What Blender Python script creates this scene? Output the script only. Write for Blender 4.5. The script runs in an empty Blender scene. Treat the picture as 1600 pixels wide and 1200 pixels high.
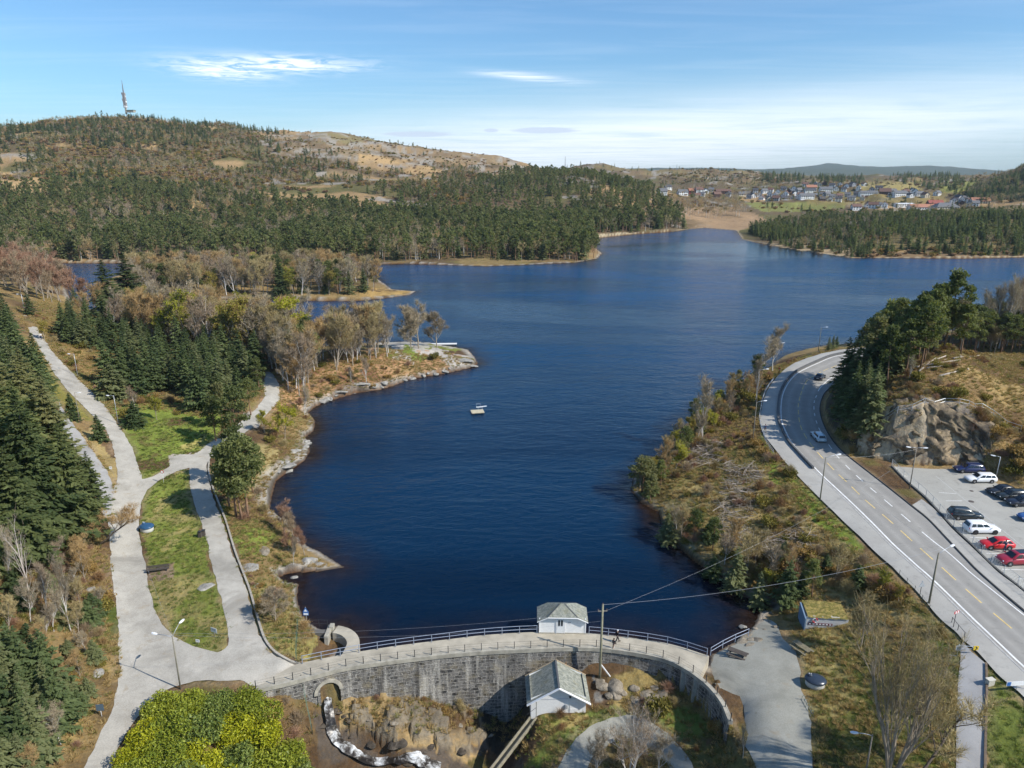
import bpy, bmesh, math, random
import numpy as np
from mathutils import Vector, Matrix, Euler, geometry
random.seed(7); RNG = np.random.default_rng(7)
SC = bpy.context.scene
COL = SC.collection
R = math.radians
WATER = -1.5; HAZE = 4.6e-5
SUN_EL, SUN_AZ = R(41.0), R(-24.7)          # azimuth counter-clockwise from +X

# ------------------------------------------------------------------ camera model (photo pixels -> places on the ground)
FPX, PITCH, CAMZ = 1109.0, R(16.65), 55.0
def ray(px, py):
    a = (px-800)/FPX; b = (600-py)/FPX
    return np.array([a, math.cos(PITCH)+b*math.sin(PITCH), -math.sin(PITCH)+b*math.cos(PITCH)])
def atz(px, py, z=0.0):
    r = ray(px, py); t = (z-CAMZ)/r[2]
    return np.array([r[0]*t, r[1]*t, z])
def atd(px, py, d):
    r = ray(px, py); t = d/math.hypot(r[0], r[1])
    return np.array([r[0]*t, r[1]*t, CAMZ+r[2]*t])
def project(x, y, z):
    zz = z-CAMZ
    dep = y*math.cos(PITCH)-zz*math.sin(PITCH)
    up = y*math.sin(PITCH)+zz*math.cos(PITCH)
    dep = np.maximum(dep, 1e-3)
    return 800+FPX*x/dep, 600-FPX*up/dep

# ------------------------------------------------------------------ numeric helpers
def in_poly(X, Y, poly):
    X = np.asarray(X); Y = np.asarray(Y); ins = np.zeros(X.shape, bool)
    p = np.asarray(poly, float); n = len(p)
    bb = (X >= p[:,0].min()) & (X <= p[:,0].max()) & (Y >= p[:,1].min()) & (Y <= p[:,1].max())
    x = X[bb]; y = Y[bb]; r = np.zeros(x.shape, bool)
    for i in range(n):
        x1, y1 = p[i]; x2, y2 = p[(i+1) % n]
        if y1 == y2: continue
        c = ((y1 > y) != (y2 > y)) & (x < (x2-x1)*(y-y1)/(y2-y1)+x1)
        r ^= c
    ins[bb] = r
    return ins
def seg_dist(X, Y, pts, closed=False, reach=None):
    X = np.asarray(X, float); Y = np.asarray(Y, float)
    D = np.full(X.shape, 1e9); p = np.asarray(pts, float); n = len(p)
    for i in range(n if closed else n-1):
        a = p[i]; b = p[(i+1) % n]
        if reach is None: sel = slice(None)
        else:
            sel = ((X > min(a[0],b[0])-reach) & (X < max(a[0],b[0])+reach) & (Y > min(a[1],b[1])-reach) & (Y < max(a[1],b[1])+reach))
            if not sel.any(): continue
        x = X[sel]; y = Y[sel]
        ab = b-a; L = max(ab@ab, 1e-9)
        t = np.clip(((x-a[0])*ab[0]+(y-a[1])*ab[1])/L, 0, 1)
        d = np.hypot(x-a[0]-t*ab[0], y-a[1]-t*ab[1])
        D[sel] = np.minimum(D[sel], d)
    return D
_perm = np.random.default_rng(3).random(4096)
def vnoise(x, y, seed=0):
    xi = np.floor(x).astype(np.int64); yi = np.floor(y).astype(np.int64)
    fx = x-xi; fy = y-yi
    fx = fx*fx*fx*(fx*(fx*6-15)+10); fy = fy*fy*fy*(fy*(fy*6-15)+10)
    def h(a, b):
        k = (a*73856093) ^ (b*19349663) ^ (seed*83492791)
        k = (k ^ (k >> 13))*1274126177
        return _perm[(k ^ (k >> 16)) & 4095]
    a = h(xi, yi); b = h(xi+1, yi); c = h(xi, yi+1); d = h(xi+1, yi+1)
    return (a*(1-fx)+b*fx)*(1-fy)+(c*(1-fx)+d*fx)*fy-0.5
def fbm(x, y, octv=4, seed=0, gain=0.5):
    s = 0; a = 1.0; t = 0
    for o in range(octv):
        s = s+a*vnoise(x*2**o+o*17.3, y*2**o-o*9.1, seed+o); t += a; a *= gain
    return s*2/t
def sstep(a, b, x):
    t = np.clip((x-a)/(b-a), 0, 1); return t*t*(3-2*t)
def catmull(pts, n=8, closed=False):
    p = [np.asarray(q, float) for q in pts]; out = []; m = len(p)
    for i in range(m if closed else m-1):
        p0 = p[(i-1) % m] if (closed or i > 0) else 2*p[0]-p[1]
        p1 = p[i]; p2 = p[(i+1) % m]
        p3 = p[(i+2) % m] if (closed or i+2 < m) else 2*p[-1]-p[-2]
        for k in range(n):
            t = k/n
            out.append(0.5*((2*p1)+(-p0+p2)*t+(2*p0-5*p1+4*p2-p3)*t*t+(-p0+3*p1-3*p2+p3)*t**3))
    if not closed: out.append(p[-1])
    return np.array(out)
def resample(pts, step):
    p = np.asarray(pts, float)
    L = np.r_[0, np.cumsum(np.linalg.norm(np.diff(p, axis=0), axis=1))]
    n = max(2, int(round(L[-1]/step))+1)
    s = np.linspace(0, L[-1], n)
    return np.stack([np.interp(s, L, p[:,k]) for k in range(p.shape[1])], 1)

# ------------------------------------------------------------------ scene helpers
def tag(o, label=None, cat=None, group=None, kind=None):
    if label: o['label'] = label
    if cat: o['category'] = cat
    if group: o['group'] = group
    if kind: o['kind'] = kind
    return o
def empty(name, loc=(0,0,0), rz=0.0, label=None, cat=None, group=None):
    o = bpy.data.objects.new(name, None); COL.objects.link(o)
    o.location = loc; o.rotation_euler = (0, 0, rz); o.empty_display_size = 0.3
    return tag(o, label, cat, group)
def mesh_from(name, V, Fc, mat=None, smooth=False, attrs=None, mats=None, midx=None):
    """Fast mesh: V (n,3), Fc list of tuples or an (m,3|4) int array."""
    me = bpy.data.meshes.new(name)
    V = np.asarray(V, np.float32)
    if isinstance(Fc, np.ndarray) and len(Fc):
        m, k = Fc.shape
        me.vertices.add(len(V)); me.vertices.foreach_set('co', V.ravel())
        me.loops.add(m*k); me.loops.foreach_set('vertex_index', Fc.astype(np.int32).ravel())
        me.polygons.add(m)
        me.polygons.foreach_set('loop_start', np.arange(0, m*k, k, dtype=np.int32))
        me.update(calc_edges=True)
    else:
        me.from_pydata([tuple(map(float, v)) for v in V], [], [tuple(int(i) for i in f) for f in Fc])
    for m_ in (mats or ([mat] if mat else [])): me.materials.append(m_)
    if midx is not None: me.polygons.foreach_set('material_index', np.asarray(midx, np.int32))
    if smooth: me.polygons.foreach_set('use_smooth', np.ones(len(me.polygons), bool))
    for an, (dom, typ, dat) in (attrs or {}).items():
        at = me.attributes.new(an, typ, dom)
        at.data.foreach_set('color' if 'COLOR' in typ else 'value', np.asarray(dat, np.float32).ravel())
    me.validate(); me.update()
    return me
def link(name, me, parent=None, loc=None):
    o = bpy.data.objects.new(name, me); COL.objects.link(o)
    if parent is not None: o.parent = parent
    if loc is not None: o.location = loc
    return o
def copy_tree(o, parent=None):
    c = o.copy(); COL.objects.link(c)
    if parent is not None: c.parent = parent
    for ch in list(o.children): copy_tree(ch, c)
    return c
class MB:
    """collects shapes into ONE mesh"""
    def __init__(s): s.v = []; s.f = []; s.m = []
    def add(s, V, Fc, mi=0):
        o = len(s.v); s.v += [tuple(map(float, v)) for v in V]
        s.f += [tuple(i+o for i in f) for f in Fc]; s.m += [mi]*len(Fc)
        return s
    def box(s, c, size, rz=0.0, mi=0, M=None, taper=1.0):
        hx, hy, hz = size[0]/2, size[1]/2, size[2]/2
        V = [(-hx,-hy,-hz),(hx,-hy,-hz),(hx,hy,-hz),(-hx,hy,-hz),(-hx*taper,-hy*taper,hz),(hx*taper,-hy*taper,hz),(hx*taper,hy*taper,hz),(-hx*taper,hy*taper,hz)]
        T = Matrix.Translation(c) @ (M if M is not None else Matrix.Rotation(rz, 4, 'Z'))
        return s.add([T @ Vector(v) for v in V], [(0,3,2,1),(4,5,6,7),(0,1,5,4),(1,2,6,5),(2,3,7,6),(3,0,4,7)], mi)
    def beam(s, a, b, w, h=None, mi=0, up=(0,0,1)):
        a = Vector(a); b = Vector(b); h = h or w
        d = (b-a); L = d.length
        if L < 1e-6: return s
        d /= L; u = Vector(up)
        if abs(d.dot(u)) > 0.98: u = Vector((0,1,0))
        x = d.cross(u).normalized(); z = x.cross(d)
        V = []
        for p in (a, b):
            for sx, sz in ((-1,-1),(1,-1),(1,1),(-1,1)): V.append(p+x*(sx*w/2)+z*(sz*h/2))
        return s.add(V, [(0,1,2,3),(7,6,5,4),(0,4,5,1),(1,5,6,2),(2,6,7,3),(3,7,4,0)], mi)
    def tube(s, pts, rad, n=6, mi=0, cap=True):
        P = [Vector(p) for p in pts]; k = len(P)
        rs = rad if hasattr(rad, '__len__') else [rad]*k
        V = []; ref = Vector((0,0,1))
        for i in range(k):
            d = (P[min(i+1,k-1)]-P[max(i-1,0)])
            if d.length < 1e-7: d = Vector((0,0,1))
            d.normalize()
            r0 = ref if abs(d.dot(ref)) < 0.97 else Vector((1,0,0))
            x = d.cross(r0).normalized(); y = d.cross(x)
            for j in range(n):
                a = 2*math.pi*j/n
                V.append(P[i]+(x*math.cos(a)+y*math.sin(a))*rs[i])
        Fc = [(i*n+j, i*n+(j+1) % n, (i+1)*n+(j+1) % n, (i+1)*n+j) for i in range(k-1) for j in range(n)]
        if cap: Fc += [tuple(range(n))[::-1], tuple((k-1)*n+j for j in range(n))]
        return s.add(V, Fc, mi)
    def lathe(s, prof, c=(0,0,0), n=16, mi=0, sx=1, sy=1):
        V = []; k = len(prof)
        for r, z in prof:
            for j in range(n):
                a = 2*math.pi*j/n; V.append((c[0]+r*sx*math.cos(a), c[1]+r*sy*math.sin(a), c[2]+z))
        Fc = [(i*n+j, i*n+(j+1) % n, (i+1)*n+(j+1) % n, (i+1)*n+j) for i in range(k-1) for j in range(n)]
        Fc += [tuple(range(n))[::-1], tuple((k-1)*n+j for j in range(n))]
        return s.add(V, Fc, mi)
    def prism(s, poly, z0, z1, mi=0):
        n = len(poly); V = [(p[0], p[1], z0) for p in poly]+[(p[0], p[1], z1) for p in poly]
        return s.add(V, [tuple(range(n))[::-1], tuple(range(n, 2*n))]+[(i, (i+1) % n, n+(i+1) % n, n+i) for i in range(n)], mi)
    def build(s, name, mat, parent=None, smooth=False, loc=None, mats=None, bevel=0.0):
        me = mesh_from(name, s.v, s.f, mat, smooth, mats=mats, midx=s.m if mats else None)
        if bevel > 0:
            bm = bmesh.new(); bm.from_mesh(me)
            bmesh.ops.bevel(bm, geom=[e for e in bm.edges if len(e.link_faces) == 2 and e.calc_face_angle(0) > 0.5], offset=bevel, segments=2, affect='EDGES', profile=0.6)
            bm.to_mesh(me); bm.free()
        return link(name, me, parent, loc)

# ------------------------------------------------------------------ material helper
class NT:
    def __init__(s, name):
        s.m = bpy.data.materials.new(name); s.m.use_nodes = True
        s.t = s.m.node_tree; s.n = s.t.nodes; s.b = s.n['Principled BSDF']; s.out = s.n['Material Output']
    def node(s, typ, inp=None, **kw):
        x = s.n.new(typ)
        for k, v in kw.items(): setattr(x, k, v)
        for k, v in (inp or {}).items(): s.set(x, k, v)
        return x
    def set(s, x, k, v):
        i = x.inputs[k]
        if isinstance(v, bpy.types.NodeSocket): s.t.links.new(v, i)
        elif isinstance(v, bpy.types.Node): s.t.links.new(v.outputs[0], i)
        else: i.default_value = v
    def math(s, op, a, b=None, c=None, clamp=False):
        x = s.node('ShaderNodeMath', operation=op); x.use_clamp = clamp
        for i, v in enumerate((a, b, c)):
            if v is not None: s.set(x, i, v)
        return x.outputs[0]
    def mix(s, f, a, b, mode='MIX'):
        x = s.node('ShaderNodeMix', data_type='RGBA', blend_type=mode)
        s.set(x, 0, f)
        for i, v in ((6, a), (7, b)):
            if isinstance(v, (tuple, list)): v = (*v[:3], 1)
            s.set(x, i, v)
        return x.outputs[2]
    def ramp(s, f, stops):
        x = s.node('ShaderNodeValToRGB'); s.set(x, 0, f); e = x.color_ramp.elements
        while len(e) > 1: e.remove(e[-1])
        for i, (p, c) in enumerate(stops):
            q = e[0] if i == 0 else e.new(p)
            q.position = p; q.color = (c, c, c, 1) if isinstance(c, (int, float)) else (*c[:3], 1)
        return x.outputs[0]
    def noise(s, scale, detail=3.0, rough=0.5, vec=None, dist=0.0, out=0):
        x = s.node('ShaderNodeTexNoise', {'Scale': scale, 'Detail': detail, 'Roughness': rough, 'Distortion': dist})
        if vec is not None: s.set(x, 'Vector', vec)
        return x.outputs[out]
    def coord(s, which='Object'): return s.node('ShaderNodeTexCoord').outputs[which]
    def pos(s): return s.node('ShaderNodeNewGeometry').outputs['Position']
    def mapping(s, vec, scale=(1,1,1), rot=(0,0,0), loc=(0,0,0)):
        return s.node('ShaderNodeMapping', {'Vector': vec, 'Scale': scale, 'Rotation': rot, 'Location': loc}).outputs[0]
    def attr(s, name, out='Color'): return s.node('ShaderNodeAttribute', attribute_name=name).outputs[out]
    def rnd(s): return s.node('ShaderNodeObjectInfo').outputs['Random']
    def bump(s, h, strength=0.5, dist=0.1):
        s.set(s.b, 'Normal', s.node('ShaderNodeBump', {'Height': h, 'Strength': strength, 'Distance': dist}).outputs[0])
    def done(s, col=None, rough=None, spec=None, metal=None):
        if col is not None: s.set(s.b, 'Base Color', (*col[:3], 1) if isinstance(col, (tuple, list)) else col)
        if rough is not None: s.set(s.b, 'Roughness', rough)
        if spec is not None: s.set(s.b, 'Specular IOR Level', spec)
        if metal is not None: s.set(s.b, 'Metallic', metal)
        return s.m
def plain(name, col, rough=0.6, metal=0.0, var=0.12, scale=6.0, spec=0.5):
    """an ordinary painted/metal surface with a little real wear"""
    t = NT(name); f = t.noise(scale, 4, 0.6, t.coord())
    c = t.mix(t.ramp(f, [(0.3, 0.0), (0.7, 1.0)]), tuple(x*(1-var) for x in col), tuple(min(1, x*(1+var)) for x in col))
    return t.done(c, rough, spec, metal)
MATS = {}
# ================================================================== TERRAIN
LAKE_PX = [(505,1050),(520,1045),(557,1012),(557,1000),(552,988),(540,982),(525,978),(515,988),(500,985),(485,978),(474,966),(467,950),(464,930),(466,914),(445,912),(432,903),(445,897),(460,894),(500,892),(537,886),(520,875),(500,862),(480,855),(468,838),(460,820),(438,810),(420,797),(424,775),(430,752),(450,737),(475,720),(483,706),(482,692),(475,684),(490,672),(492,657),(480,645),(495,633),(520,624),(560,612),(587,610),(615,602),(640,592),(700,582),(735,574),(746,569),(740,556),(730,546),(700,541),(650,536),(610,535),(570,538),(530,541),(500,545),(470,535),(430,518),(350,505),(260,500),(190,496),(150,492),(112,480),(100,440),(85,416),(80,411),(200,411),(300,411),(400,412),(500,411),(575,413),(640,412),(700,414),(760,416),(830,413),(900,410),(933,404),(940,396),(925,385),(932,372),(990,366),(1050,362),(1075,358),(1100,356),(1150,360),(1160,374),(1200,383),(1240,390),(1290,397),(1330,403),(1400,403),(1500,404),(1600,402),(1800,400),(2200,420),(2200,470),(1900,490),(1700,505),(1500,515),(1400,525),(1340,536),(1300,539),(1260,547),(1225,560),(1195,580),(1165,597),(1140,612),(1120,633),(1090,652),(1067,669),(1048,701),(1035,722),(1010,737),(990,747),(985,765),(1003,786),(1030,800),(1037,833),(1060,853),(1083,875),(1113,895),(1138,916),(1156,930),(1187,940),(1210,950),(1187,956),(1180,975),(1165,993),(1140,1008),(1110,1024),(1108,1040),(1000,1008),(880,1000),(700,1010),(600,1022)]
SPIT_PX = [(160,474),(165,440),(200,424),(300,420),(400,418),(500,417),(570,418),(590,436),(612,452),(650,455),(640,461),(600,466),(560,470),(500,470),(440,468),(400,466),(330,468),(250,475),(190,478)]
LAKE = np.array([atz(x, y, WATER)[:2] for x, y in LAKE_PX])
SPIT = np.array([atz(x, y, WATER)[:2] for x, y in SPIT_PX])

# ground points read off the photograph: (px, py, height)
CP = [(150,1200,-.3),(170,1120,0),(230,1060,0),(300,1040,0),(380,1050,0),(440,1055,0),(200,960,.3),(200,870,1),(205,800,2),(210,740,3.5),(190,690,5),(160,645,6.5),(120,600,8),(85,555,9.5),(60,525,11),(40,495,12),
 (420,1030,.1),(390,970,.5),(365,880,1),(345,810,1.7),(325,760,2.4),(320,720,3),(340,700,3.2),(270,735,3.2),(390,660,3.4),(425,620,3.4),(430,590,3.4),
 (290,960,.5),(260,880,1.1),(260,800,2),(280,760,2.7),(250,690,4),(290,650,4.5),(320,650,4.2),
 (150,1000,1.2),(80,1000,4),(0,1000,7),(150,900,2.5),(60,945,4.5),(0,900,8),(100,860,4.5),(0,800,10),(100,760,7),(150,720,5.2),(0,700,12.5),(80,650,10),(0,600,14),(60,560,11.8),(0,520,14.5),(-80,800,13),(-80,1000,10),(-80,1200,6),
 (100,1080,1.2),(0,1100,4),(0,1250,2.5),(100,1230,.3),(160,710,4.9),(130,670,6.6),(100,640,8.2),
 (150,590,6.5),(250,600,5),(330,610,4.5),(100,510,9.5),(200,510,5),(300,520,3.5),(400,530,2.2),(300,560,4.5),(400,580,3.5),(200,640,6),(0,470,15),(70,470,11),(125,490,4),(40,440,12),(-100,450,18),
 (470,600,2.5),(520,580,3),(600,570,2.5),(560,545,3.2),(640,548,2.3),(700,557,1),(730,557,.5),(650,540,.6),(600,540,.8),
 (430,690,2),(460,660,1),(430,720,1.5),(420,760,1),(400,830,1.3),(405,890,1),(450,880,.4),(430,960,.7),(450,1000,.6),(485,990,.2),(470,1030,.1),(380,780,2),
 (300,440,2.5),(450,455,1.2),(560,455,.8),(220,455,2),
 (300,1100,-.3),(250,1150,-.4),(300,1190,-1.2),(400,1180,-4),(420,1095,-1.6),(460,1110,-3.2),(480,1180,-7),(350,1250,-4),(200,1220,-.3),
 (505,1105,-4.3),(515,1125,-5.4),(530,1150,-6.7),(560,1180,-8),(600,1192,-8.6),(700,1205,-9.4),
 (560,1092,-4.3),(590,1100,-4.6),(640,1094,-5.2),(620,1130,-5.3),(700,1105,-6.7),(700,1135,-7),(750,1130,-8.6),(780,1150,-10.2),(740,1180,-9.6),(790,1125,-10),(800,1160,-9.6),(770,1190,-10.4),(650,1160,-7.2),
 (870,1117,-4),(920,1110,-4),(840,1117,-4.1),(840,1085,-4.2),(920,1080,-4),(900,1140,-4.4),(860,1170,-5),(840,1200,-5.8),(815,1160,-6.2),(960,1100,-3.5),(960,1052,-2.5),(1000,1058,-2.1),(1040,1072,-2.5),(1080,1130,-3.9),(1100,1125,-3.6),(1050,1100,-3.6),(1050,1160,-4.6),(980,1130,-4.8),(1000,1200,-5.2),(900,1200,-5.3),(1070,1200,-5.1),(950,1260,-5.8),(1160,1180,-1.0),(1120,1190,-4),(1150,1230,-3.5),
 (1120,1060,0),(1200,1050,0),(1180,1110,0),(1250,1100,.1),(1250,1190,.1),(1230,1260,0),(1200,1000,-.5),(1188,982,-1.2),
 (1300,1060,.5),(1270,1000,.4),(1300,985,.6),(1350,1000,1.6),(1350,1100,1),(1400,1150,2),(1300,1180,.3),(1450,1100,3.2),(1480,1000,4.4),(1400,950,3.5),(1440,940,4.6),(1510,1050,4.7),(1520,1120,4.2),(1520,1200,3.4),(1480,1180,3),(1570,1120,4.3),(1590,1180,3.6),(1570,1060,4.9),(1650,1200,4),
 (1200,900,.5),(1150,880,1),(1100,820,1.8),(1050,760,1.2),(1250,900,1.8),(1350,900,3.8),(1300,840,4.2),(1200,800,3.4),(1120,740,2.5),(1180,720,4),(1100,690,1.5),(1150,650,2.3),(1250,770,4.9),(1190,660,4.8),(1160,620,1.8),(1195,590,3.5),(1230,567,4),
 (1700,1100,5),(1600,1020,5),(1500,900,5),(1400,850,5),(1300,740,5),(1240,660,5),(1240,610,5),(1290,570,5),(1320,555,5),(1450,760,5),(1360,760,5),(1330,720,5),(1290,650,5),(1300,590,5),(1270,620,5),(1420,930,4.9),(1340,830,5),(1270,765,5),(1220,710,5),(1200,640,5),(1550,960,5),(1460,860,5),(1210,600,5),(1260,563,5),(1310,549,5),(1345,545,5),
 (1500,760,5),(1600,800,5),(1550,850,5),(1650,850,5),(1600,900,5),(1420,740,5),(1750,800,5),(1570,770,5),(1450,735,5),
 (1310,675,5.2),(1322,700,5.1),(1500,724,5.3),(1550,742,5.4),(1605,768,5.6)]
# (px, py of bare ground, horizontal distance)
CD = [
 (0,330,750),(0,290,900),(0,250,1100),(0,215,1350),(0,200,1550),(-120,200,1500),(-120,300,850),
 (150,320,750),(150,290,900),(150,250,1100),(150,205,1350),(150,181,1550),(200,181,1560),(100,188,1550),(50,197,1550),(250,186,1560),
 (300,320,750),(300,280,900),(300,238,1150),(300,198,1450),(330,190,1550),(450,330,720),(450,290,900),(450,250,1100),(450,222,1350),(450,211,1500),(400,204,1500),(360,200,1530),
 (600,340,700),(600,300,850),(600,265,1050),(600,235,1250),(600,218,1450),(520,213,1480),(560,213,1470),(700,345,690),(700,310,820),(700,280,980),(700,252,1200),(700,238,1400),(650,224,1440),
 (780,345,700),(780,312,820),(780,288,950),(780,264,1150),(780,246,1350),(820,266,1250),(850,350,720),(850,315,820),(850,291,920),(850,278,1050),(900,352,700),(900,305,850),(900,277,980),(950,347,720),(950,305,860),(950,285,960),(1000,350,730),(1000,328,800),(1000,310,900),(1050,352,750),(1050,340,820),(1020,300,1000),
 (1100,342,850),(1100,320,1000),(1100,302,1250),(1100,290,1500),(1250,332,1000),(1250,312,1150),(1250,291,1450),(1250,284,1700),(1400,372,640),(1300,380,640),(1400,345,850),(1500,352,760),(1500,340,900),(1600,345,800),(1600,332,920),(1400,322,1150),(1500,322,1150),(1600,312,1200),(1400,292,1500),(1500,288,1700),(1180,345,850),(1180,310,1150),
 (1100,262,2100),(1075,266,2100),(1150,267,2150),(1200,274,2100),(1040,272,2150),(940,256,2100),(900,262,2100),(1000,272,2200),(1100,283,1750),(1060,290,1600),(1000,290,1500),(940,290,1350),(850,275,1900),
 (1600,260,1500),(1575,272,1500),(1550,284,1500),(1522,299,1450),(1700,240,1600),(1650,250,1550),(1600,290,1300),
 (1200,280,3000),(1300,279,3000),(1400,280,3000),(1500,283,2900),(1590,280,3000),(1000,276,3200),(800,270,3200),
 (1250,275,5500),(1400,277,5500),(1550,279,5500),(1000,270,5500),
 (1000,267,9000),(1050,264,9000),(1150,269,9000),(1200,266,8200),(1250,262,8200),(1290,257,8600),(1330,260,8600),(1370,264,8600),(1410,260,8800),(1460,259,8800),(1500,263,8800),(1550,271,8600),(1620,272,8600),(900,266,9000),(700,265,9000),(300,265,9000),(0,265,9000),(1800,262,9000),(1400,273,10600),(800,273,10600),(0,273,10600),(1700,273,10600)]
# (px, distance, height): low ground under the woods
CH = [(x, d, z) for x in range(-100, 950, 120) for d, z in ((500, .6), (570, 3), (660, 6))]+[(x, 2300, 45) for x in range(-100, 850, 150)]+[(x, 45, z) for x, z in ((0,3),(300,-4),(500,-9),(800,-10),(1000,-5.5),(1200,0),(1500,3.2),(1800,4))]+[(1500,250,-1),(1700,240,0),(1600,225,2),(1400,235,-.5),(1400,150,5),(1500,150,5),(1600,150,5),(1450,190,4),(1600,190,4),(1750,160,5),(1380,180,5)]
# road lines, bottom of the picture to the bend
WALK_OUT_PX = [(1700,1180),(1600,1090),(1560,1056),(1527,1020),(1505,1002),(1495,987),(1475,970),(1455,950),(1435,927),(1404,896),(1373,867),(1342,838),(1307,805),(1280,779),(1253,752),(1227,723),(1208,699),(1192,677),(1187,655),(1190,640),(1193,625),(1200,608),(1215,588),(1235,571),(1260,560),(1290,551),(1320,546),(1360,542),(1420,541)]
KERB_PX = [(1700,1140),(1600,1052),(1548,1003),(1497,953),(1446,904),(1421,882),(1380,843),(1338,801),(1303,767),(1275,740),(1248,712),(1230,691),(1219,668),(1215.5,655),(1215,637),(1218,618),(1226,601),(1239,587),(1256,577),(1290,561),(1320,553),(1360,548),(1420,547)]
CENTRE_PX = [(1700,1084),(1595,995),(1550,957),(1515,927),(1485,900),(1429,850),(1392,817),(1352,783),(1325,756),(1300,732),(1267,696),(1251,667),(1247,640),(1249,625),(1257,602),(1271,589),(1305,573),(1345,562),(1420,556)]
DASH_PX = [(1700,1040),(1600,962),(1522,900),(1503,883),(1479,862),(1454,843),(1411,807),(1375,776),(1344,749),(1318,724),(1300,703),(1282,675),(1273,650),(1272,630),(1276,618),(1283,605),(1305,587),(1345,573),(1420,566)]
RKERB_PX = [(1700,1036),(1600,956),(1535,900),(1508,873),(1477,840),(1450,812),(1425,792),(1394,767),(1362,742),(1331,718),(1312,702),(1295,680),(1284,656),(1281,638),(1284,624),(1291,612),(1312,597),(1350,582),(1420,573)]
RWALK_PX = [(1700,1015),(1600,927),(1562,898),(1550,887),(1519,857),(1487,827),(1460,797),(1440,781)]
def gline(L, n=6): return catmull([atz(a, b, 5.0)[:2] for a, b in L], n)
ROADEDGE = np.vstack([resample(gline(WALK_OUT_PX), 8), resample(gline(RKERB_PX), 7), resample(gline([(1318,700),(1302,676),(1291,655),(1288,638),(1291,627),(1299,616),(1318,603),(1352,588),(1420,579)]), 5)])
pts = []
for a, b, z in CP: pts.append(atz(a, b, z))
for a, b, d in CD: pts.append(atd(a, b, d))
for a, d, z in CH:
    p = atd(a, 500, d); pts.append(np.array([p[0], p[1], z]))
DS_PX = [(400,1078),(450,1067),(500,1054),(545,1043),(640,1030),(735,1020),(830,1015),(925,1013),(1000,1022),(1050,1035),(1095,1063),(1125,1095),(1140,1128)]
US_PX = [(455,1042),(475,1036),(545,1022),(620,1010),(700,1000),(760,993),(840,988.5),(917,990),(990,998),(1050,1008),(1108,1026)]
DS = catmull([atz(x, y, 0)[:2] for x, y in DS_PX], 6)      # downstream and upstream edge of the dam crest
US = catmull([atz(x, y, 0)[:2] for x, y in US_PX], 6)
FOOT = [(400,-.7),(450,-1.6),(480,-3.0),(500,-4.1),(520,-4.1),(545,-3.8),(600,-4.5),(640,-5.1),(700,-6.9),(750,-8.8),(790,-10),(815,-9),(835,-6),(860,-4.3),(925,-3),(960,-2.5),(1000,-2.2),(1050,-2.5),(1095,-3.2),(1125,-3.5),(1138,-3)]
_fx = np.array([atz(*np.array([p, np.interp(p, [q[0] for q in DS_PX], [q[1] for q in DS_PX])]), 0)[0] for p, z in FOOT])
def foot_z(x): return np.interp(x, _fx, [z for p, z in FOOT])
for i in range(0, len(DS)-4, 2):
    a, b2 = DS[i], DS[min(i+1, len(DS)-1)]; t_ = (b2-a)/np.linalg.norm(b2-a); nrm = np.array([t_[1], -t_[0]])
    fz = float(foot_z(a[0]))
    for off in (.5, -.8):
        q = a+nrm*off; pts.append(np.array([q[0], q[1], fz]))
_du = seg_dist(LAKE[:,0], LAKE[:,1], US)
for q in LAKE[_du > 3.0][::2]: pts.append(np.array([q[0], q[1], WATER+.15]))
for q in SPIT[::2]: pts.append(np.array([q[0], q[1], WATER+.15]))
for q in ROADEDGE: pts.append(np.array([q[0], q[1], 5.0]))
pts = np.array(pts)
def warp(x, y):
    return np.arctan2(x, y)*1.6, np.log(np.hypot(x, y))
_u, _v = warp(pts[:,0], pts[:,1])
_K = np.hypot(_u[:,None]-_u, _v[:,None]-_v)
_n = len(pts)
_A = np.zeros((_n+3, _n+3)); _A[:_n,:_n] = -_K+np.eye(_n)*0.008
_A[:_n,_n] = 1; _A[:_n,_n+1] = _u; _A[:_n,_n+2] = _v; _A[_n:,:_n] = _A[:_n,_n:].T
_w = np.linalg.solve(_A, np.r_[pts[:,2], 0, 0, 0])
def base(x, y):
    """smooth ground height"""
    x = np.atleast_1d(np.asarray(x, float)); y = np.atleast_1d(np.asarray(y, float))
    u, v = warp(x, y); out = np.empty(x.shape)
    for i in range(0, len(x), 20000):
        s = slice(i, i+20000)
        out[s] = -np.hypot(u[s,None]-_u, v[s,None]-_v)@_w[:_n]+_w[_n]+_w[_n+1]*u[s]+_w[_n+2]*v[s]
    return out
def base1(x, y): return float(base([x], [y])[0])

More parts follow.
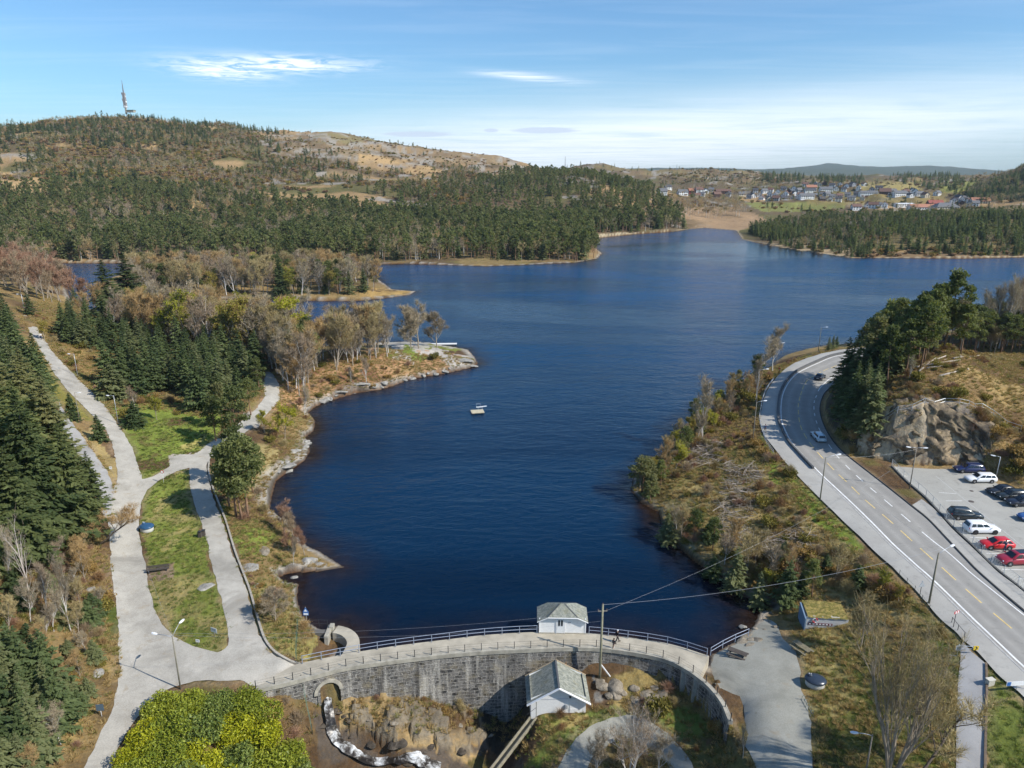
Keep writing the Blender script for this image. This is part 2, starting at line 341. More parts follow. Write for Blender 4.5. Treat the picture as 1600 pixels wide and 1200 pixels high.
# ---- flat made ground (all read off the photo, placed on the ground)
def ground_pt(px, py, z0=0.0):
    z = z0
    for _ in range(6):
        p = atz(px, py, z); z = 0.5*z+0.5*base1(p[0], p[1])
    p = atz(px, py, z)
    return np.array([p[0], p[1]])
def gpoly(L, z0=0.0): return np.array([ground_pt(a, b, z0) for a, b in L])
GRAVEL_PX = [(32,487),(40,490),(57,510),(70,532),(82,550),(100,570),(120,590),(140,610),(160,630),(175,650),(195,680),(207,700),(215,725),(222,749),(240,745),(266,728),(265,715),(282,710),(300,711),(312,705),(327,692),(350,681),(378,658),(400,640),(414,620),(412,600),(415,580),(425,583),(436,600),(437,625),(420,645),(400,664),(370,687),(347,701),(330,716),(322,728),(327,755),(335,782),(347,812),(360,855),(375,895),(385,922),(395,957),(405,992),(415,1010),(430,1025),(455,1036),(474,1037),(452,1067),(397,1074),(380,1063),(300,1065),(262,1077),(237,1097),(212,1125),(187,1162),(175,1200),(150,1260),(90,1260),(132,1200),(150,1162),(175,1112),(187,1050),(185,1012),(185,975),(175,900),(171,840),(176,775),(184,745),(181,720),(175,692),(165,670),(145,650),(125,630),(105,610),(82,580),(60,545),(45,517)]
LAWN_HOLE_PX = [(296,731),(275,737),(250,750),(231,765),(221,785),(217,812),(220,850),(227,880),(230,900),(232,920),(240,950),(250,970),(270,995),(300,1010),(340,1021),(356,1010),(357,987),(352,962),(347,937),(337,907),(330,875),(322,840),(312,810),(302,785),(297,755)]
TRACK_PX = [(92,628),(112,660),(134,690),(152,714),(167,735),(179,768),(174,832),(160,800),(140,748),(118,705),(92,665)]
YARD_PX = [(1109,1027),(1140,1011),(1168,996),(1180,980),(1200,966),(1213,975),(1224,1000),(1243,1018),(1250,1050),(1250,1075),(1261,1100),(1267,1130),(1270,1200),(1272,1260),(1192,1260),(1183,1200),(1166,1170),(1146,1135),(1128,1095),(1098,1062)]
LOOP_PX = [(872,1200),(895,1157),(920,1135),(955,1120),(985,1116),(1010,1124),(1040,1145),(1065,1170),(1085,1197),(1100,1260),(1062,1260),(1050,1203),(1030,1181),(1010,1166),(985,1157),(960,1160),(934,1175),(915,1200),(905,1260),(850,1260)]
SIDE_PX = [(1505,1002),(1512,1015),(1540,1037),(1541,1080),(1540,1130),(1539,1200),(1539,1260),(1490,1260),(1494,1200),(1494,1130),(1497,1060),(1501,1030),(1500,1010)]
PARK_PX = [(1395,729),(1417,753),(1446,778),(1461,794),(1488,824),(1520,854),(1551,885),(1601,925),(1720,1020),(1800,900),(1760,820),(1640,785),(1600,773),(1558,756),(1535,741),(1487,733),(1454,733),(1412,730)]
POLY = {k: gpoly(v, z) for k, v, z in (('gravel',GRAVEL_PX,0),('hole',LAWN_HOLE_PX,1),('track',TRACK_PX,5),('yard',YARD_PX,0),('loop',LOOP_PX,-5),('side',SIDE_PX,4),('park',PARK_PX,5))}
WALK_OUT, KERB, CENTRE, DASH, RKERB, RWALK = (gline(v) for v in (WALK_OUT_PX, KERB_PX, CENTRE_PX, DASH_PX, RKERB_PX, RWALK_PX))
POLY['road'] = np.vstack([WALK_OUT, RKERB[::-1]])
POLY['rwalk'] = np.vstack([RWALK, gline([(1425,793),(1450,813),(1477,841),(1508,874),(1535,901),(1600,957),(1700,1037)])])
def made_dist(x, y):
    """signed distance to made ground (negative inside)"""
    D = np.full(np.shape(x), 99.0)
    for k, p in POLY.items():
        if k == 'hole': continue
        d = seg_dist(x, y, p, True, 6); ins = in_poly(x, y, p)
        s = np.where(ins, -d, d)
        if k == 'gravel':
            h = in_poly(x, y, POLY['hole']); dh = seg_dist(x, y, POLY['hole'], True, 6)
            s = np.where(h, dh, np.where(ins, -np.minimum(d, dh), np.minimum(d, 99)))
        D = np.minimum(D, s)
    return D
HOLLOW = np.vstack([(DS[0],), DS, [atz(1150,1135,0)[:2], atz(1185,1180,-1)[:2], atz(1200,1300,-1)[:2]], [(60, 20), (-45, 20)], [atz(230,1290,-1)[:2], atz(330,1110,-.5)[:2]]])
CRESTP = np.vstack([US, DS[::-1]])
def lake_sd(x, y):
    """distance from the shore: positive on land"""
    d = np.minimum(seg_dist(x, y, LAKE, True), seg_dist(x, y, SPIT, True))
    wet = in_poly(x, y, LAKE) & ~in_poly(x, y, SPIT)
    return np.where(wet, -d, d)
def down_side(x, y):
    """True downstream of the dam crest"""
    yy = np.interp(x, DS[:30,0], DS[:30,1])   # left and middle
    return yy
# the rocky hill beside the road: foot line (read off the photo) and how steeply it rises behind it
FOOT_PX = [(1420,577),(1352,588),(1318,602),(1299,615),(1291,627),(1288,638),(1291,655),(1302,676),(1318,699),(1345,712),(1372,719),(1400,723),(1450,728),(1490,727),(1530,735),(1562,750),(1605,770),(1680,795),(1800,830)]
HFOOT = gline(FOOT_PX, 5)
HILL = np.vstack([HFOOT, [atd(1900,600,140)[:2], atd(1900,500,235)[:2], atd(1600,500,222)[:2], atd(1420,500,226)[:2]]])
HBACK = np.array([HILL[-4], HILL[-3], HILL[-2], HILL[-1], HFOOT[0]])
def hill_rise(x, y):
    m = in_poly(x, y, HILL); out = np.zeros(np.shape(x))
    if not m.any(): return out
    X_, Y_ = x[m], y[m]
    f = seg_dist(X_, Y_, HFOOT); bk = seg_dist(X_, Y_, HBACK)
    azp = 800+FPX*X_/(Y_*math.cos(PITCH)+50*math.sin(PITCH))
    kx = [1250,1300,1340,1362,1385,1430,1480,1525,1560,1610,1900]
    top = np.interp(azp, kx, [9,9,8.5,7.5,9.5,10.8,10.3,7.5,5.5,4.5,4.0]); run = np.interp(azp, kx, [7,6.5,6,4.5,3.6,3.2,3.4,5,7,9,10])
    wob = 1.3*fbm(X_/4.5, Y_/4.5, 4, 81)+.7*fbm(X_/1.6, Y_/1.6, 3, 82)
    f2 = np.clip(f+wob*np.clip(f/2, 0, 1), 0, None)
    r = np.where(f2 < run, top*(f2/run)**.8, top+(f2-run)*.085+2.4*sstep(0, 26, f2-run)-.0*f2)
    r = r+np.where(f > 1, .35*fbm(X_/3, Y_/3, 4, 83), 0)
    ledge = np.floor(r*1.1+.6*fbm(X_/3, Y_/3, 2, 84))/1.1
    rockk = np.interp(azp, [1330,1365,1520,1545], [0,.55,.55,0])*(f2 < run)
    r = r*(1-rockk)+ledge*rockk
    out[m] = np.maximum(0, np.minimum(r, bk*.42))
    return out
def height(x, y, full=False):
    x = np.atleast_1d(np.asarray(x, float)); y = np.atleast_1d(np.asarray(y, float))
    b = base(x, y); d = np.hypot(x, y)
    sd = lake_sd(x, y)
    md = np.full(x.shape, 99.0)
    near = (d < 330) & (x > -140) & (x < 190)
    md[near] = made_dist(x[near], y[near])
    wild = sstep(0.2, 3.0, md)
    amp = np.interp(d, [40, 120, 400, 800, 1500, 3000, 9000], [.28, .5, 1.2, 5, 12, 13, 48])
    wl = np.interp(d, [40, 150, 400, 800, 1500, 3000, 9000], [5, 8, 26, 90, 150, 260, 1100])
    # a few fixed wavelengths blended by distance so the field stays continuous
    n = np.zeros(x.shape); wt = np.zeros(x.shape)
    for w0 in (5., 9., 28., 90., 200., 900.):
        k = np.exp(-(np.log(wl/w0)/0.7)**2); wt += k
        n += k*fbm(x/w0+w0, y/w0, 5, int(w0), .55)
    n /= wt
    rid = fbm(x/160, y/160, 4, 71, .55)
    h = b+n*amp*wild+np.where(d > 700, -np.abs(rid)*sstep(700, 1200, d)*14*sstep(6000, 2500, d)+3*sstep(700, 1200, d), 0)
    h = h+9*sstep(900, 1200, d)*sstep(3600, 2400, d)*fbm(x/80, y/80, 5, 301, .6)
    h = np.where(md < -0.6, b-0.22, np.where(md < 0.0, b-0.02+md*.33, h))
    hh_ = hill_rise(x, y); h = h+hh_
    # shore
    bank = WATER+np.where(sd > 0, 0.10+sd*0.45, sd*0.22-0.05)
    lim = np.clip(np.abs(sd)/np.interp(d, [60, 200, 600], [7, 10, 25]), 0, 1)
    land = np.where(sd > 0, np.maximum(np.minimum(h, bank+lim*30), WATER+0.06+np.minimum(sd, 4)*0.06), np.minimum(bank, WATER-0.05))
    land = np.where(sd < 0, np.maximum(land, WATER-9), land)
    hol = in_poly(x, y, HOLLOW)
    land = np.where(hol, h, land)
    return (land, b, sd, md, d) if full else land
def hz(x, y): return float(height([x], [y])[0])

# ---- fan-shaped ground sheet, finer near the place the photo was taken from
NA, AZ = 1000, R(58)
az = np.linspace(-AZ, AZ, NA)
rr = np.concatenate([np.arange(38, 150, .45), np.geomspace(150, 350, 110)[:-1], np.geomspace(350, 900, 190)[:-1], np.geomspace(900, 10600, 170)])
AZg, Rg = np.meshgrid(az, rr)
X = (Rg*np.sin(AZg)).ravel(); Y = (Rg*np.cos(AZg)).ravel()
Z, Bz, SD, MD, DD = height(X, Y, True)
# masonry zone: the ground is tucked under the crest deck and falls away behind it
inc = in_poly(X, Y, CRESTP) & (Y > 58)
Z = np.where(inc, np.minimum(Z, -1.0), Z)
NR = len(rr)
ii = np.arange(NR*NA).reshape(NR, NA)
TF = np.stack([ii[:-1,:-1].ravel(), ii[:-1,1:].ravel(), ii[1:,1:].ravel(), ii[1:,:-1].ravel()], 1)
GPX, GPY = project(X, Y, Z)

# bedrock plates breaking through the grass below the dam
KNOLL = [(545,1088),(640,1090),(720,1104),(772,1118),(775,1150),(730,1178),(650,1172),(590,1160),(548,1130)]
_kx, _ky = project(X, Y, Z); _km = in_poly(_kx+14*fbm(X/2, Y/2, 3, 210), _ky+9*fbm(X/2, Y/2, 3, 211), KNOLL) & in_poly(X, Y, HOLLOW)
def _cell(u, v, s_):
    k = (np.floor(u).astype(np.int64)*7919) ^ (np.floor(v).astype(np.int64)*104729) ^ (s_*15485863); return _perm[np.abs(k*2654435761) % 4096]
_u2 = (X*.9+Y*.5)/2.1+.5*fbm(X/1.8, Y/1.8, 3, 212); _v2 = (Y*.9-X*.5)/1.5+.5*fbm(X/1.8, Y/1.8, 3, 213)
KCELL = _cell(_u2, _v2, 5)
Z = Z+np.where(_km, .95*np.clip(KCELL-.35, 0, 1)+.35*_cell(_u2*2.3, _v2*2.1, 6)*(KCELL > .42)+.2*fbm(X/.8, Y/.8, 3, 214), 0)

_lr = rr; _Zg = Z.reshape(NR, NA)
def hgrid(x, y):
    """ground height read back from the sheet itself"""
    x = np.atleast_1d(np.asarray(x, float)); y = np.atleast_1d(np.asarray(y, float))
    fa = np.clip((np.arctan2(x, y)+AZ)/(2*AZ)*(NA-1), 0, NA-1.001); fr = np.clip(np.interp(np.hypot(x, y), _lr, np.arange(NR)), 0, NR-1.001)
    ia = fa.astype(int); ir = fr.astype(int); a = fa-ia; r = fr-ir
    return (_Zg[ir,ia]*(1-a)+_Zg[ir,ia+1]*a)*(1-r)+(_Zg[ir+1,ia]*(1-a)+_Zg[ir+1,ia+1]*a)*r
def hz(x, y): return float(hgrid([x], [y])[0])
def march(px, py, d0, d1, n=200):
    """first place where the sight line through a photo pixel meets the ground"""
    dd = np.geomspace(d0, d1, n); r = ray(px, py); t = dd/math.hypot(r[0], r[1])
    x, y, z = r[0]*t, r[1]*t, CAMZ+r[2]*t; g = hgrid(x, y); k = np.nonzero(g >= z-.2)[0]
    i = k[0] if len(k) else n-1
    return np.array([x[i], y[i], g[i]])
# ================================================================== GROUND COLOUR (what grows or lies there, plus painted shade in places)
def jit(a, w, s): return a*fbm(X/w, Y/w, 3, s)
JX = GPX+np.where(DD < 400, jit(14, 4.0, 11), 0); JY = GPY+np.where(DD < 400, jit(9, 4.0, 12), 0)
n_big = fbm(X/22, Y/22, 5, 31); n_med = fbm(X/5, Y/5, 4, 32); n_far = fbm(X/170, Y/170, 5, 33); n_far2 = fbm(X/60, Y/60, 5, 34)
def C(r, g, b): return np.array([r, g, b], float)
DRY, STRAW, HEATH, GREEN, LAWN, DIRT, ROCK, MOSS, LEAF = C(.27,.19,.085), C(.36,.265,.12), C(.105,.066,.036), C(.10,.125,.028), C(.165,.205,.04), C(.23,.17,.115), C(.30,.275,.245), C(.11,.105,.032), C(.17,.095,.048)
def lerp(a, b, t): return a+(b-a)*t[:,None]
col = lerp(np.tile(DRY, (len(X),1)), HEATH, sstep(-.15, .25, n_big))
col = lerp(col, MOSS, sstep(.05, .4, n_med)*.6)
# far slopes: moor brown, dry grass openings, olive scrub, bare rock knolls
far = sstep(350, 600, DD)
fcol = lerp(np.tile(C(.125,.092,.052), (len(X),1)), C(.115,.105,.042), sstep(-.2, .25, n_far2))
fcol = lerp(fcol, C(.31,.21,.105), sstep(.05, .22, n_far+n_far2*.6)*np.where((GPX > 880) & (DD > 1300), .3, 1))
fcol = lerp(fcol, C(.27,.245,.21), sstep(.38, .5, fbm(X/35, Y/35, 5, 41)+.25*n_far))
col = lerp(col, fcol, far)
def region(poly, colr, edge=1.0, var=None):
    """ground of another kind inside an outline read off the photo"""
    global col
    m = in_poly(JX, JY, poly)
    t = np.zeros(len(X)); t[m] = 1.0
    if var is not None: t = t*var
    col = lerp(col, colr, t)
ridge = np.array([(400,212),(520,205),(640,220),(780,238),(830,262),(760,275),(640,262),(560,275),(440,262)])
region(ridge, C(.165,.118,.070), var=sstep(-.5, .1, n_far2)*.9); region(ridge, C(.27,.20,.11), var=.7*sstep(.05, .3, n_far2+.4*n_far))
region([(500,205),(660,225),(660,232),(560,226),(480,222)], C(.20,.175,.075), var=.75*sstep(-.3, .2, n_far2))
region(ridge, C(.30,.275,.235), var=.85*sstep(.10, .26, fbm(X/16, Y/16, 5, 44)))
for pl in ([(0,268),(110,282),(200,290),(320,298),(440,300),(440,318),(300,330),(250,325),(120,310),(0,305)], [(250,285),(330,290),(330,330),(255,330)], [(60,222),(260,226),(250,235),(60,232)], [(560,240),(760,262),(700,280),(560,262)]):
    region(pl, C(.40,.27,.13), var=sstep(-.25, .12, n_far2+.3*n_far))
region([(1060,350),(1060,325),(1160,322),(1200,345),(1150,362),(1075,358)], C(.30,.205,.12), var=sstep(-.5, .1, n_far2))
region([(1160,316),(1320,316),(1320,326),(1230,332),(1190,330)], C(.185,.19,.06))
region([(1340,284),(1440,284),(1440,300),(1340,298)], C(.27,.22,.085)); region([(1470,283),(1530,283),(1530,300),(1470,300)], C(.25,.25,.07))
region([(1260,300),(1480,300),(1480,318),(1260,322)], C(.21,.17,.06), var=.7*np.ones(len(X)))
region([(1200,380),(1330,380),(1330,402),(1250,395)], C(.33,.25,.15)); region([(1360,395),(1600,392),(1600,406),(1360,406)], C(.22,.15,.08))
region([(1210,370),(1600,335),(1600,395),(1300,388)], C(.14,.115,.045), var=.8*np.ones(len(X)))
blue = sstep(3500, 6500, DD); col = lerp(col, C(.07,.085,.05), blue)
# near ground
region([(0,640),(190,660),(190,1200),(0,1200)], C(.16,.105,.055), var=sstep(-.2, .2, n_med))
region([(150,940),(190,940),(190,1010),(150,1020)], GREEN); region([(100,1000),(190,1010),(160,1200),(90,1200)], C(.29,.21,.085), var=sstep(-.35, .2, n_med))
region([(55,530),(140,620),(150,660),(60,620)], C(.20,.18,.05)); region([(60,490),(150,560),(210,640),(120,570)], C(.30,.2,.08), var=sstep(-.3,.1,n_med))
region([(95,560),(150,600),(215,640),(190,660),(120,600)], GREEN, var=sstep(-.1, .3, n_med+.25)); region([(150,660),(190,760),(170,800),(120,680)], C(.33,.25,.11))
region([(180,640),(250,620),(345,640),(345,690),(300,712),(240,748),(215,748)], LAWN, var=sstep(-.45, -.1, n_med)); region([(255,700),(330,680),(300,712),(215,752)], C(.33,.29,.10), var=sstep(-.05, .3, n_med))
region(LAWN_HOLE_PX, C(.16,.19,.04)); region(LAWN_HOLE_PX, C(.29,.24,.10), var=sstep(-.05, .3, fbm(X/3.2, Y/3.2, 4, 51))*.85)
region([(225,865),(300,860),(345,900),(355,1010),(240,960)], C(.25,.205,.085), var=sstep(-.2, .15, n_med)*.8)
region([(225,885),(275,880),(270,905),(228,906)], DIRT)
region([(330,780),(360,800),(430,830),(430,880),(380,870)], LAWN, var=sstep(-.3, .1, n_med)); region([(375,890),(470,900),(500,1000),(480,1036),(420,1010)], C(.25,.215,.075), var=sstep(-.5, 0, n_med))
region([(350,690),(430,680),(440,740),(380,780)], C(.28,.225,.10), var=sstep(-.4, 0, n_med))
region([(440,570),(620,540),(745,560),(740,575),(620,602),(500,640),(400,640)], C(.36,.215,.115), var=sstep(-.6, -.1, n_med)); region([(440,575),(620,545),(640,590),(480,630)], C(.17,.09,.05), var=sstep(.0, .3, n_med))
region([(605,545),(640,540),(672,560),(610,562)], LAWN); region([(650,537),(720,540),(715,552),(660,545)], C(.18,.19,.045))
region([(640,542),(660,541),(715,556),(742,558),(745,572),(715,573)], C(.40,.37,.33)); region([(608,540),(634,540),(630,556),(648,566),(620,564),(615,550)], C(.42,.39,.35))
region([(560,455),(655,450),(655,462),(560,468)], C(.36,.24,.09))
region([(590,530),(660,528),(720,534),(720,540),(600,542)], C(.42,.40,.36), var=.8*np.ones(len(X)))
region([(380,650),(402,645),(400,668),(378,664)], C(.40,.37,.33)); region([(263,712),(300,706),(300,718),(266,724)], C(.42,.38,.34))
region([(1000,740),(1100,690),(1200,700),(1330,840),(1450,960),(1300,985),(1150,930),(1040,830)], C(.30,.235,.10), var=sstep(-.5, .0, n_med)); region([(1000,740),(1100,690),(1200,700),(1330,840),(1450,960),(1300,985),(1150,930),(1040,830)], C(.13,.115,.035), var=sstep(.0, .35, n_big))
region([(1180,670),(1215,715),(1300,800),(1345,850),(1330,860),(1260,800),(1200,740)], C(.16,.20,.035), var=sstep(-.35, .1, n_med+.15)); region([(1185,585),(1300,548),(1300,555),(1210,590)], C(.17,.17,.05))
region([(1330,850),(1500,990),(1500,1010),(1440,960),(1330,870)], C(.18,.17,.05))
region([(1245,1000),(1340,990),(1500,1000),(1500,1200),(1265,1200),(1250,1080)], C(.155,.15,.04), var=sstep(-.4, .1, n_med)); region([(1245,1000),(1340,990),(1340,1100),(1265,1150)], C(.27,.22,.085), var=sstep(-.1, .3, n_med))
region([(1450,1000),(1500,1000),(1500,1200),(1430,1200)], C(.13,.16,.03), var=sstep(-.1, .2, n_med+.1)); region([(1540,1030),(1600,1060),(1600,1200),(1540,1200)], C(.12,.145,.032)); region([(1540,1100),(1600,1080),(1600,1200),(1550,1200)], C(.24,.2,.085), var=sstep(0,.3,n_med))
region([(1270,1120),(1350,1120),(1400,1200),(1270,1200)], C(.10,.10,.03), var=.8*np.ones(len(X)))
region([(1320,560),(1600,560),(1600,700),(1500,650),(1380,640),(1320,660)], C(.165,.105,.05), var=sstep(-.5, .1, n_med)); region([(1400,590),(1600,560),(1600,680),(1480,640)], C(.24,.17,.075), var=sstep(-.1, .3, n_med))
region([(1400,725),(1480,725),(1560,745),(1600,765),(1600,775),(1545,748),(1410,735)], C(.27,.19,.085))
rk = in_poly(JX, JY, [(1335,650),(1380,632),(1440,618),(1520,630),(1545,690),(1530,738),(1440,735),(1370,724),(1330,705)])
hr = np.zeros(len(X)); q_ = (DD > 100) & (DD < 190) & (X > 40); hr[q_] = hill_rise(X[q_], Y[q_])
rk &= (hr > .35)
col[rk] = lerp(np.tile(C(.40,.325,.225), (rk.sum(),1)), C(.17,.145,.12), sstep(-.12, .25, fbm(X[rk]/1.5+Z[rk]*.3, Y[rk]/1.5-Z[rk]*.9, 4, 85)))
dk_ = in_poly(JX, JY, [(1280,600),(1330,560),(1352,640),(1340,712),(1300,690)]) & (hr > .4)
col[dk_] = lerp(np.tile(C(.07,.058,.04), (dk_.sum(),1)), C(.12,.10,.05), sstep(0, .3, n_med[dk_]))  # shade on the flank beside the road bend, painted as darker ground
# the hollow below the dam
region([(400,1085),(500,1070),(520,1200),(380,1200),(470,1160)], C(.165,.115,.055), var=sstep(-.5, .1, n_med)); region([(420,1080),(500,1075),(480,1100),(440,1120)], C(.11,.13,.03), var=sstep(-.2, .2, n_med))
region([(540,1070),(780,1095),(780,1160),(700,1200),(530,1140)], C(.30,.215,.105), var=sstep(-.5, .1, n_med)); region(KNOLL, C(.20,.17,.125), var=np.clip(sstep(.42, .5, KCELL)*.9, 0, 1))
region([(490,1110),(560,1150),(700,1175),(800,1150),(820,1200),(500,1200)], C(.10,.08,.062), var=sstep(-.2, .1, fbm(X/2, Y/2, 4, 62)))
region([(760,1060),(830,1050),(830,1150),(780,1190),(750,1130)], C(.05,.045,.035))  # shadow in the gorge by the wall, painted into the ground colour
region([(830,1118),(930,1112),(985,1116),(900,1160),(860,1200),(800,1200)], C(.13,.165,.035), var=sstep(-.35, .1, n_med)); region([(830,1118),(930,1112),(870,1150),(790,1200),(770,1200)], C(.28,.225,.09), var=sstep(-.1, .25, n_med))
region([(920,1050),(1080,1050),(1140,1130),(1060,1150),(960,1110)], C(.23,.175,.07), var=sstep(-.5, .1, n_med)); region([(900,1112),(1060,1105),(1130,1140),(1110,1200),(1060,1160),(1000,1118)], C(.12,.15,.035), var=sstep(-.2, .2, n_med)); region([(920,1050),(960,1075),(1050,1095),(1000,1105),(930,1100)], C(.24,.225,.20), var=sstep(.0, .2, fbm(X/2.5, Y/2.5, 5, 63)))
region([(1060,1150),(1180,1170),(1200,1200),(1080,1200)], C(.13,.12,.045))
# bare rock and stones along the water, dark wet line, brown lake bed
sh = np.where(SD > 0, SD, 0); rw = np.interp(DD, [60, 150, 300, 600], [1.6, 2.6, 2.5, 2.2])
SD = np.where(in_poly(X, Y, HOLLOW), 99.0, SD); sh = np.where(SD > 0, SD, 0)
rock = sstep(1.0, .35, sh/(rw*(1+.9*n_big+.5*n_med)))*(SD > 0)*np.where(in_poly(GPX, GPY, [(1000,600),(1160,540),(1700,400),(1700,900),(1000,930)]), .35, .9)
rcol = lerp(np.tile(C(.34,.315,.275), (len(X),1)), C(.17,.15,.125), sstep(-.1, .3, n_med))
col = col+(rcol-col)*rock[:,None]
col = lerp(col, C(.42,.34,.20), (rock > .5)*sstep(450, 600, DD)*.6)
col = lerp(col, C(.045,.034,.024), sstep(.5, .1, sh)*(SD > 0)*.8)
col = lerp(col, C(.10,.05,.022), (SD <= 0)*~in_poly(X, Y, HOLLOW)*1.0)
# trodden dirt beside paths
col = lerp(col, DIRT, sstep(1.3, .2, MD)*(MD > 0)*.55*sstep(-.4, .2, n_med)*(DD < 330))
col *= (1+.25*n_med[:,None]*(DD < 500)[:,None]+.10*fbm(X/1.3, Y/1.3, 2, 70)[:,None]*(DD < 250)[:,None])
rgba = np.c_[np.clip(col, .01, .8), np.ones(len(X))]
t = NT('ground_soil_and_grass')
ac = t.attr('soil'); P_ = t.pos()
f1 = t.noise(1.6, 6, .68, P_); f2 = t.noise(.28, 5, .6, P_); f3 = t.noise(.02, 7, .62, P_)
v = t.math('ADD', t.math('MULTIPLY', f1, .9), t.math('MULTIPLY', f2, .6))
v = t.math('ADD', v, t.math('MULTIPLY', f3, .5))
sc = t.math('MULTIPLY_ADD', v, 1.5, -.5)
c = t.mix(1.0, ac, t.node('ShaderNodeCombineColor', {0: sc, 1: sc, 2: sc}).outputs[0], 'MULTIPLY')
c = t.mix(t.math('MULTIPLY', t.ramp(t.noise(2.3, 4, .6, P_), [(.52, 0), (.66, 1)]), .45), c, t.mix(1.0, ac, (1.5,1.25,.85), 'MULTIPLY'))
t.bump(t.math('ADD', f1, t.math('MULTIPLY', f2, 2.0)), .7, .35)
GROUND_M = t.done(c, .95, .1)
me = mesh_from('terrain', np.c_[X, Y, Z], TF, GROUND_M, True, {'soil': ('POINT', 'FLOAT_COLOR', rgba)})
tag(link('terrain', me), kind='structure')

# ================================================================== THE ROCK CUTTING
fp = resample(HFOOT, .20); fpx = project(fp[:,0], fp[:,1], np.full(len(fp), 5.0))[0]
i0_ = int(np.argmax(fpx > 1336)) if False else int(np.argmin(np.abs(fpx-1338)+1e3*(np.arange(len(fp)) < len(fp)*.35))); i1_ = int(np.argmin(np.abs(fpx-1534)+1e3*(np.arange(len(fp)) < len(fp)*.35)))
fp = fp[i0_:i1_]; ft = np.gradient(fp, axis=0); ft /= np.linalg.norm(ft, axis=1)[:,None]
k_ = np.ones(9)/9; ft = np.stack([np.convolve(np.pad(ft[:,j], 4, 'edge'), k_, 'valid') for j in (0, 1)], 1); fn = np.c_[-ft[:,1], ft[:,0]]; fn *= np.sign((fn*(np.array([105., 150.])-fp)).sum(1))[:,None]
sA_ = np.r_[0, np.cumsum(np.hypot(*np.diff(fp, axis=0).T))]; rgk = np.random.default_rng(77)
NC, NRW = int(sA_[-1]/1.25), 11; fxp = project(fp[:,0], fp[:,1], np.full(len(fp), 5.0))[0]
def face_pt(s_, t_, dd_):
    p_ = np.array([np.interp(s_, sA_, fp[:,i]) for i in (0, 1)]); n__ = np.array([np.interp(s_, sA_, fn[:,i]) for i in (0, 1)]); n__ /= np.linalg.norm(n__)
    tp_ = np.interp(np.interp(s_, sA_, fxp), [1336,1352,1385,1430,1480,1525,1536], [2.5,7.0,10.2,11.8,11.0,7.5,2.5])
    q_ = p_+n__*(3.4*t_**1.1-dd_+(1.8 if t_ > .97 else -.2)); return (q_[0], q_[1], 4.8+tp_*t_)
GP = np.zeros((NRW, NC, 3))
for j in range(NRW):
    for i in range(NC):
        t_ = j/(NRW-1); e_ = min(1, min(i, NC-1-i)/2.5)*(1 if 0 < j < NRW-1 else .1)
        s_ = sA_[-1]*(i+.55*(rgk.random()-.5)*(0 < i < NC-1)+.38*(j-5)*.35*(0 < i < NC-1))/(NC-1); s_ = min(max(s_, 0), sA_[-1])
        GP[j,i] = face_pt(s_, min(1, max(0, t_+(.055*(rgk.random()-.5) if 0 < j < NRW-1 else 0))), e_*(2.1*(rgk.random()-.42)))
RVv = [tuple(p_) for p_ in GP.reshape(-1,3)]; tri = []
for j in range(NRW-1):
    for i in range(NC-1):
        a0_, b0_, c0_, d0_ = j*NC+i, j*NC+i+1, (j+1)*NC+i+1, (j+1)*NC+i; tri += [(a0_,b0_,d0_),(b0_,c0_,d0_)] if rgk.random() < .8 else [(a0_,b0_,c0_),(a0_,c0_,d0_)]
for lev in (.34, .15):          # break every facet up once more
    mid = {}; nt_ = []
    def midp(p0, p1):
        k = (min(p0,p1), max(p0,p1))
        if k not in mid:
            m_ = (np.array(RVv[p0])+np.array(RVv[p1]))/2+(rgk.random(3)-.5)*lev*1.6; RVv.append(tuple(m_)); mid[k] = len(RVv)-1
        return mid[k]
    for f_ in tri:
        if rgk.random() < .25 and lev < .2: m0 = midp(f_[0], f_[1])
        x0, x1, x2 = midp(f_[0], f_[1]), midp(f_[1], f_[2]), midp(f_[2], f_[0]); nt_ += [(f_[0],x0,x2),(x0,f_[1],x1),(x2,x1,f_[2]),(x0,x1,x2)]
    tri = nt_
t = NT('fractured_gneiss'); P_ = t.pos(); f_ = t.noise(.5, 7, .68, t.mapping(P_, (1,1,.55), (0,R(25),0))); g_ = t.noise(2.2, 6, .7, P_)
c = t.mix(t.ramp(f_, [(.36, 0), (.6, 1)]), (.07,.058,.046), (.29,.225,.145)); c = t.mix(t.math('MULTIPLY', t.ramp(g_, [(.48, 0), (.62, 1)]), .75), c, (.06,.052,.045)); c = t.mix(t.math('MULTIPLY', t.ramp(t.noise(.9, 5, .65, t.mapping(P_, (1,1,1), loc=(4,4,4))), [(.57, 0), (.70, 1)]), .6), c, (.15,.115,.05))
t.bump(t.math('ADD', f_, t.math('MULTIPLY', g_, .5)), .7, .10)
tag(link('rock_face', mesh_from('rock_face', np.array(RVv), np.array(tri), t.done(c, .95, .1), False)), kind='structure')
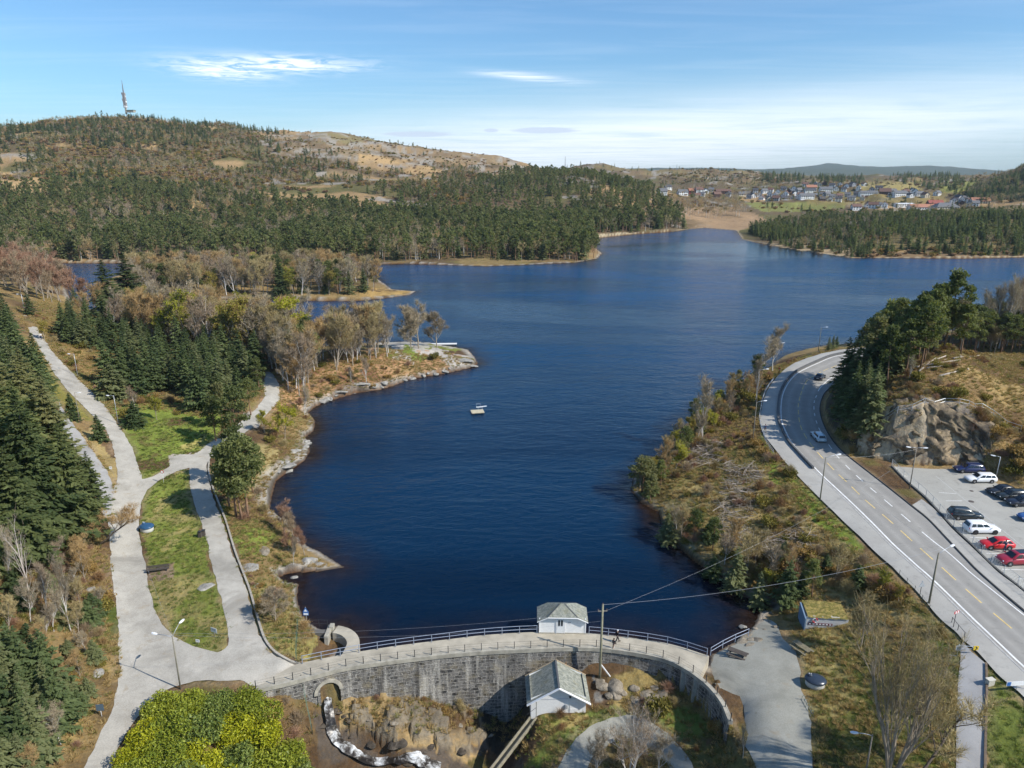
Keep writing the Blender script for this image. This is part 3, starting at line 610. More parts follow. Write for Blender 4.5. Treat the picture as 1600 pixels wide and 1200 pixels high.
# ================================================================== LAKE
wn = 300
wa = np.linspace(-AZ, AZ, wn); wr = 60*np.exp(np.linspace(0, math.log(1300/60), 420))
A2, R2 = np.meshgrid(wa, wr); WX = (R2*np.sin(A2)).ravel(); WY = (R2*np.cos(A2)).ravel()
wsd = np.where(in_poly(WX, WY, LAKE) & ~in_poly(WX, WY, SPIT), 1, -1)*np.minimum(seg_dist(WX, WY, LAKE, True), seg_dist(WX, WY, SPIT, True))
k = np.arange(420*wn).reshape(420, wn)
wf = np.stack([k[:-1,:-1].ravel(), k[:-1,1:].ravel(), k[1:,1:].ravel(), k[1:,:-1].ravel()], 1)
cell = np.interp(np.hypot(WX, WY), [60, 1300], [.8, 18])
keep = (wsd > -3-cell*2)[wf].any(1) & ~((WY < np.interp(WX, DS[:,0][:60], DS[:,1][:60])-.0) & (WY < 76) & (WX > -22) & (WX < 24))[wf].any(1) & ~in_poly(WX, WY, HOLLOW)[wf].any(1)
wf = wf[keep]
t = NT('lake_water')
dp = t.attr('shore', 'Fac'); P_ = t.pos()
w1 = t.noise(.75, 4, .62, t.mapping(P_, (.45, 1.0, 1), (0, 0, R(14))), .6); w2 = t.noise(.16, 4, .55, t.mapping(P_, (.5, 1.0, 1), (0, 0, R(-10))), .4); w3 = t.noise(3.2, 2, .5, t.mapping(P_, (.6, 1, 1), (0, 0, R(20))))
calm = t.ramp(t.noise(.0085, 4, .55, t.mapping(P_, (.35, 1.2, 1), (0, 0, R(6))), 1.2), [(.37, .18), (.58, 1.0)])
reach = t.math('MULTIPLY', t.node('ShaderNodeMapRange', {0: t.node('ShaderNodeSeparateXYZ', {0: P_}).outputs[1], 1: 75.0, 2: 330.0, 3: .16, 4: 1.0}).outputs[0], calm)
hgt = t.math('ADD', t.math('ADD', t.math('MULTIPLY', w1, .55), t.math('MULTIPLY', w2, 1.1)), t.math('MULTIPLY', w3, .10))
nb = t.node('ShaderNodeBump', {'Height': hgt, 'Strength': reach, 'Distance': 1.15})
t.set(t.b, 'Normal', nb.outputs[0])
deep_sheen = t.mix(reach, (.0003,.0026,.0095), (.0026,.060,.158))  # sky reflection put into the colour: blacker near and in calms, bluer far
bed = t.mix(t.ramp(t.noise(.5, 4, .6, P_), [(.3, 0), (.7, 1)]), (.007,.0045,.005), (.026,.015,.010))
c = t.mix(t.ramp(t.math('ADD', dp, t.math('MULTIPLY_ADD', t.noise(.12, 4, .6, P_), .3, -.15)), [(.02, 0), (.14, .6), (.34, 1)]), bed, deep_sheen)
t.set(t.b, 'IOR', 1.33)
t.set(t.b, 'Specular Tint', (.28,.74,1.0,1)); WATER_M = t.done(c, .10, .33)
me = mesh_from('lake_water', np.c_[WX, WY, np.full(len(WX), WATER)], wf, WATER_M, True, {'shore': ('POINT', 'FLOAT', np.clip(wsd/22, 0, 1))})
tag(link('lake_water', me), kind='structure')

# ================================================================== PATHS, ROAD, PARKING
def sheet(name, poly, mat, lift, hole=None, step=1.0, zf=None, edge=0.0):
    """a made surface lying on the ground: outline + inner grid, triangulated"""
    p = resample(np.vstack([poly, poly[:1]]), step)[:-1]
    if edge: p = p+np.c_[edge*fbm(p[:,0]/1.1, p[:,1]/1.1, 4, 5), edge*fbm(p[:,0]/1.1+40, p[:,1]/1.1, 4, 6)]
    loops = [p]+([resample(np.vstack([hole, hole[:1]]), step)[:-1]] if hole is not None else [])
    if hole is not None and edge: loops[1] = loops[1]+np.c_[edge*fbm(loops[1][:,0]/2.2, loops[1][:,1]/2.2, 3, 5), edge*fbm(loops[1][:,0]/2.2+40, loops[1][:,1]/2.2, 3, 6)]
    vs = []; es = []
    for L in loops:
        o = len(vs); vs += [Vector(q) for q in L]; es += [(o+i, o+(i+1) % len(L)) for i in range(len(L))]
    gx, gy = np.meshgrid(np.arange(p[:,0].min(), p[:,0].max(), step*1.6), np.arange(p[:,1].min(), p[:,1].max(), step*1.6))
    gx = gx.ravel(); gy = gy.ravel(); m = in_poly(gx, gy, p) & (seg_dist(gx, gy, p, True) > step*.6)
    if hole is not None: m &= ~in_poly(gx, gy, loops[1]) & (seg_dist(gx, gy, loops[1], True) > step*.6)
    vs += [Vector((a, b)) for a, b in zip(gx[m], gy[m])]
    v2, _, f2, _, _, _ = geometry.delaunay_2d_cdt(vs, es, [], 0, 1e-4)
    A = np.array([(q.x, q.y) for q in v2]); Fm = np.array([f for f in f2 if len(f) == 3])
    c3 = A[Fm].mean(1); kp = in_poly(c3[:,0], c3[:,1], p)
    if hole is not None: kp &= ~in_poly(c3[:,0], c3[:,1], loops[1])
    Fm = Fm[kp]
    z = (base(A[:,0], A[:,1]) if zf is None else zf(A[:,0], A[:,1]))+lift
    o = link(name, mesh_from(name, np.c_[A, z], Fm, mat, True))
    return tag(o, kind='structure')
def ribbon(line, o0, o1, lift, zf=None):
    """quads between two offsets from a line"""
    L = np.asarray(line); T = np.gradient(L, axis=0); T /= np.linalg.norm(T, axis=1)[:,None]; N = np.c_[T[:,1], -T[:,0]]
    a = L+N*o0; b = L+N*o1
    za = (base(a[:,0], a[:,1]) if zf is None else zf(a[:,0], a[:,1]))+lift; zb = (base(b[:,0], b[:,1]) if zf is None else zf(b[:,0], b[:,1]))+lift
    n = len(L); V = np.vstack([np.c_[a, za], np.c_[b, zb]])
    return V, [(i, i+1, n+i+1, n+i) for i in range(n-1)]
def gravel_mat(name, c0, c1, fine=7.0):
    t = NT(name); P_ = t.pos()
    f = t.math('ADD', t.math('MULTIPLY', t.noise(fine, 4, .7, P_), .6), t.math('MULTIPLY', t.noise(.35, 5, .6, P_), .6))
    c = t.mix(t.ramp(f, [(.42, 0), (.80, 1)]), c0, c1)
    c = t.mix(t.math('MULTIPLY', t.ramp(t.noise(.16, 6, .66, P_, .6), [(.5, 0), (.68, 1)]), .6), c, tuple(x*.66 for x in c0))
    c = t.mix(t.math('MULTIPLY', t.ramp(t.noise(.55, 6, .7, P_, .4), [(.56, 0), (.70, 1)]), .5), c, (.30,.24,.16))
    t.bump(t.noise(fine*2, 3, .7, P_), .35, .05)
    return t.done(c, .95, .15)
GRAVEL_M = gravel_mat('pale_gravel', (.31,.29,.25), (.52,.49,.43))
YARD_M = gravel_mat('grey_gravel', (.25,.245,.205), (.38,.37,.32))
TRACK_M = gravel_mat('track_gravel', (.27,.26,.25), (.42,.41,.39))
def asphalt_mat(name, c0, c1, line=0.0):
    t = NT(name); P_ = t.pos()
    f = t.math('ADD', t.math('MULTIPLY', t.noise(9, 3, .7, P_), .45), t.math('MULTIPLY', t.noise(.3, 6, .62, P_), .75))
    c = t.mix(t.ramp(f, [(.4, 0), (.82, 1)]), c0, c1)
    w = t.attr('lane', 'Fac')
    tr = t.math('MULTIPLY', t.math('ABSOLUTE', t.math('SINE', w)), line)
    c = t.mix(tr, c, tuple(x*.72 for x in c0))

    c = t.mix(t.math('MULTIPLY', t.ramp(t.noise(.9, 6, .7, t.mapping(P_, (1,1,1), loc=(3,9,0))), [(.56, 0), (.66, 1)]), .35), c, tuple(x*.6 for x in c0))
    return t.done(c, .9, .25)
ROAD_M = asphalt_mat('worn_asphalt', (.275,.262,.24), (.375,.36,.325), .42)
WALK_M = asphalt_mat('pavement_asphalt', (.33,.315,.285), (.43,.415,.375))
PARK_M = asphalt_mat('car_park_asphalt', (.31,.30,.27), (.41,.40,.36))
SIDE_M = asphalt_mat('side_path_asphalt', (.30,.29,.28), (.41,.40,.385))
sheet('gravel_path', POLY['gravel'], GRAVEL_M, .04, POLY['hole'], .6, edge=.22)
sheet('gravel_track', POLY['track'], TRACK_M, .025, edge=.3)
sheet('gravel_yard', POLY['yard'], YARD_M, .05, edge=.2, zf=lambda x, y: np.minimum(base(x, y), hgrid(x, y)+.22))
sheet('gravel_drive', POLY['loop'], YARD_M, .05, edge=.25)
sheet('asphalt_side_path', POLY['side'], SIDE_M, .07)
sheet('parking_lot', POLY['park'], PARK_M, .04)
# carriageway as a ribbon so tyre tracks follow it
n_ = 260
def even(L): return resample(L, 1e9 if False else 1.0)
def pair_ribbon(A_, B_, m, lift, name, mat):
    a = np.stack([np.interp(np.linspace(0, 1, n_), np.linspace(0, 1, len(A_)), A_[:,i]) for i in (0, 1)], 1)
    b = np.array([B_[np.argmin(np.hypot(*(B_-q).T))] for q in a]) if False else np.stack([np.interp(np.linspace(0, 1, n_), np.linspace(0, 1, len(B_)), B_[:,i]) for i in (0, 1)], 1)
    V = []; lane = []
    for j in range(m+1):
        q = a+(b-a)*j/m; V.append(np.c_[q, base(q[:,0], q[:,1])+lift]); lane += [j/m*math.pi*4]*n_
    Fc = np.array([(j*n_+i, j*n_+i+1, (j+1)*n_+i+1, (j+1)*n_+i) for j in range(m) for i in range(n_-1)])
    return tag(link(name, mesh_from(name, np.vstack(V), Fc, mat, True, {'lane': ('POINT', 'FLOAT', lane)})), kind='structure')
pair_ribbon(resample(KERB, 1.0), resample(RKERB, 1.0), 16, .045, 'road', ROAD_M)
KW = .14
pair_ribbon(resample(WALK_OUT, 1.0), resample(KERB, 1.0), 4, KW+.05, 'pavement', WALK_M)
# ================================================================== TREES
def rnd(n): return RNG.random(n)
def foliage_mat(name, dark, light, third=None, thr=.5, trans=.42, rough=.75, objvar=.5):
    t = NT(name)
    a = t.attr('tint', 'Fac'); r = t.rnd()
    f = t.math('ADD', t.math('MULTIPLY', a, 1-objvar), t.math('MULTIPLY', r, objvar))
    c = t.ramp(f, [(.12, dark), (.5, tuple((x+y)/2 for x, y in zip(dark, light))), (.88, light)])
    if third is not None:
        k = t.math('GREATER_THAN', t.math('FRACT', t.math('MULTIPLY', r, 7.31)), thr)
        c = t.mix(t.math('MULTIPLY', k, .8), c, third)
    t.done(c, rough, .2)
    tr = t.node('ShaderNodeBsdfTranslucent', {'Color': t.mix(1.0, c, (1.25,1.3,.8), 'MULTIPLY')})
    t.set(t.out, 'Surface', t.node('ShaderNodeMixShader', {0: trans, 1: t.b.outputs[0], 2: tr.outputs[0]}).outputs[0])
    return t.m
def bark_mat(name, a, b, sc=(6,6,1.2)):
    t = NT(name); f = t.noise(1.0, 4, .65, t.mapping(t.coord(), sc))
    t.bump(f, .6, .05)
    return t.done(t.mix(t.ramp(f, [(.35, 0), (.65, 1)]), a, b), .9, .15)
M_SPRUCE = foliage_mat('spruce_needles', (.048,.082,.034), (.205,.250,.100), (.220,.235,.110), .74)
M_SPRUCE2 = foliage_mat('tall_spruce_needles', (.052,.082,.032), (.235,.260,.095), (.265,.255,.110), .76)
M_PINE = foliage_mat('pine_needles', (.065,.088,.030), (.225,.240,.085), (.195,.190,.082), .74)
M_TWIG = foliage_mat('bare_twigs', (0.242,0.187,0.089), (0.504,0.404,0.200), (0.411,0.265,0.118), .6, .1)
M_TWIGRED = foliage_mat('reddish_twigs', (.23,.125,.080), (.42,.26,.17), (.32,.25,.16), .7, .1)
M_TWIGGREY = foliage_mat('silver_twigs', (0.218,0.174,0.120), (0.438,0.359,0.244), (0.322,0.240,0.166), .7, .1)
M_BUD = foliage_mat('fresh_buds', (0.184,0.191,0.022), (0.426,0.409,0.035), (0.283,0.236,0.050), .6, .3)
M_BUDB = foliage_mat('bright_buds', (.20,.21,.02), (.42,.40,.03), None, .5, .35)
M_SHRUB = foliage_mat('shrub_leaves', (0.086,0.088,0.018), (0.282,0.225,0.050), (0.320,0.196,0.066), .6, .2)
M_HEATHER = foliage_mat('heather_twigs', (0.134,0.078,0.043), (0.360,0.216,0.099), (0.216,0.172,0.068), .6, .1)
M_BARK = bark_mat('grey_bark', (.22,.18,.135), (.40,.345,.275))
M_BARKP = bark_mat('pine_bark', (.17,.105,.068), (.31,.19,.115))
M_BARKD = bark_mat('dark_bark', (.07,.055,.042), (.15,.12,.095))
M_BIRCH = bark_mat('birch_bark', (.42,.39,.35), (.66,.63,.58), (4,4,9))
M_DEAD = bark_mat('dead_wood', (.36,.30,.25), (.56,.50,.44))

def quads(P, A, B):
    """quad leaves: centre P, half-axes A, B"""
    n = len(P)
    V = np.stack([P-A-B, P+A-B*.45, P+A+B*.45, P-A+B], 1).reshape(-1, 3)
    return V, np.arange(n*4).reshape(n, 4)
def unit(v): return v/np.maximum(np.linalg.norm(v, axis=-1, keepdims=True), 1e-9)
def leafmesh(name, P, A, B, mat, tint=None):
    V, Fc = quads(P, A, B); n = len(P)
    tint = rnd(n) if tint is None else tint
    return mesh_from(name, V, Fc, mat, False, {'tint': ('POINT', 'FLOAT', np.repeat(tint, 4))})
def spruce_crown(h, Rr, nb, nl, lw, mat, name='spruce_crown', skirt=.05, ragged=.35):
    i = np.arange(nb); t = (i+rnd(nb))/nb
    t = 1-(1-t)**.78
    zb = h*(skirt+(1-skirt)*t)
    Lb = Rr*(1-t)**.9*(1-ragged+2*ragged*rnd(nb))+.12
    az = i*2.39996+rnd(nb)*.8
    sl = .25*t-.32+.25*rnd(nb)                         # lower branches droop
    s = (.12+.9*rnd((nb, nl))**.75)
    d = np.stack([np.cos(az), np.sin(az)], 1); lt = np.stack([-np.sin(az), np.cos(az)], 1)
    w = (rnd((nb, nl))-.5)*(Lb[:,None]*.5*(1.15-s))*1.3
    r = Lb[:,None]*s
    P = np.empty((nb, nl, 3))
    P[...,:2] = d[:,None]*r[...,None]+lt[:,None]*w[...,None]
    P[...,2] = zb[:,None]+sl[:,None]*r+.22*(s**2)*Lb[:,None]*.5-np.abs(w)*.35+(rnd((nb, nl))-.5)*.15
    ax = d[:,None]*1.0+lt[:,None]*(np.sign(w)*.8)[...,None]
    A = np.concatenate([ax, (sl[:,None]*.8-.2+.5*(rnd((nb, nl))-.5))[...,None]], 2); A = unit(A)
    up = np.zeros_like(A); up[...,2] = 1; up += (rnd((nb, nl, 3))-.5)*1.1
    B = unit(np.cross(A, up))
    sz = lw*(.7+.6*rnd((nb, nl)))*np.clip(Lb[:,None]/Rr*1.2+.35, .4, 1.2)
    tint = np.clip(.5*rnd((nb, nl))+.5*s*rnd((nb, 1))+.1, 0, 1)
    return leafmesh(name, P.reshape(-1,3), (A*sz[...,None]).reshape(-1,3), (B*sz[...,None]*.42).reshape(-1,3), mat, tint.ravel())
def trunk_mesh(h, r0, mat, name='trunk', lean=(0,0), n=7, bend=.0, top=.06):
    m = MB(); k = 8
    pts = [(lean[0]*h*t+bend*h*math.sin(t*3.1), lean[1]*h*t+bend*.6*h*math.sin(t*4.4+1), h*t-.3*(t == 0)) for t in np.linspace(0, 1, k)]
    m.tube(pts, [r0*(1-t*(1-top)) for t in np.linspace(0, 1, k)], n)
    return mesh_from(name, m.v, m.f, mat, True), pts
def clump_leaves(cs, rs, per, lw, flat=.6):
    """leaf quads filled into ellipsoid clumps"""
    P = []
    for c, r in zip(cs, rs):
        v = unit(RNG.normal(size=(per, 3)))*(rnd(per)**.45)[:,None]*r
        v[:,2] *= flat; P.append(v+c)
    P = np.vstack(P); n = len(P)
    A = unit(RNG.normal(size=(n, 3))+np.array([0,0,.35])); B = unit(np.cross(A, RNG.normal(size=(n, 3))))
    s = lw*(.6+.8*rnd(n))[:,None]
    return P, A*s, B*s*.55
def pine_tree(h, crown_from, Rr, nclump, per, lw, seed=0):
    tm, pts = trunk_mesh(h*.95, .017*h, M_BARKP, 'pine_trunk', ((rnd(1)[0]-.5)*.08, (rnd(1)[0]-.5)*.08), bend=.015)
    m = MB(); m.v = [tuple(v.co) for v in tm.vertices]; m.f = [tuple(p.vertices) for p in tm.polygons]
    cs, rs = [], []
    for i in range(nclump):
        t = crown_from+(1-crown_from)*((i+.6)/nclump)**.9
        q = np.array(pts[min(len(pts)-1, int(t*(len(pts)-1)))]); q[2] = h*t
        a = i*2.4+rnd(1)[0]*.9; prof = math.sin(math.pi*min(1, (t-crown_from)/(1-crown_from)*.72+.24))
        L = Rr*(.35+.75*rnd(1)[0])*prof
        c = q+np.array([math.cos(a)*L, math.sin(a)*L, .1*h*.3*rnd(1)[0]])
        m.tube([q-np.array([0,0,.05*h]), (q+c)/2-np.array([0,0,.02*h]), c], [.05*h*.1, .03*h*.1, .012*h*.1], 4, cap=False)
        cs.append(c); rs.append(Rr*(.36+.24*rnd(1)[0]))
    cs.append(np.array(pts[-1])); rs.append(Rr*.42)
    for i in range(3):        # dead lower limbs
        t = crown_from*(.45+.5*rnd(1)[0]); a = rnd(1)[0]*6.3; q = np.array(pts[int(t*(len(pts)-1))]); q[2] = h*t
        m.tube([q, q+np.array([math.cos(a)*1.3, math.sin(a)*1.3, .25])], [.04, .012], 3, cap=False)
    P, A, B = clump_leaves(cs, rs, per, lw, .62)
    return mesh_from('pine_trunk', m.v, m.f, M_BARKP, True), leafmesh('pine_crown', P, A, B, M_PINE)
def bare_tree(h, spread, ntwig, tw, mat, bark, stems=1, fork=.28, bud=None, nbud=0, budsz=.1, seed=1, uplift=.75, lean=(0,0)):
    """trunk and limbs as tubes; fine twigs as slivers"""
    rg = random.Random(seed); m = MB(); tips = []
    def grow(p, d, L, r, lv):
        k = 4; pts = [Vector(p)]; dd = Vector(d)
        for i in range(k):
            dd = (dd+Vector((rg.uniform(-1,1), rg.uniform(-1,1), rg.uniform(-.4,.8)))*.16).normalized()
            pts.append(pts[-1]+dd*(L/k))
        rs = [r*(1-.55*i/k) for i in range(k+1)]
        m.tube(pts, rs, 6 if lv == 0 else (4 if lv == 1 else 3), cap=False)
        if lv >= 3: tips.extend([(q, dd) for q in pts[1:]]); return
        if lv == 2: tips.extend([(q, dd) for q in pts[2:]])
        nb = (9 if lv == 0 else 5 if lv == 1 else 4)
        for i in range(nb):
            t = (fork+(1-fork)*(i+rg.random()*.7)/nb) if lv == 0 else (.25+.75*(i+rg.random())/nb)
            t = min(t, .999); q = pts[int(t*k)].lerp(pts[min(k, int(t*k)+1)], t*k-int(t*k))
            a = rg.uniform(0, 6.283); u = Vector((math.cos(a), math.sin(a), 0))
            nd = (dd*(uplift if lv == 0 else .7)+u*spread*(1.15 if lv == 0 else .9)+Vector((0,0,.18))).normalized()
            grow(q, nd, L*(.50 if lv == 0 else .52)*(1.15-.45*t)*rg.uniform(.8,1.2), r*(1-.5*t)*.5, lv+1)
    for s_ in range(stems):
        a = s_*6.283/max(1, stems)+rg.random(); o = .02*h*(stems > 1)
        d = Vector((math.cos(a)*.22*(stems > 1)+lean[0], math.sin(a)*.22*(stems > 1)+lean[1], 1)).normalized()
        grow((math.cos(a)*o, math.sin(a)*o, -.2), d, h*.78*rg.uniform(.85, 1.05), .011*h+.03, 0)
    tp = np.array([list(q) for q, _ in tips]); td = np.array([list(d) for _, d in tips])
    k = RNG.integers(0, len(tp), ntwig)
    D = unit(td[k]*.7+RNG.normal(size=(ntwig, 3))*.55+np.array([0,0,.25])); Lh = (.035*h*(.5+.9*rnd(ntwig)))[:,None]
    P = tp[k]+D*Lh; B = unit(np.cross(D, RNG.normal(size=(ntwig, 3))))*tw
    V, Fc = quads(P, D*Lh, B); tint = np.repeat(rnd(ntwig), 4); mi = np.zeros(ntwig, int)
    mats = [mat]
    if bud is not None and nbud:
        k2 = RNG.integers(0, ntwig, nbud); Pb = P[k2]+D[k2]*Lh[k2]*RNG.uniform(-1, 1, (nbud,1))+RNG.normal(size=(nbud,3))*.04*h*.25
        A = unit(RNG.normal(size=(nbud, 3)))*budsz; Bb = unit(np.cross(A, RNG.normal(size=(nbud,3))))*budsz*.7
        V2, F2 = quads(Pb, A, Bb); Fc = np.vstack([Fc, F2+len(V)]); V = np.vstack([V, V2]); tint = np.r_[tint, np.repeat(rnd(nbud), 4)]
        mi = np.r_[mi, np.ones(nbud, int)]; mats.append(bud)
    cm = mesh_from('bare_crown', V, Fc, None, False, {'tint': ('POINT', 'FLOAT', tint)}, mats=mats, midx=mi)
    return mesh_from('bare_trunk', m.v, m.f, bark, True), cm
def bush_mesh(h, r, n, lw, mat, lobes=6, flat=.8, name='bush_leaves'):
    cs = [np.array([0,0,h*.45])]+[np.array([math.cos(a)*r*.55, math.sin(a)*r*.55, h*(.3+.4*rnd(1)[0])]) for a in np.linspace(0, 6.28, lobes)[:-1]+rnd(lobes-1)*.6]
    P, A, B = clump_leaves(cs, [r*.55]+[r*(.34+.22*rnd(1)[0]) for _ in cs[1:]], n//len(cs), lw, flat)
    P[:,2] = np.abs(P[:,2])+.02
    return leafmesh(name, P, A, B, mat)
def twig_bush(h, r, n, tw, mat, name='bush_twigs'):
    az = rnd(n)*6.283; el = .35+1.15*rnd(n)**.7
    D = np.stack([np.cos(az)*np.cos(el), np.sin(az)*np.cos(el), np.sin(el)], 1)
    s = rnd(n)**.5; P = D*s[:,None]*np.array([r, r, h])*.8
    L = (.12*h+.18*h*rnd(n))[:,None]; D2 = unit(D+RNG.normal(size=(n,3))*.35)
    B = unit(np.cross(D2, RNG.normal(size=(n,3))))*tw
    return leafmesh(name, P+D2*L*.5, D2*L, B, mat)
def conifer(h, Rr, nb, nl, lw, mat, **kw):
    tm, _ = trunk_mesh(h*.97, .013*h+.04, M_BARKD, 'spruce_trunk')
    return tm, spruce_crown(h, Rr, nb, nl, lw, mat, **kw)

# ---- kinds (trunk mesh, crown mesh, height they were made at)
K = {}
for i in range(3): K['big_spruce%d' % i] = (*conifer(20, 4.3, 210, 26, .40, M_SPRUCE2, skirt=.08, ragged=.62), 20)
for i in range(3): K['spruce%d' % i] = (*conifer(11, 2.5, 120, 17, .32, M_SPRUCE, ragged=.5), 11)
for i in range(2): K['wide_spruce%d' % i] = (*conifer(6, 2.5, 110, 18, .30, M_SPRUCE, skirt=.01), 6)
for i in range(3): K['pine%d' % i] = (*pine_tree(14, .34+.08*i, 2.9, 17, 130, .24), 14)
for i in range(3): K['bare%d' % i] = (*bare_tree(14, .58, 2900, .030, (M_TWIG, M_TWIGGREY, M_TWIG)[i], (M_BARK, M_BIRCH, M_BARK)[i], seed=11+i, fork=.16, uplift=1.15), 14)
for i in range(2): K['red%d' % i] = (*bare_tree(15, .52, 3300, .034, M_TWIGRED, M_BARK, seed=21+i, fork=.18, uplift=1.2), 15)
for i in range(2): K['birch%d' % i] = (*bare_tree(13, .42, 2100, .022, M_TWIGGREY, M_BIRCH, seed=31+i, fork=.26, uplift=1.35), 13)
for i in range(2): K['round%d' % i] = (*bare_tree(13, .78, 5200, .028, M_TWIGGREY, M_BARK, seed=41+i, fork=.12, uplift=.9), 13)
for i in range(2): K['bud%d' % i] = (*bare_tree(13, .62, 2200, .026, M_TWIG, M_BARK, seed=51+i, fork=.16, uplift=1.1, bud=M_BUD, nbud=4200, budsz=.14), 13)
K['bright0'] = (*bare_tree(12, .85, 1000, .02, M_TWIG, M_BARK, seed=61, bud=M_BUDB, nbud=2400, budsz=.16), 12)
FAR = {}
FAR['spruce'] = [(spruce_crown(12, 2.3, 60, 4, .75, M_SPRUCE, 'far_spruce_crown'), 12), (spruce_crown(12, 1.9, 60, 4, .7, M_SPRUCE, 'far_spruce_crown'), 12)]
def far_pine(h):
    tm, cm = pine_tree(h, .38, 2.6, 8, 26, .46)
    V = np.vstack([np.array([v.co for v in cm.vertices]), np.array([v.co for v in tm.vertices])])
    Fq = [tuple(p.vertices) for p in cm.polygons]; o = len(cm.vertices); Ft = [tuple(i+o for i in p.vertices) for p in tm.polygons]
    tint = np.r_[np.repeat(rnd(len(Fq)), 4), np.zeros(len(tm.vertices))]
    return mesh_from('far_pine', V, Fq+Ft, None, False, {'tint': ('POINT', 'FLOAT', tint)}, mats=[M_PINE, M_BARKP], midx=[0]*len(Fq)+[1]*len(Ft))
FAR['pine'] = [(far_pine(14), 14), (far_pine(14), 14)]
def far_bare(h, mat, seed, bark=None):
    tm, cm = bare_tree(h, .7, 420, .05, mat, M_BARK, seed=seed)
    tm2, _ = trunk_mesh(h*.7, .016*h, bark or M_BARK)
    V = np.vstack([np.array([v.co for v in cm.vertices]), np.array([v.co for v in tm2.vertices])]); o = len(cm.vertices)
    Fq = [tuple(p.vertices) for p in cm.polygons]; Ft = [tuple(i+o for i in p.vertices) for p in tm2.polygons]
    tint = np.r_[np.repeat(rnd(len(Fq)), 4), np.zeros(len(tm2.vertices))]
    return mesh_from('far_bare_tree', V, Fq+Ft, None, False, {'tint': ('POINT', 'FLOAT', tint)}, mats=[mat, bark or M_BARK], midx=[0]*len(Fq)+[1]*len(Ft))
FAR['bare'] = [(far_bare(12, M_TWIG, 71), 12), (far_bare(12, M_TWIGGREY, 72, M_BIRCH), 12)]
FAR['red'] = [(far_bare(12, M_TWIGRED, 73), 12)]
FAR['bush'] = [(bush_mesh(2.4, 2.0, 150, .38, M_SHRUB), 2.4), (bush_mesh(2.2, 2.0, 150, .38, M_HEATHER), 2.2)]

def scatter(name, P, S, idx, meshes, label=None, tilt=0.0):
    """one 'stuff' object: a cloud of ground points that carries far too many plants to count"""
    me = bpy.data.meshes.new(name); me.vertices.add(len(P)); me.vertices.foreach_set('co', np.asarray(P, np.float32).ravel())
    n = len(P)
    at = me.attributes.new('size', 'FLOAT_VECTOR', 'POINT'); at.data.foreach_set('vector', np.asarray(S, np.float32).ravel())
    at = me.attributes.new('turn', 'FLOAT_VECTOR', 'POINT'); rt = np.c_[(rnd(n)-.5)*tilt, (rnd(n)-.5)*tilt, rnd(n)*6.283]; at.data.foreach_set('vector', rt.astype(np.float32).ravel())
    at = me.attributes.new('which', 'INT', 'POINT'); at.data.foreach_set('value', np.asarray(idx, np.int32))
    o = link(name, me); tag(o, label, None, None, 'stuff')
    coll = bpy.data.collections.new(name+'_kinds')
    for i, m_ in enumerate(meshes):
        q = bpy.data.objects.new('%s_%02d' % (name, i), m_); coll.objects.link(q)
    g = bpy.data.node_groups.new(name, 'GeometryNodeTree')
    g.interface.new_socket('Geometry', in_out='INPUT', socket_type='NodeSocketGeometry'); g.interface.new_socket('Geometry', in_out='OUTPUT', socket_type='NodeSocketGeometry')
    gi = g.nodes.new('NodeGroupInput'); go = g.nodes.new('NodeGroupOutput')
    ci = g.nodes.new('GeometryNodeCollectionInfo'); ci.inputs['Collection'].default_value = coll; ci.inputs['Separate Children'].default_value = True; ci.inputs['Reset Children'].default_value = True
    ip = g.nodes.new('GeometryNodeInstanceOnPoints'); ip.inputs['Pick Instance'].default_value = True
    def na(nm, ty):
        a = g.nodes.new('GeometryNodeInputNamedAttribute'); a.data_type = ty; a.inputs['Name'].default_value = nm; return a.outputs['Attribute']
    er = g.nodes.new('FunctionNodeEulerToRotation'); g.links.new(na('turn', 'FLOAT_VECTOR'), er.inputs[0])
    g.links.new(gi.outputs[0], ip.inputs['Points']); g.links.new(ci.outputs[0], ip.inputs['Instance'])
    g.links.new(na('which', 'INT'), ip.inputs['Instance Index']); g.links.new(er.outputs[0], ip.inputs['Rotation']); g.links.new(na('size', 'FLOAT_VECTOR'), ip.inputs['Scale'])
    g.links.new(ip.outputs[0], go.inputs[0])
    md_ = o.modifiers.new('plants', 'NODES'); md_.node_group = g
    return o
# ================================================================== FAR WOODS (too many to count)
def fan_points(n, d0, d1, px0=-60, px1=1660, flat=1.0):
    """random ground points between two distances"""
    a0 = math.atan2(*(atd(px0, 400, 100)[:2])); a1 = math.atan2(*(atd(px1, 400, 100)[:2]))
    a = a0+(a1-a0)*rnd(n); d = np.sqrt(d0*d0+(d1*d1-d0*d0)*rnd(n)) if flat else d0*(d1/d0)**rnd(n)
    return d*np.sin(a), d*np.cos(a)
FOREST = {}     # kind -> list of (x, y, z, height)
def plant(kind, x, y, z, h): FOREST.setdefault(kind, []).append(np.c_[x, y, z, h])
def zone(poly, d0, d1, n, mixw, hts, dens=None, jitter=0):
    x, y = fan_points(n, d0, d1)
    z, b, sd, md, dd = height(x, y, True)
    px, py = project(x, y, z)
    ok = in_poly(px+jitter*fbm(x/40, y/40, 3, 90), py+jitter*.4*fbm(x/40, y/40, 3, 91), poly) & (sd > 1.5) & (md > 2.0)
    if dens is not None: ok &= dens(x, y, px, py) > rnd(len(x))
    x, y, z = x[ok], y[ok], z[ok]
    cl = fbm(x/70, y/70, 3, 95)                      # kinds grow in patches
    u = np.clip(rnd(len(x))*.62+(cl+.5)*.38, 0, .999); c = 0
    for kind, wgt in mixw:
        m = (u >= c) & (u < c+wgt); c += wgt
        lo, hi = hts[kind]
        plant(kind, x[m], y[m], z[m], lo+(hi-lo)*rnd(m.sum()))
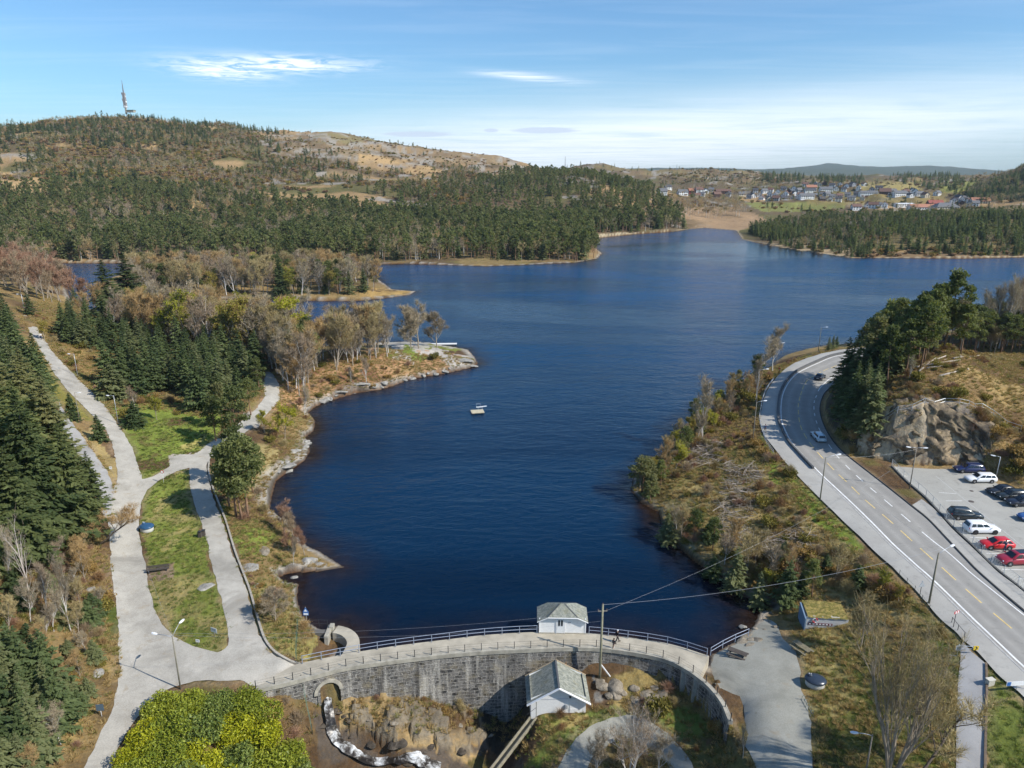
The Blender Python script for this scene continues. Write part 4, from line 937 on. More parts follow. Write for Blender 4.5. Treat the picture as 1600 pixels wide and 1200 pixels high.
FULL = [(-200,150),(1800,150),(1800,500),(-200,500)]
zone([(395,203),(520,208),(660,222),(800,250),(815,268),(700,285),(560,262),(430,232)], 900, 1700, 16000, [('bush',.93),('spruce',.07)], {'bush':(.8,2.6),'spruce':(4,8)}, lambda x, y, px, py: .45+.9*fbm(x/40, y/40, 4, 110))
# flat pine wood beyond the channel
zone([(-150,300),(300,300),(440,322),(560,330),(720,345),(860,350),(940,345),(1060,345),(1060,366),(935,376),(935,412),(-150,416)], 470, 830, 15500, [('pine',.54),('spruce',.14),('bare',.30),('bush',.02)], {'pine':(9,17),'spruce':(8,17),'bare':(8,14),'bush':(1,3)}, lambda x, y, px, py: .8+.9*fbm(x/40, y/40, 3, 102))
# wooded nose above the far shore
zone([(560,300),(760,285),(830,262),(900,262),(960,270),(1010,290),(1068,345),(1068,368),(930,372),(720,352)], 640, 1150, 9500, [('pine',.52),('spruce',.22),('bare',.26)], {'pine':(11,16),'spruce':(10,15),'bare':(8,11)}, lambda x, y, px, py: .40+.35*(px > 740)+.5*fbm(x/60, y/60, 3, 101))
# the long hillside
hill = lambda x, y, px, py: np.where(in_poly(px, py, [(0,266),(110,278),(250,284),(440,292),(450,322),(300,332),(120,312),(0,308)]), .30, 1.0)*np.clip(.85-1.3*sstep(-.12, .10, fbm(x/170, y/170, 5, 33)+.6*fbm(x/60, y/60, 5, 34))+.25*fbm(x/45, y/45, 3, 97), 0, 1)*np.where((px > 400) & (py < 245+.05*(px-400)), .12, 1.0)
zone([(-150,180),(330,180),(800,255),(760,300),(700,340),(300,330),(-150,320)], 680, 1700, 62000, [('bush',.52),('bare',.26),('pine',.14),('spruce',.08)], {'pine':(6,11),'spruce':(6,11),'bare':(5,8),'bush':(1.5,4.5)}, hill)
for poly, n in (([(-20,205),(250,182),(335,186),(345,225),(250,235),(60,232),(-20,225)], 9000), ([(70,270),(160,255),(215,275),(290,330),(70,330)], 5200), ([(-20,230),(90,230),(90,255),(-20,262)], 4200), ([(380,218),(480,232),(500,270),(420,275)], 3200), ([(300,285),(440,295),(450,330),(330,330)], 4200), ([(355,200),(450,205),(450,212),(360,210)], 4200), ([(460,262),(560,262),(560,285),(440,290)], 2600)):
    zone(poly, 650, 1700, int(n*1.7), [('spruce',.85),('pine',.15)], {'pine':(9,13),'spruce':(9,15)}, lambda x, y, px, py: .6+.8*fbm(x/50, y/50, 3, 98), 20)
# plantations to the right of the far end
zone([(1165,362),(1210,352),(1330,335),(1480,335),(1600,325),(1700,330),(1700,402),(1420,400),(1335,398),(1330,380),(1250,378),(1195,376)], 500, 900, 15500, [('spruce',.62),('pine',.14),('bare',.16),('bush',.08)], {'pine':(7,12),'spruce':(6,12),'bare':(6,9),'bush':(1.5,3.5)}, lambda x, y, px, py: .80+1.0*fbm(x/35, y/35, 3, 99))
zone([(1200,380),(1330,385),(1400,390),(1600,388),(1600,404),(1330,404),(1240,392)], 450, 660, 6500, [('bush',.5),('spruce',.35),('bare',.15)], {'bush':(1,3),'spruce':(4,9),'bare':(5,8)}, None)
zone([(1050,318),(1160,318),(1170,340),(1060,345)], 780, 1200, 3800, [('bare',.75),('bush',.25)], {'bare':(9,14),'bush':(2,4)})
zone([(1180,325),(1350,330),(1200,352)], 780, 1200, 900, [('bare',.6),('bush',.4)], {'bare':(6,9),'bush':(2,4)})
# among and behind the houses
zone([(1030,270),(1620,270),(1620,332),(1030,332)], 850, 1900, 13000, [('bare',.5),('bush',.3),('spruce',.2)], {'bare':(5,9),'bush':(2,4),'spruce':(7,12)}, lambda x, y, px, py: .5+.8*fbm(x/60, y/60, 3, 100))
for poly in ([(1190,274),(1260,276),(1260,286),(1190,290)], [(1265,278),(1350,278),(1350,289),(1265,288)], [(1395,272),(1480,272),(1530,290),(1510,305),(1440,300),(1395,288)], [(1505,290),(1560,292),(1560,320),(1505,318)]):
    zone(poly, 1100, 2400, 5200, [('spruce',.75),('bare',.25)], {'spruce':(10,17),'bare':(7,11)})
# brown knolls and the dark hill at the edge of the picture
zone([(1030,262),(1210,262),(1215,292),(1030,292)], 1500, 2400, 7000, [('bush',.6),('spruce',.2),('bare',.2)], {'bush':(2,5),'spruce':(6,10),'bare':(6,9)}, lambda x, y, px, py: .6+.35*(py > 272))
zone([(1505,305),(1530,292),(1560,280),(1620,255),(1800,215),(1800,330),(1520,318)], 1150, 1900, 60000, [('spruce',.62),('bare',.30),('bush',.08)], {'spruce':(7,13),'bare':(7,11),'bush':(2,4)})
zone([(880,250),(1020,265),(1020,300),(880,275)], 1000, 2400, 3000, [('spruce',.5),('bush',.3),('bare',.2)], {'spruce':(8,14),'bush':(2,4),'bare':(6,9)}, lambda x, y, px, py: .7+0*x)
LBL = {'pine': 'olive green far pine wood across the lake', 'spruce': 'dark far spruce stands on the hills and shores', 'bare': 'bare brown and silver far birch woods across the lake', 'red': 'far reddish bare wood', 'bush': 'far scrub and heather bushes on the open slopes'}
FNAME = {'pine': 'pine_forest', 'spruce': 'spruce_forest', 'bare': 'birch_forest', 'red': 'alder_forest', 'bush': 'scrub_vegetation'}
for kind, L_ in FOREST.items():
    A_ = np.vstack(L_); ms = FAR[kind]; ix = RNG.integers(0, len(ms), len(A_)); hh = np.array([m_[1] for m_ in ms])[ix]
    s_ = A_[:,3]/hh; wd = s_*(.85+.4*rnd(len(A_)))
    scatter(FNAME[kind], A_[:,:3], np.c_[wd, wd, s_], ix, [m_[0] for m_ in ms], LBL[kind])
    print('forest', kind, len(A_))
# ================================================================== BUILT THINGS
M = MATS
M['concrete'] = plain('weathered_concrete', (.36,.335,.275), .9, 0, .28, 1.2, .15)
M['deck'] = plain('dam_deck_concrete', (.40,.36,.285), .9, 0, .24, .45, .15)
M['galv'] = plain('galvanised_steel', (.46,.49,.52), .45, .5, .12, 5)
M['bluesteel'] = plain('grey_blue_painted_rail', (.30,.34,.42), .5, .2, .15, 5)
M['darksteel'] = plain('dark_post_steel', (.045,.048,.05), .6, .3, .2, 5)
M['greenwire'] = plain('green_fence_wire', (.06,.14,.10), .6, 0, .2, 5)
M['white'] = plain('white_paint', (.80,.80,.79), .55, 0, .05, 2)
M['lampwhite'] = plain('lamp_housing', (.78,.79,.80), .35, 0, .04, 3)
M['wood'] = plain('grey_weathered_wood', (.24,.21,.17), .9, 0, .25, 4)
M['pole'] = plain('creosoted_pole', (.20,.185,.135), .9, 0, .25, 2)
M['darkwood'] = plain('dark_stained_wood', (.075,.062,.052), .8, 0, .25, 6)
M['oldwood'] = plain('mossy_wood', (.19,.165,.105), .9, 0, .3, 6)
M['black'] = plain('black_rubber', (.018,.018,.019), .8, 0, .2, 5)
M['glass'] = NT('dark_window_glass').done((.018,.024,.032), .06, .6)
M['signblue'] = plain('sign_blue', (.03,.14,.42), .4, 0, .06, 5)
M['signdark'] = plain('sign_back_blue_grey', (.10,.15,.20), .5, .2, .1, 5)
M['signred'] = plain('sign_red', (.50,.035,.04), .4, 0, .06, 5)
M['yellow'] = plain('sign_yellow', (.75,.52,.03), .4, 0, .05, 5)
M['roadwhite'] = plain('road_paint_white', (.72,.72,.70), .8, 0, .14, 1.2, .2)
M['roadyellow'] = plain('road_paint_yellow', (.66,.49,.20), .8, 0, .2, 1.2, .2)
M['kerb'] = plain('granite_kerb', (.40,.39,.37), .9, 0, .2, 2, .2)
M['tar'] = plain('dark_kerb_joint', (.06,.06,.06), .9, 0, .2, 2, .2)
M['wire'] = plain('aluminium_wire', (.34,.35,.37), .5, .3, .05, 2)
M['slate'] = None
def slate_mat():
    t = NT('lichen_slate'); P_ = t.coord()
    br = t.node('ShaderNodeTexBrick', {'Vector': t.mapping(P_, (1, 1, 1)), 'Scale': 3.4, 'Color1': (.17,.18,.15,1), 'Color2': (.27,.28,.235,1), 'Mortar': (.07,.07,.065,1), 'Mortar Size': .012, 'Brick Width': .9, 'Row Height': .5})
    c = t.mix(t.math('MULTIPLY', t.ramp(t.noise(2.6, 5, .7, P_), [(.46, 0), (.62, 1)]), .75), br.outputs[0], (.36,.36,.30))
    c = t.mix(t.math('MULTIPLY', t.ramp(t.noise(1.1, 4, .65, P_), [(.54, 0), (.7, 1)]), .6), c, (.22,.20,.11))
    t.bump(br.outputs['Fac'], .4, .03)
    return t.done(c, .85, .25)
M['slate'] = slate_mat()
def board_mat(name, col, pitch=.12, axis=2):
    t = NT(name); sp_ = t.node('ShaderNodeSeparateXYZ', {0: t.coord()}).outputs[axis]
    f = t.math('FRACT', t.math('DIVIDE', sp_, pitch))
    t.bump(t.ramp(f, [(0, 0), (.12, 1), (1, .75)]), .55, .02)
    n = t.noise(3, 4, .6, t.coord())
    return t.done(t.mix(t.ramp(n, [(.35, 0), (.75, 1)]), tuple(x*.9 for x in col), col), .6, .3)
M['whiteboard'] = board_mat('white_clapboard', (.82,.82,.80))
M['greyboard'] = board_mat('pale_grey_boards', (.52,.53,.54), .18, 0)
M['bluepanel'] = board_mat('blue_grey_panel', (.17,.25,.35), .3, 1)

# ---------------------------------------------------------------- the stone arch dam
def masonry_mat():
    t = NT('dark_granite_masonry'); uvn = t.node('ShaderNodeUVMap').outputs[0]
    wob = t.node('ShaderNodeMix', {0: .06, 4: uvn, 5: t.noise(1.4, 3, .6, uvn, out=1)}, data_type='VECTOR', blend_type='MIX') if False else None
    wv = t.node('ShaderNodeVectorMath', {0: t.noise(1.1, 4, .6, uvn, out=1), 1: (.85,.34,0)}, operation='MULTIPLY').outputs[0]; wv = t.node('ShaderNodeVectorMath', {0: uvn, 1: wv}, operation='ADD').outputs[0]
    br = t.node('ShaderNodeTexBrick', {'Vector': wv, 'Scale': 1.0, 'Color1': (.035,.034,.033,1), 'Color2': (.165,.155,.14,1), 'Mortar': (.42,.395,.35,1), 'Mortar Size': .05, 'Mortar Smooth': .7, 'Bias': -.1, 'Brick Width': .95, 'Row Height': .46})
    c = br.outputs[0]
    c = t.mix(t.math('MULTIPLY', t.ramp(t.noise(1.5, 5, .7, uvn), [(.42, 0), (.62, 1)]), .75), c, (.30,.285,.26))
    st = t.noise(1.0, 5, .62, t.mapping(uvn, (1.1, .10, 1)))           # lime runs down the face
    c = t.mix(t.math('MULTIPLY', t.ramp(st, [(.52, 0), (.66, 1)]), .85), c, (.50,.47,.41))
    st2 = t.noise(1.0, 4, .6, t.mapping(uvn, (.7, .07, 1), loc=(5, 3, 0)))
    c = t.mix(t.math('MULTIPLY', t.ramp(st2, [(.54, 0), (.66, 1)]), .7), c, (.035,.032,.030))
    c = t.mix(t.math('MULTIPLY', t.ramp(t.noise(.5, 4, .65, t.mapping(uvn, (1,1,1), loc=(9,1,0))), [(.52, 0), (.7, 1)]), .45), c, (.33,.27,.15))
    gr = t.noise(5.5, 5, .75, uvn); c = t.mix(.75, c, t.mix(1.0, c, t.ramp(gr, [(.3, .45), (.7, 1.6)]), 'MULTIPLY'))
    t.bump(t.math('ADD', t.math('MULTIPLY', br.outputs['Fac'], -.8), gr), .9, .09)
    return t.done(c, .92, .15)
M['masonry'] = masonry_mat()
LW = len(DS)
dam = empty('dam', (float(DS[36,0]), float(DS[36,1]), 0), 0, 'curved stone arch dam with a pale concrete walkway along its crest', 'dam')
def dloc(V): return np.asarray(V, float)-np.array([DS[36,0], DS[36,1], 0])
dsr = resample(DS, .45); arcs = np.r_[0, np.cumsum(np.hypot(*np.diff(dsr, axis=0).T))]
ARCH_X = atz(512, 1052, 0)[0]
T_ = np.gradient(dsr, axis=0); T_ /= np.linalg.norm(T_, axis=1)[:,None]; Nn = np.c_[T_[:,1], -T_[:,0]]
sA = np.interp(ARCH_X, dsr[:,0], arcs)
def arch_top(s):
    u = abs(s-sA)
    return -1.25-1.45*(1-math.sqrt(max(0, 1-(u/1.25)**2))) if u < 1.25 else None
V, Fc, UV = [], [], []
rows = 26
for i, (p, s) in enumerate(zip(dsr, arcs)):
    zt, zb = -.32, -13.5
    for j in range(rows+1):
        z = zt+(zb-zt)*j/rows
        bat = .055*(-z)+.05*fbm(np.array([s/1.1]), np.array([z/.5]), 2, 9)[0]
        q = p+Nn[i]*bat
        V.append((q[0], q[1], z)); UV.append((s, z))
for i in range(len(dsr)-1):
    for j in range(rows):
        smid = (arcs[i]+arcs[i+1])/2; zmid = -.32+(-13.18)*(j+.5)/rows
        if abs(smid-sA) < 1.2 and -5.6 < zmid < -1.2-(1.25-math.sqrt(max(0, 1.25**2-(smid-sA)**2))): continue
        a = i*(rows+1)+j; Fc.append((a, a+rows+1, a+rows+2, a+1))
me = mesh_from('stone_wall', dloc(V), Fc, M['masonry'], True)
ul = me.uv_layers.new(name='UVMap'); UVa = np.array(UV)
ul.data.foreach_set('uv', np.array([UVa[l.vertex_index] for l in me.loops], np.float32).ravel())
link('stone_wall', me, dam)
# culvert barrel and its pale arch ring
mb = MB(); i0 = int(np.argmin(abs(arcs-sA))); pc = dsr[i0]; tt = T_[i0]; nn = Nn[i0]
ang = np.linspace(0, math.pi, 15); prof = [(1.25, -6.0)]+[(1.25*math.cos(a), -2.5+1.25*math.sin(a)) for a in ang]+[(-1.25, -6.0)]
for k in range(len(prof)-1):
    qs = []
    for (u, z), dd in ((prof[k], .12), (prof[k+1], .12), (prof[k+1], -3.2), (prof[k], -3.2)):
        q = pc+tt*u+nn*(dd+.055*(-z) if dd > 0 else dd); qs.append((q[0], q[1], z))
    mb.add(dloc(qs), [(0,1,2,3)])
bk = [];
for u, z in prof: q = pc+tt*u+nn*-3.0; bk.append((q[0], q[1], z))
mb.add(dloc(bk), [tuple(range(len(bk)))])
mb.build('culvert', plain('damp_culvert_stone', (.05,.046,.04), .8), dam)
mb = MB()
for k in range(1, len(prof)-2):
    qs = []
    for (u, z), sc_, dd in ((prof[k], 1, .16), (prof[k+1], 1, .16), (prof[k+1], 1.32, .16), (prof[k], 1.32, .16), (prof[k], 1, -.3), (prof[k+1], 1, -.3), (prof[k+1], 1.32, -.3), (prof[k], 1.32, -.3)):
        uu = u*sc_; zz = -2.5+(z+2.5)*sc_; q = pc+tt*uu+nn*(dd+.055*(-zz)); qs.append((q[0], q[1], zz))
    mb.add(dloc(qs), [(0,1,2,3),(7,6,5,4),(0,4,5,1),(3,2,6,7),(0,3,7,4),(1,5,6,2)])
mb.build('arch_ring', M['concrete'], dam)
# crest deck: slab with a slightly proud coping on the downstream side
n2 = 150
usr = np.stack([np.interp(np.linspace(0,1,n2), np.linspace(0,1,len(US)), US[:,i]) for i in (0,1)], 1); dsd = np.stack([np.interp(np.linspace(0,1,n2), np.linspace(0,1,len(DS)), DS[:,i]) for i in (0,1)], 1)
us2 = resample(US, .5); ds2 = resample(DS, .5)
us2 = np.stack([np.interp(np.linspace(0,1,n2), np.linspace(0,1,len(us2)), us2[:,i]) for i in (0,1)], 1)
# the deck ends at the yard: downstream edge up to the joint
jx = atz(1097, 1058, 0)[:2]; ce = int(np.argmin(np.hypot(*(ds2-jx).T))); dse = ds2[:ce+1]
dse = np.stack([np.interp(np.linspace(0,1,n2), np.linspace(0,1,len(dse)), dse[:,i]) for i in (0,1)], 1)
Nd = np.gradient(dse, axis=0); Nd /= np.linalg.norm(Nd, axis=1)[:,None]; Nd = np.c_[Nd[:,1], -Nd[:,0]]
def slab(name, A_, B_, zt, zb, mat, parent):
    n = len(A_); V = np.vstack([np.c_[A_, np.full(n, zt)], np.c_[B_, np.full(n, zt)], np.c_[A_, np.full(n, zb)], np.c_[B_, np.full(n, zb)]])
    Fc = []
    for i in range(n-1): Fc += [(i, i+1, n+i+1, n+i)[::-1], (2*n+i, 2*n+i+1, i+1, i)[::-1], (n+i, n+i+1, 3*n+i+1, 3*n+i)[::-1], (2*n+i, 3*n+i, 3*n+i+1, 2*n+i+1)[::-1]]
    Fc += [(0, n, 3*n, 2*n), (n-1, 3*n-1, 4*n-1, 2*n-1)]
    return link(name, mesh_from(name, dloc(V), Fc, mat), parent)
slab('crest_deck', us2, dse-Nd*.32, .10, -2.6, M['deck'], dam)
nd2 = np.gradient(ds2, axis=0); nd2 /= np.linalg.norm(nd2, axis=1)[:,None]; nd2 = np.c_[nd2[:,1], -nd2[:,0]]
slab('coping', ds2-nd2*.34, ds2+nd2*.14, .17, -.34, M['concrete'], dam)
for bx in (1068, 1085):      # pale pilasters on the face
    px_ = bx; py_ = np.interp(px_, [q[0] for q in DS_PX], [q[1] for q in DS_PX]); p = atz(px_, py_, 0)[:2]; i_ = int(np.argmin(np.hypot(*(dsr-p).T)))
    mb = MB(); a = dsr[i_]+Nn[i_]*.10; b_ = dsr[i_]+Nn[i_]*.52
    mb.beam((*(a-DS[36]), -.36), (*(b_-DS[36]), -6.5), .42, .34); mb.build('pilaster', M['concrete'], dam)

def post_fence(name, line, step, ph, pw, mat, label, rails, rw, cat='railing', z0=.10, zf=None, round_=False, railmat=None, group=None, foot=None, mesh=None, tags=None):
    """posts (each a part) and rails along a line"""
    P = resample(line, step); n = len(P)
    zb = [z0+(0 if zf is None else zf(*q)) for q in P]
    root = empty(name, (P[0][0], P[0][1], zb[0]), 0, label, cat, group); o = np.array([P[0][0], P[0][1], zb[0]])
    m = MB(); m.box((0,0,ph/2), (pw,pw,ph))
    if foot: m.box((0,0,.02), (foot, foot, .04))
    pm = mesh_from('post', m.v, m.f, mat)
    for q, z in zip(P, zb): link('post', pm, root, (q[0]-o[0], q[1]-o[1], z-o[2]))
    for rh in rails:
        m = MB(); m.tube([(q[0]-o[0], q[1]-o[1], z-o[2]+rh) for q, z in zip(P, zb)], rw, 5)
        m.build('rail' if rw > .012 else 'wire', railmat or mat, root)
    if mesh is not None:
        m = MB()
        for i in range(n-1):
            a, b_ = P[i], P[i+1]; za, zc = zb[i]-o[2], zb[i+1]-o[2]; L = np.linalg.norm(b_-a); k = max(2, int(L/mesh))
            for j in range(k+1):
                for sgn in (1, -1):
                    t0 = j/k; t1 = min(1, max(0, t0+sgn*(ph*.9)/L*.8)); 
                    p0 = a+(b_-a)*t0; p1 = a+(b_-a)*t1; hh = abs(t1-t0)*L/.8
                    if hh < .1: continue
                    m.beam((p0[0]-o[0], p0[1]-o[1], za+(zc-za)*t0+.06), (p1[0]-o[0], p1[1]-o[1], za+(zc-za)*t1+.06+hh), .012)
        m.build('mesh_panel', railmat or mat, root)
    return root
us_in = us2-np.c_[np.zeros(n2), np.full(n2, .22)]
gi = np.argmin(np.hypot(*(us_in-atz(843, 990, 0)[:2]).T)); gj = np.argmin(np.hypot(*(us_in-atz(916, 992, 0)[:2]).T))
i1 = np.argmin(np.hypot(*(us_in-atz(472, 1040, 0)[:2]).T))
post_fence('railing', us_in[i1:gi], 2.25, 1.1, .07, M['bluesteel'], 'long grey steel railing along the dam crest west of the gatehouse', (.58, 1.08), .035)
post_fence('railing', us_in[gj+1:-1], 2.25, 1.1, .07, M['bluesteel'], 'grey steel railing curving along the dam crest east of the gatehouse', (.58, 1.08), .035)
post_fence('railing', np.array([atz(x, y, 0)[:2] for x, y in [(1110,1025),(1130,1013),(1150,1003),(1169,995)]]), 2.0, 1.1, .07, M['bluesteel'], 'short steel railing between the picnic table and the little beach', (.58, 1.08), .035, zf=lambda x, y: -.02)
post_fence('fence', ds2-nd2*.1, 1.95, 1.0, .075, M['darksteel'], 'row of dark steel posts strung with wires above the stone wall', (.3, .62, .95), .008, 'fence', z0=.15)
mb = MB()
e0 = atz(455, 1045, 0); e1 = atz(475, 1040, 0)
# curved spillway wall and gate
SPW = catmull([atz(x, y, 0)[:2] for x, y in [(524,983),(532,984.5),(541,988),(549,995),(552,1004),(548,1015),(543,1025)]], 6)
spw = empty('spillway_wall', (float(SPW[0,0]), float(SPW[0,1]), 0), 0, 'curved pale concrete spillway wall jutting from the dam into the lake', 'wall')
def along(line, w, zt, zb, name, mat, parent, off):
    T = np.gradient(line, axis=0); T /= np.linalg.norm(T, axis=1)[:,None]; N_ = np.c_[T[:,1], -T[:,0]]
    A_, B_ = line-N_*w/2-off, line+N_*w/2-off; n = len(line)
    V = np.vstack([np.c_[A_, np.full(n, zt)], np.c_[B_, np.full(n, zt)], np.c_[A_, np.full(n, zb)], np.c_[B_, np.full(n, zb)]]); Fc = []
    for i in range(n-1): Fc += [(n+i, n+i+1, i+1, i), (i, i+1, 2*n+i+1, 2*n+i), (3*n+i, 3*n+i+1, n+i+1, n+i)]
    Fc += [(0, n, 3*n, 2*n)[::-1], (n-1, 3*n-1, 4*n-1, 2*n-1)[::-1]]
    return link(name, mesh_from(name, V, Fc, mat), parent)
along(SPW, 1.5, .0, -5.5, 'wall_body', M['deck'], spw, SPW[0]); 
along(SPW-np.c_[0*SPW[:,0], 0*SPW[:,0]], .001, -.2, -.3, 'joint', M['concrete'], spw, SPW[0]) if False else None
mb = MB(); p = atz(524, 983, 0); mb.box((0,0,-2.4), (.55, .8, 5.6)); mb.build('end_pier', M['concrete'], spw, loc=(p[0]-SPW[0,0]-.5, p[1]-SPW[0,1]+.3, 0), bevel=.04)
p = atz(513, 987, 0); g_ = empty('sluice_pier', (p[0], p[1], -2.4), 0, 'concrete sluice pier with stone abutment left of the white water', 'pier')
mb = MB(); mb.box((0,0,0), (.5, 2.4, 5.2)); mb.build('pier_body', M['concrete'], g_, bevel=.04)
mb = MB(); mb.box((-1.9,.1,.3), (3.2,.7,4.2)); mb.build('abutment', M['masonry'], g_)
post_fence('fence', np.array([atz(x, y, 0)[:2] for x, y in [(485,979),(500,978),(512,978.5)]]), 1.3, 1.15, .05, M['darksteel'], 'small dark steel guard fence above the sluice', (.55, 1.1), .02, 'fence', z0=-.2)
# the running water: weir chute above, cascade below the culvert
def water_strip(name, pts, ws, label, amp=.12):
    t = NT(name+'_foam'); P_ = t.coord()
    f = t.math('ADD', t.math('MULTIPLY', t.noise(1.7, 6, .7, P_, 1.0), .5), t.math('MULTIPLY', t.noise(.42, 3, .6, P_, .5), .55))
    c = t.ramp(f, [(.46, (.020,.016,.012)), (.52, (.08,.07,.06)), (.57, (.30,.30,.29)), (.67, (.74,.76,.77))]); t.bump(f, .5, .12); t.done(c, .3, .4)
    L = resample(catmull(pts, 6), .3); W_ = np.interp(np.linspace(0,1,len(L)), np.linspace(0,1,len(ws)), ws)
    T = np.gradient(L[:,:2], axis=0); T /= np.maximum(1e-6, np.linalg.norm(T, axis=1))[:,None]; N_ = np.c_[T[:,1], -T[:,0]]; V = []; k = 8
    for i, q in enumerate(L):
        for j in range(k+1):
            u = j/k-.5; w_ = W_[i]*(1+.35*fbm(np.array([i*.21]), np.array([float(j > 4)*9]), 2, 15)[0])
            e = q[:2]+N_[i]*u*w_; V.append((e[0], e[1], q[2]+amp*fbm(np.array([e[0]/.5]), np.array([e[1]/.5+q[2]]), 3, 16)[0]-abs(u)*.25))
    n = len(L); Fc = [(i*(k+1)+j, i*(k+1)+j+1, (i+1)*(k+1)+j+1, (i+1)*(k+1)+j) for i in range(n-1) for j in range(k)]
    return tag(link(name, mesh_from(name, V, Fc, t.m, True)), kind='structure')
def chain(L): return [np.array([*atz(a, b, z)[:2], z]) for a, b, z in L]
water_strip('weir_water', chain([(518,985,-1.55),(517,992,-1.9),(516,1003,-2.5),(514,1015,-3.0),(513,1026,-3.3)]), [.8,.9,1.3,1.4,1.2], '')
ST = []
for a, b, z in [(512,1092,-3.4),(514,1108,-3.9),(517,1128,-4.9),(519,1142,-5.8),(532,1156,-6.6),(553,1172,-7.3),(570,1181,-7.9),(600,1188,-8.5),(640,1194,-9.0),(690,1203,-9.6)]:
    q = atz(a, b, z); ST.append(np.array([q[0], q[1], max(z, hz(q[0], q[1])+.12)]))
water_strip('stream', ST, [.9,.9,1.3,1.9,1.6,1.9,2.6,2.4,2.8,2.8], '', .14)

# ---------------------------------------------------------------- gatehouse on the crest
gp = (atz(843, 990, 0)+atz(915, 992, 0))/2
GHW, GHD = 5.7, 2.5
gh = empty('gatehouse', (gp[0], gp[1]+GHD/2, .1), R(-1.5), 'small white gatehouse with a half hipped lichen grey slate roof on the dam crest', 'gatehouse')
w2, d2_, f = GHW/2, GHD/2, .28
mb = MB(); prf = [(-w2,0),(w2,0),(w2,2.0),(1.7,2.5),(-1.7,2.5),(-w2,2.0)]
mb.add([(x,-d2_,z) for x, z in prf]+[(x,d2_,z) for x, z in prf], [(0,1,2,3,4,5),(11,10,9,8,7,6)]+[(i, 6+i, 6+(i+1) % 6, (i+1) % 6) for i in range(6)]); mb.build('wall', M['whiteboard'], gh)
mb = MB(); mb.box((0,0,.04),(GHW+.12,GHD+.12,.2)); mb.build('plinth', M['concrete'], gh)
RF0 = [(-w2-f,-d2_-f,1.92),(-1.8,-d2_-f,2.55),(1.8,-d2_-f,2.55),(w2+f,-d2_-f,1.92),(w2+f,d2_+f,1.92),(1.8,d2_+f,2.55),(-1.8,d2_+f,2.55),(-w2-f,d2_+f,1.92),(-.25,-.1,3.5),(.25,-.1,3.5)]
V = RF0+[(x, y, z-.14) for x, y, z in RF0]
mb = MB(); mb.add(V, [(1,2,9,8),(2,3,4,5,9),(5,6,8,9),(6,7,0,1,8),(0,7,17,10),(0,10,11,1),(1,11,12,2),(2,12,13,3),(3,13,14,4),(4,14,15,5),(5,15,16,6),(6,16,17,7),(11,18,19,12),(12,19,15,14,13),(15,19,18,16),(16,18,11,10,17)]); mb.build('roof', M['slate'], gh)
mb = MB()
for i in (0,1,2): mb.beam((RF0[i][0], RF0[i][1]-.03, RF0[i][2]-.12),(RF0[i+1][0], RF0[i+1][1]-.03, RF0[i+1][2]-.12),.05,.17,up=(0,1,0))
mb.build('fascia', M['white'], gh)
for s_ in (-1, 1): MB().beam((s_*1.8,-d2_-f,2.58),(s_*.25,-.1,3.53),.12,.05).build('hip_flashing', plain('hip_flashing_grey', (.10,.105,.10)), gh)
dr = MB().box((0,0,1.0), (.86,.06,1.98)).build('door', plain('door_white', (.74,.75,.74), .5), gh, loc=(-.25,-GHD/2-.04,.12))
for sx in (-1, 1): MB().box((0,0,0), (.24,.03,.85)).build('window_pane', M['glass'], dr, loc=(sx*.17,-.035,1.42))
mb = MB(); mb.box((-.52,0,1.05),(.09,.1,2.15)).box((.52,0,1.05),(.09,.1,2.15)).box((0,0,2.12),(1.2,.11,.12)); mb.build('door_frame', M['white'], gh, loc=(-.25,-GHD/2-.03,.12))
MB().box((0,0,0),(.34,.03,.14)).build('name_plate', plain('small_grey_plate', (.35,.36,.38)), gh, loc=(.86,-GHD/2-.02,1.6))
for sx in (-1, 1): MB().box((0,0,1.3),(.14,.14,2.3)).build('corner_board', M['white'], gh, loc=(sx*(GHW/2-.02),-GHD/2+.02,-.30))

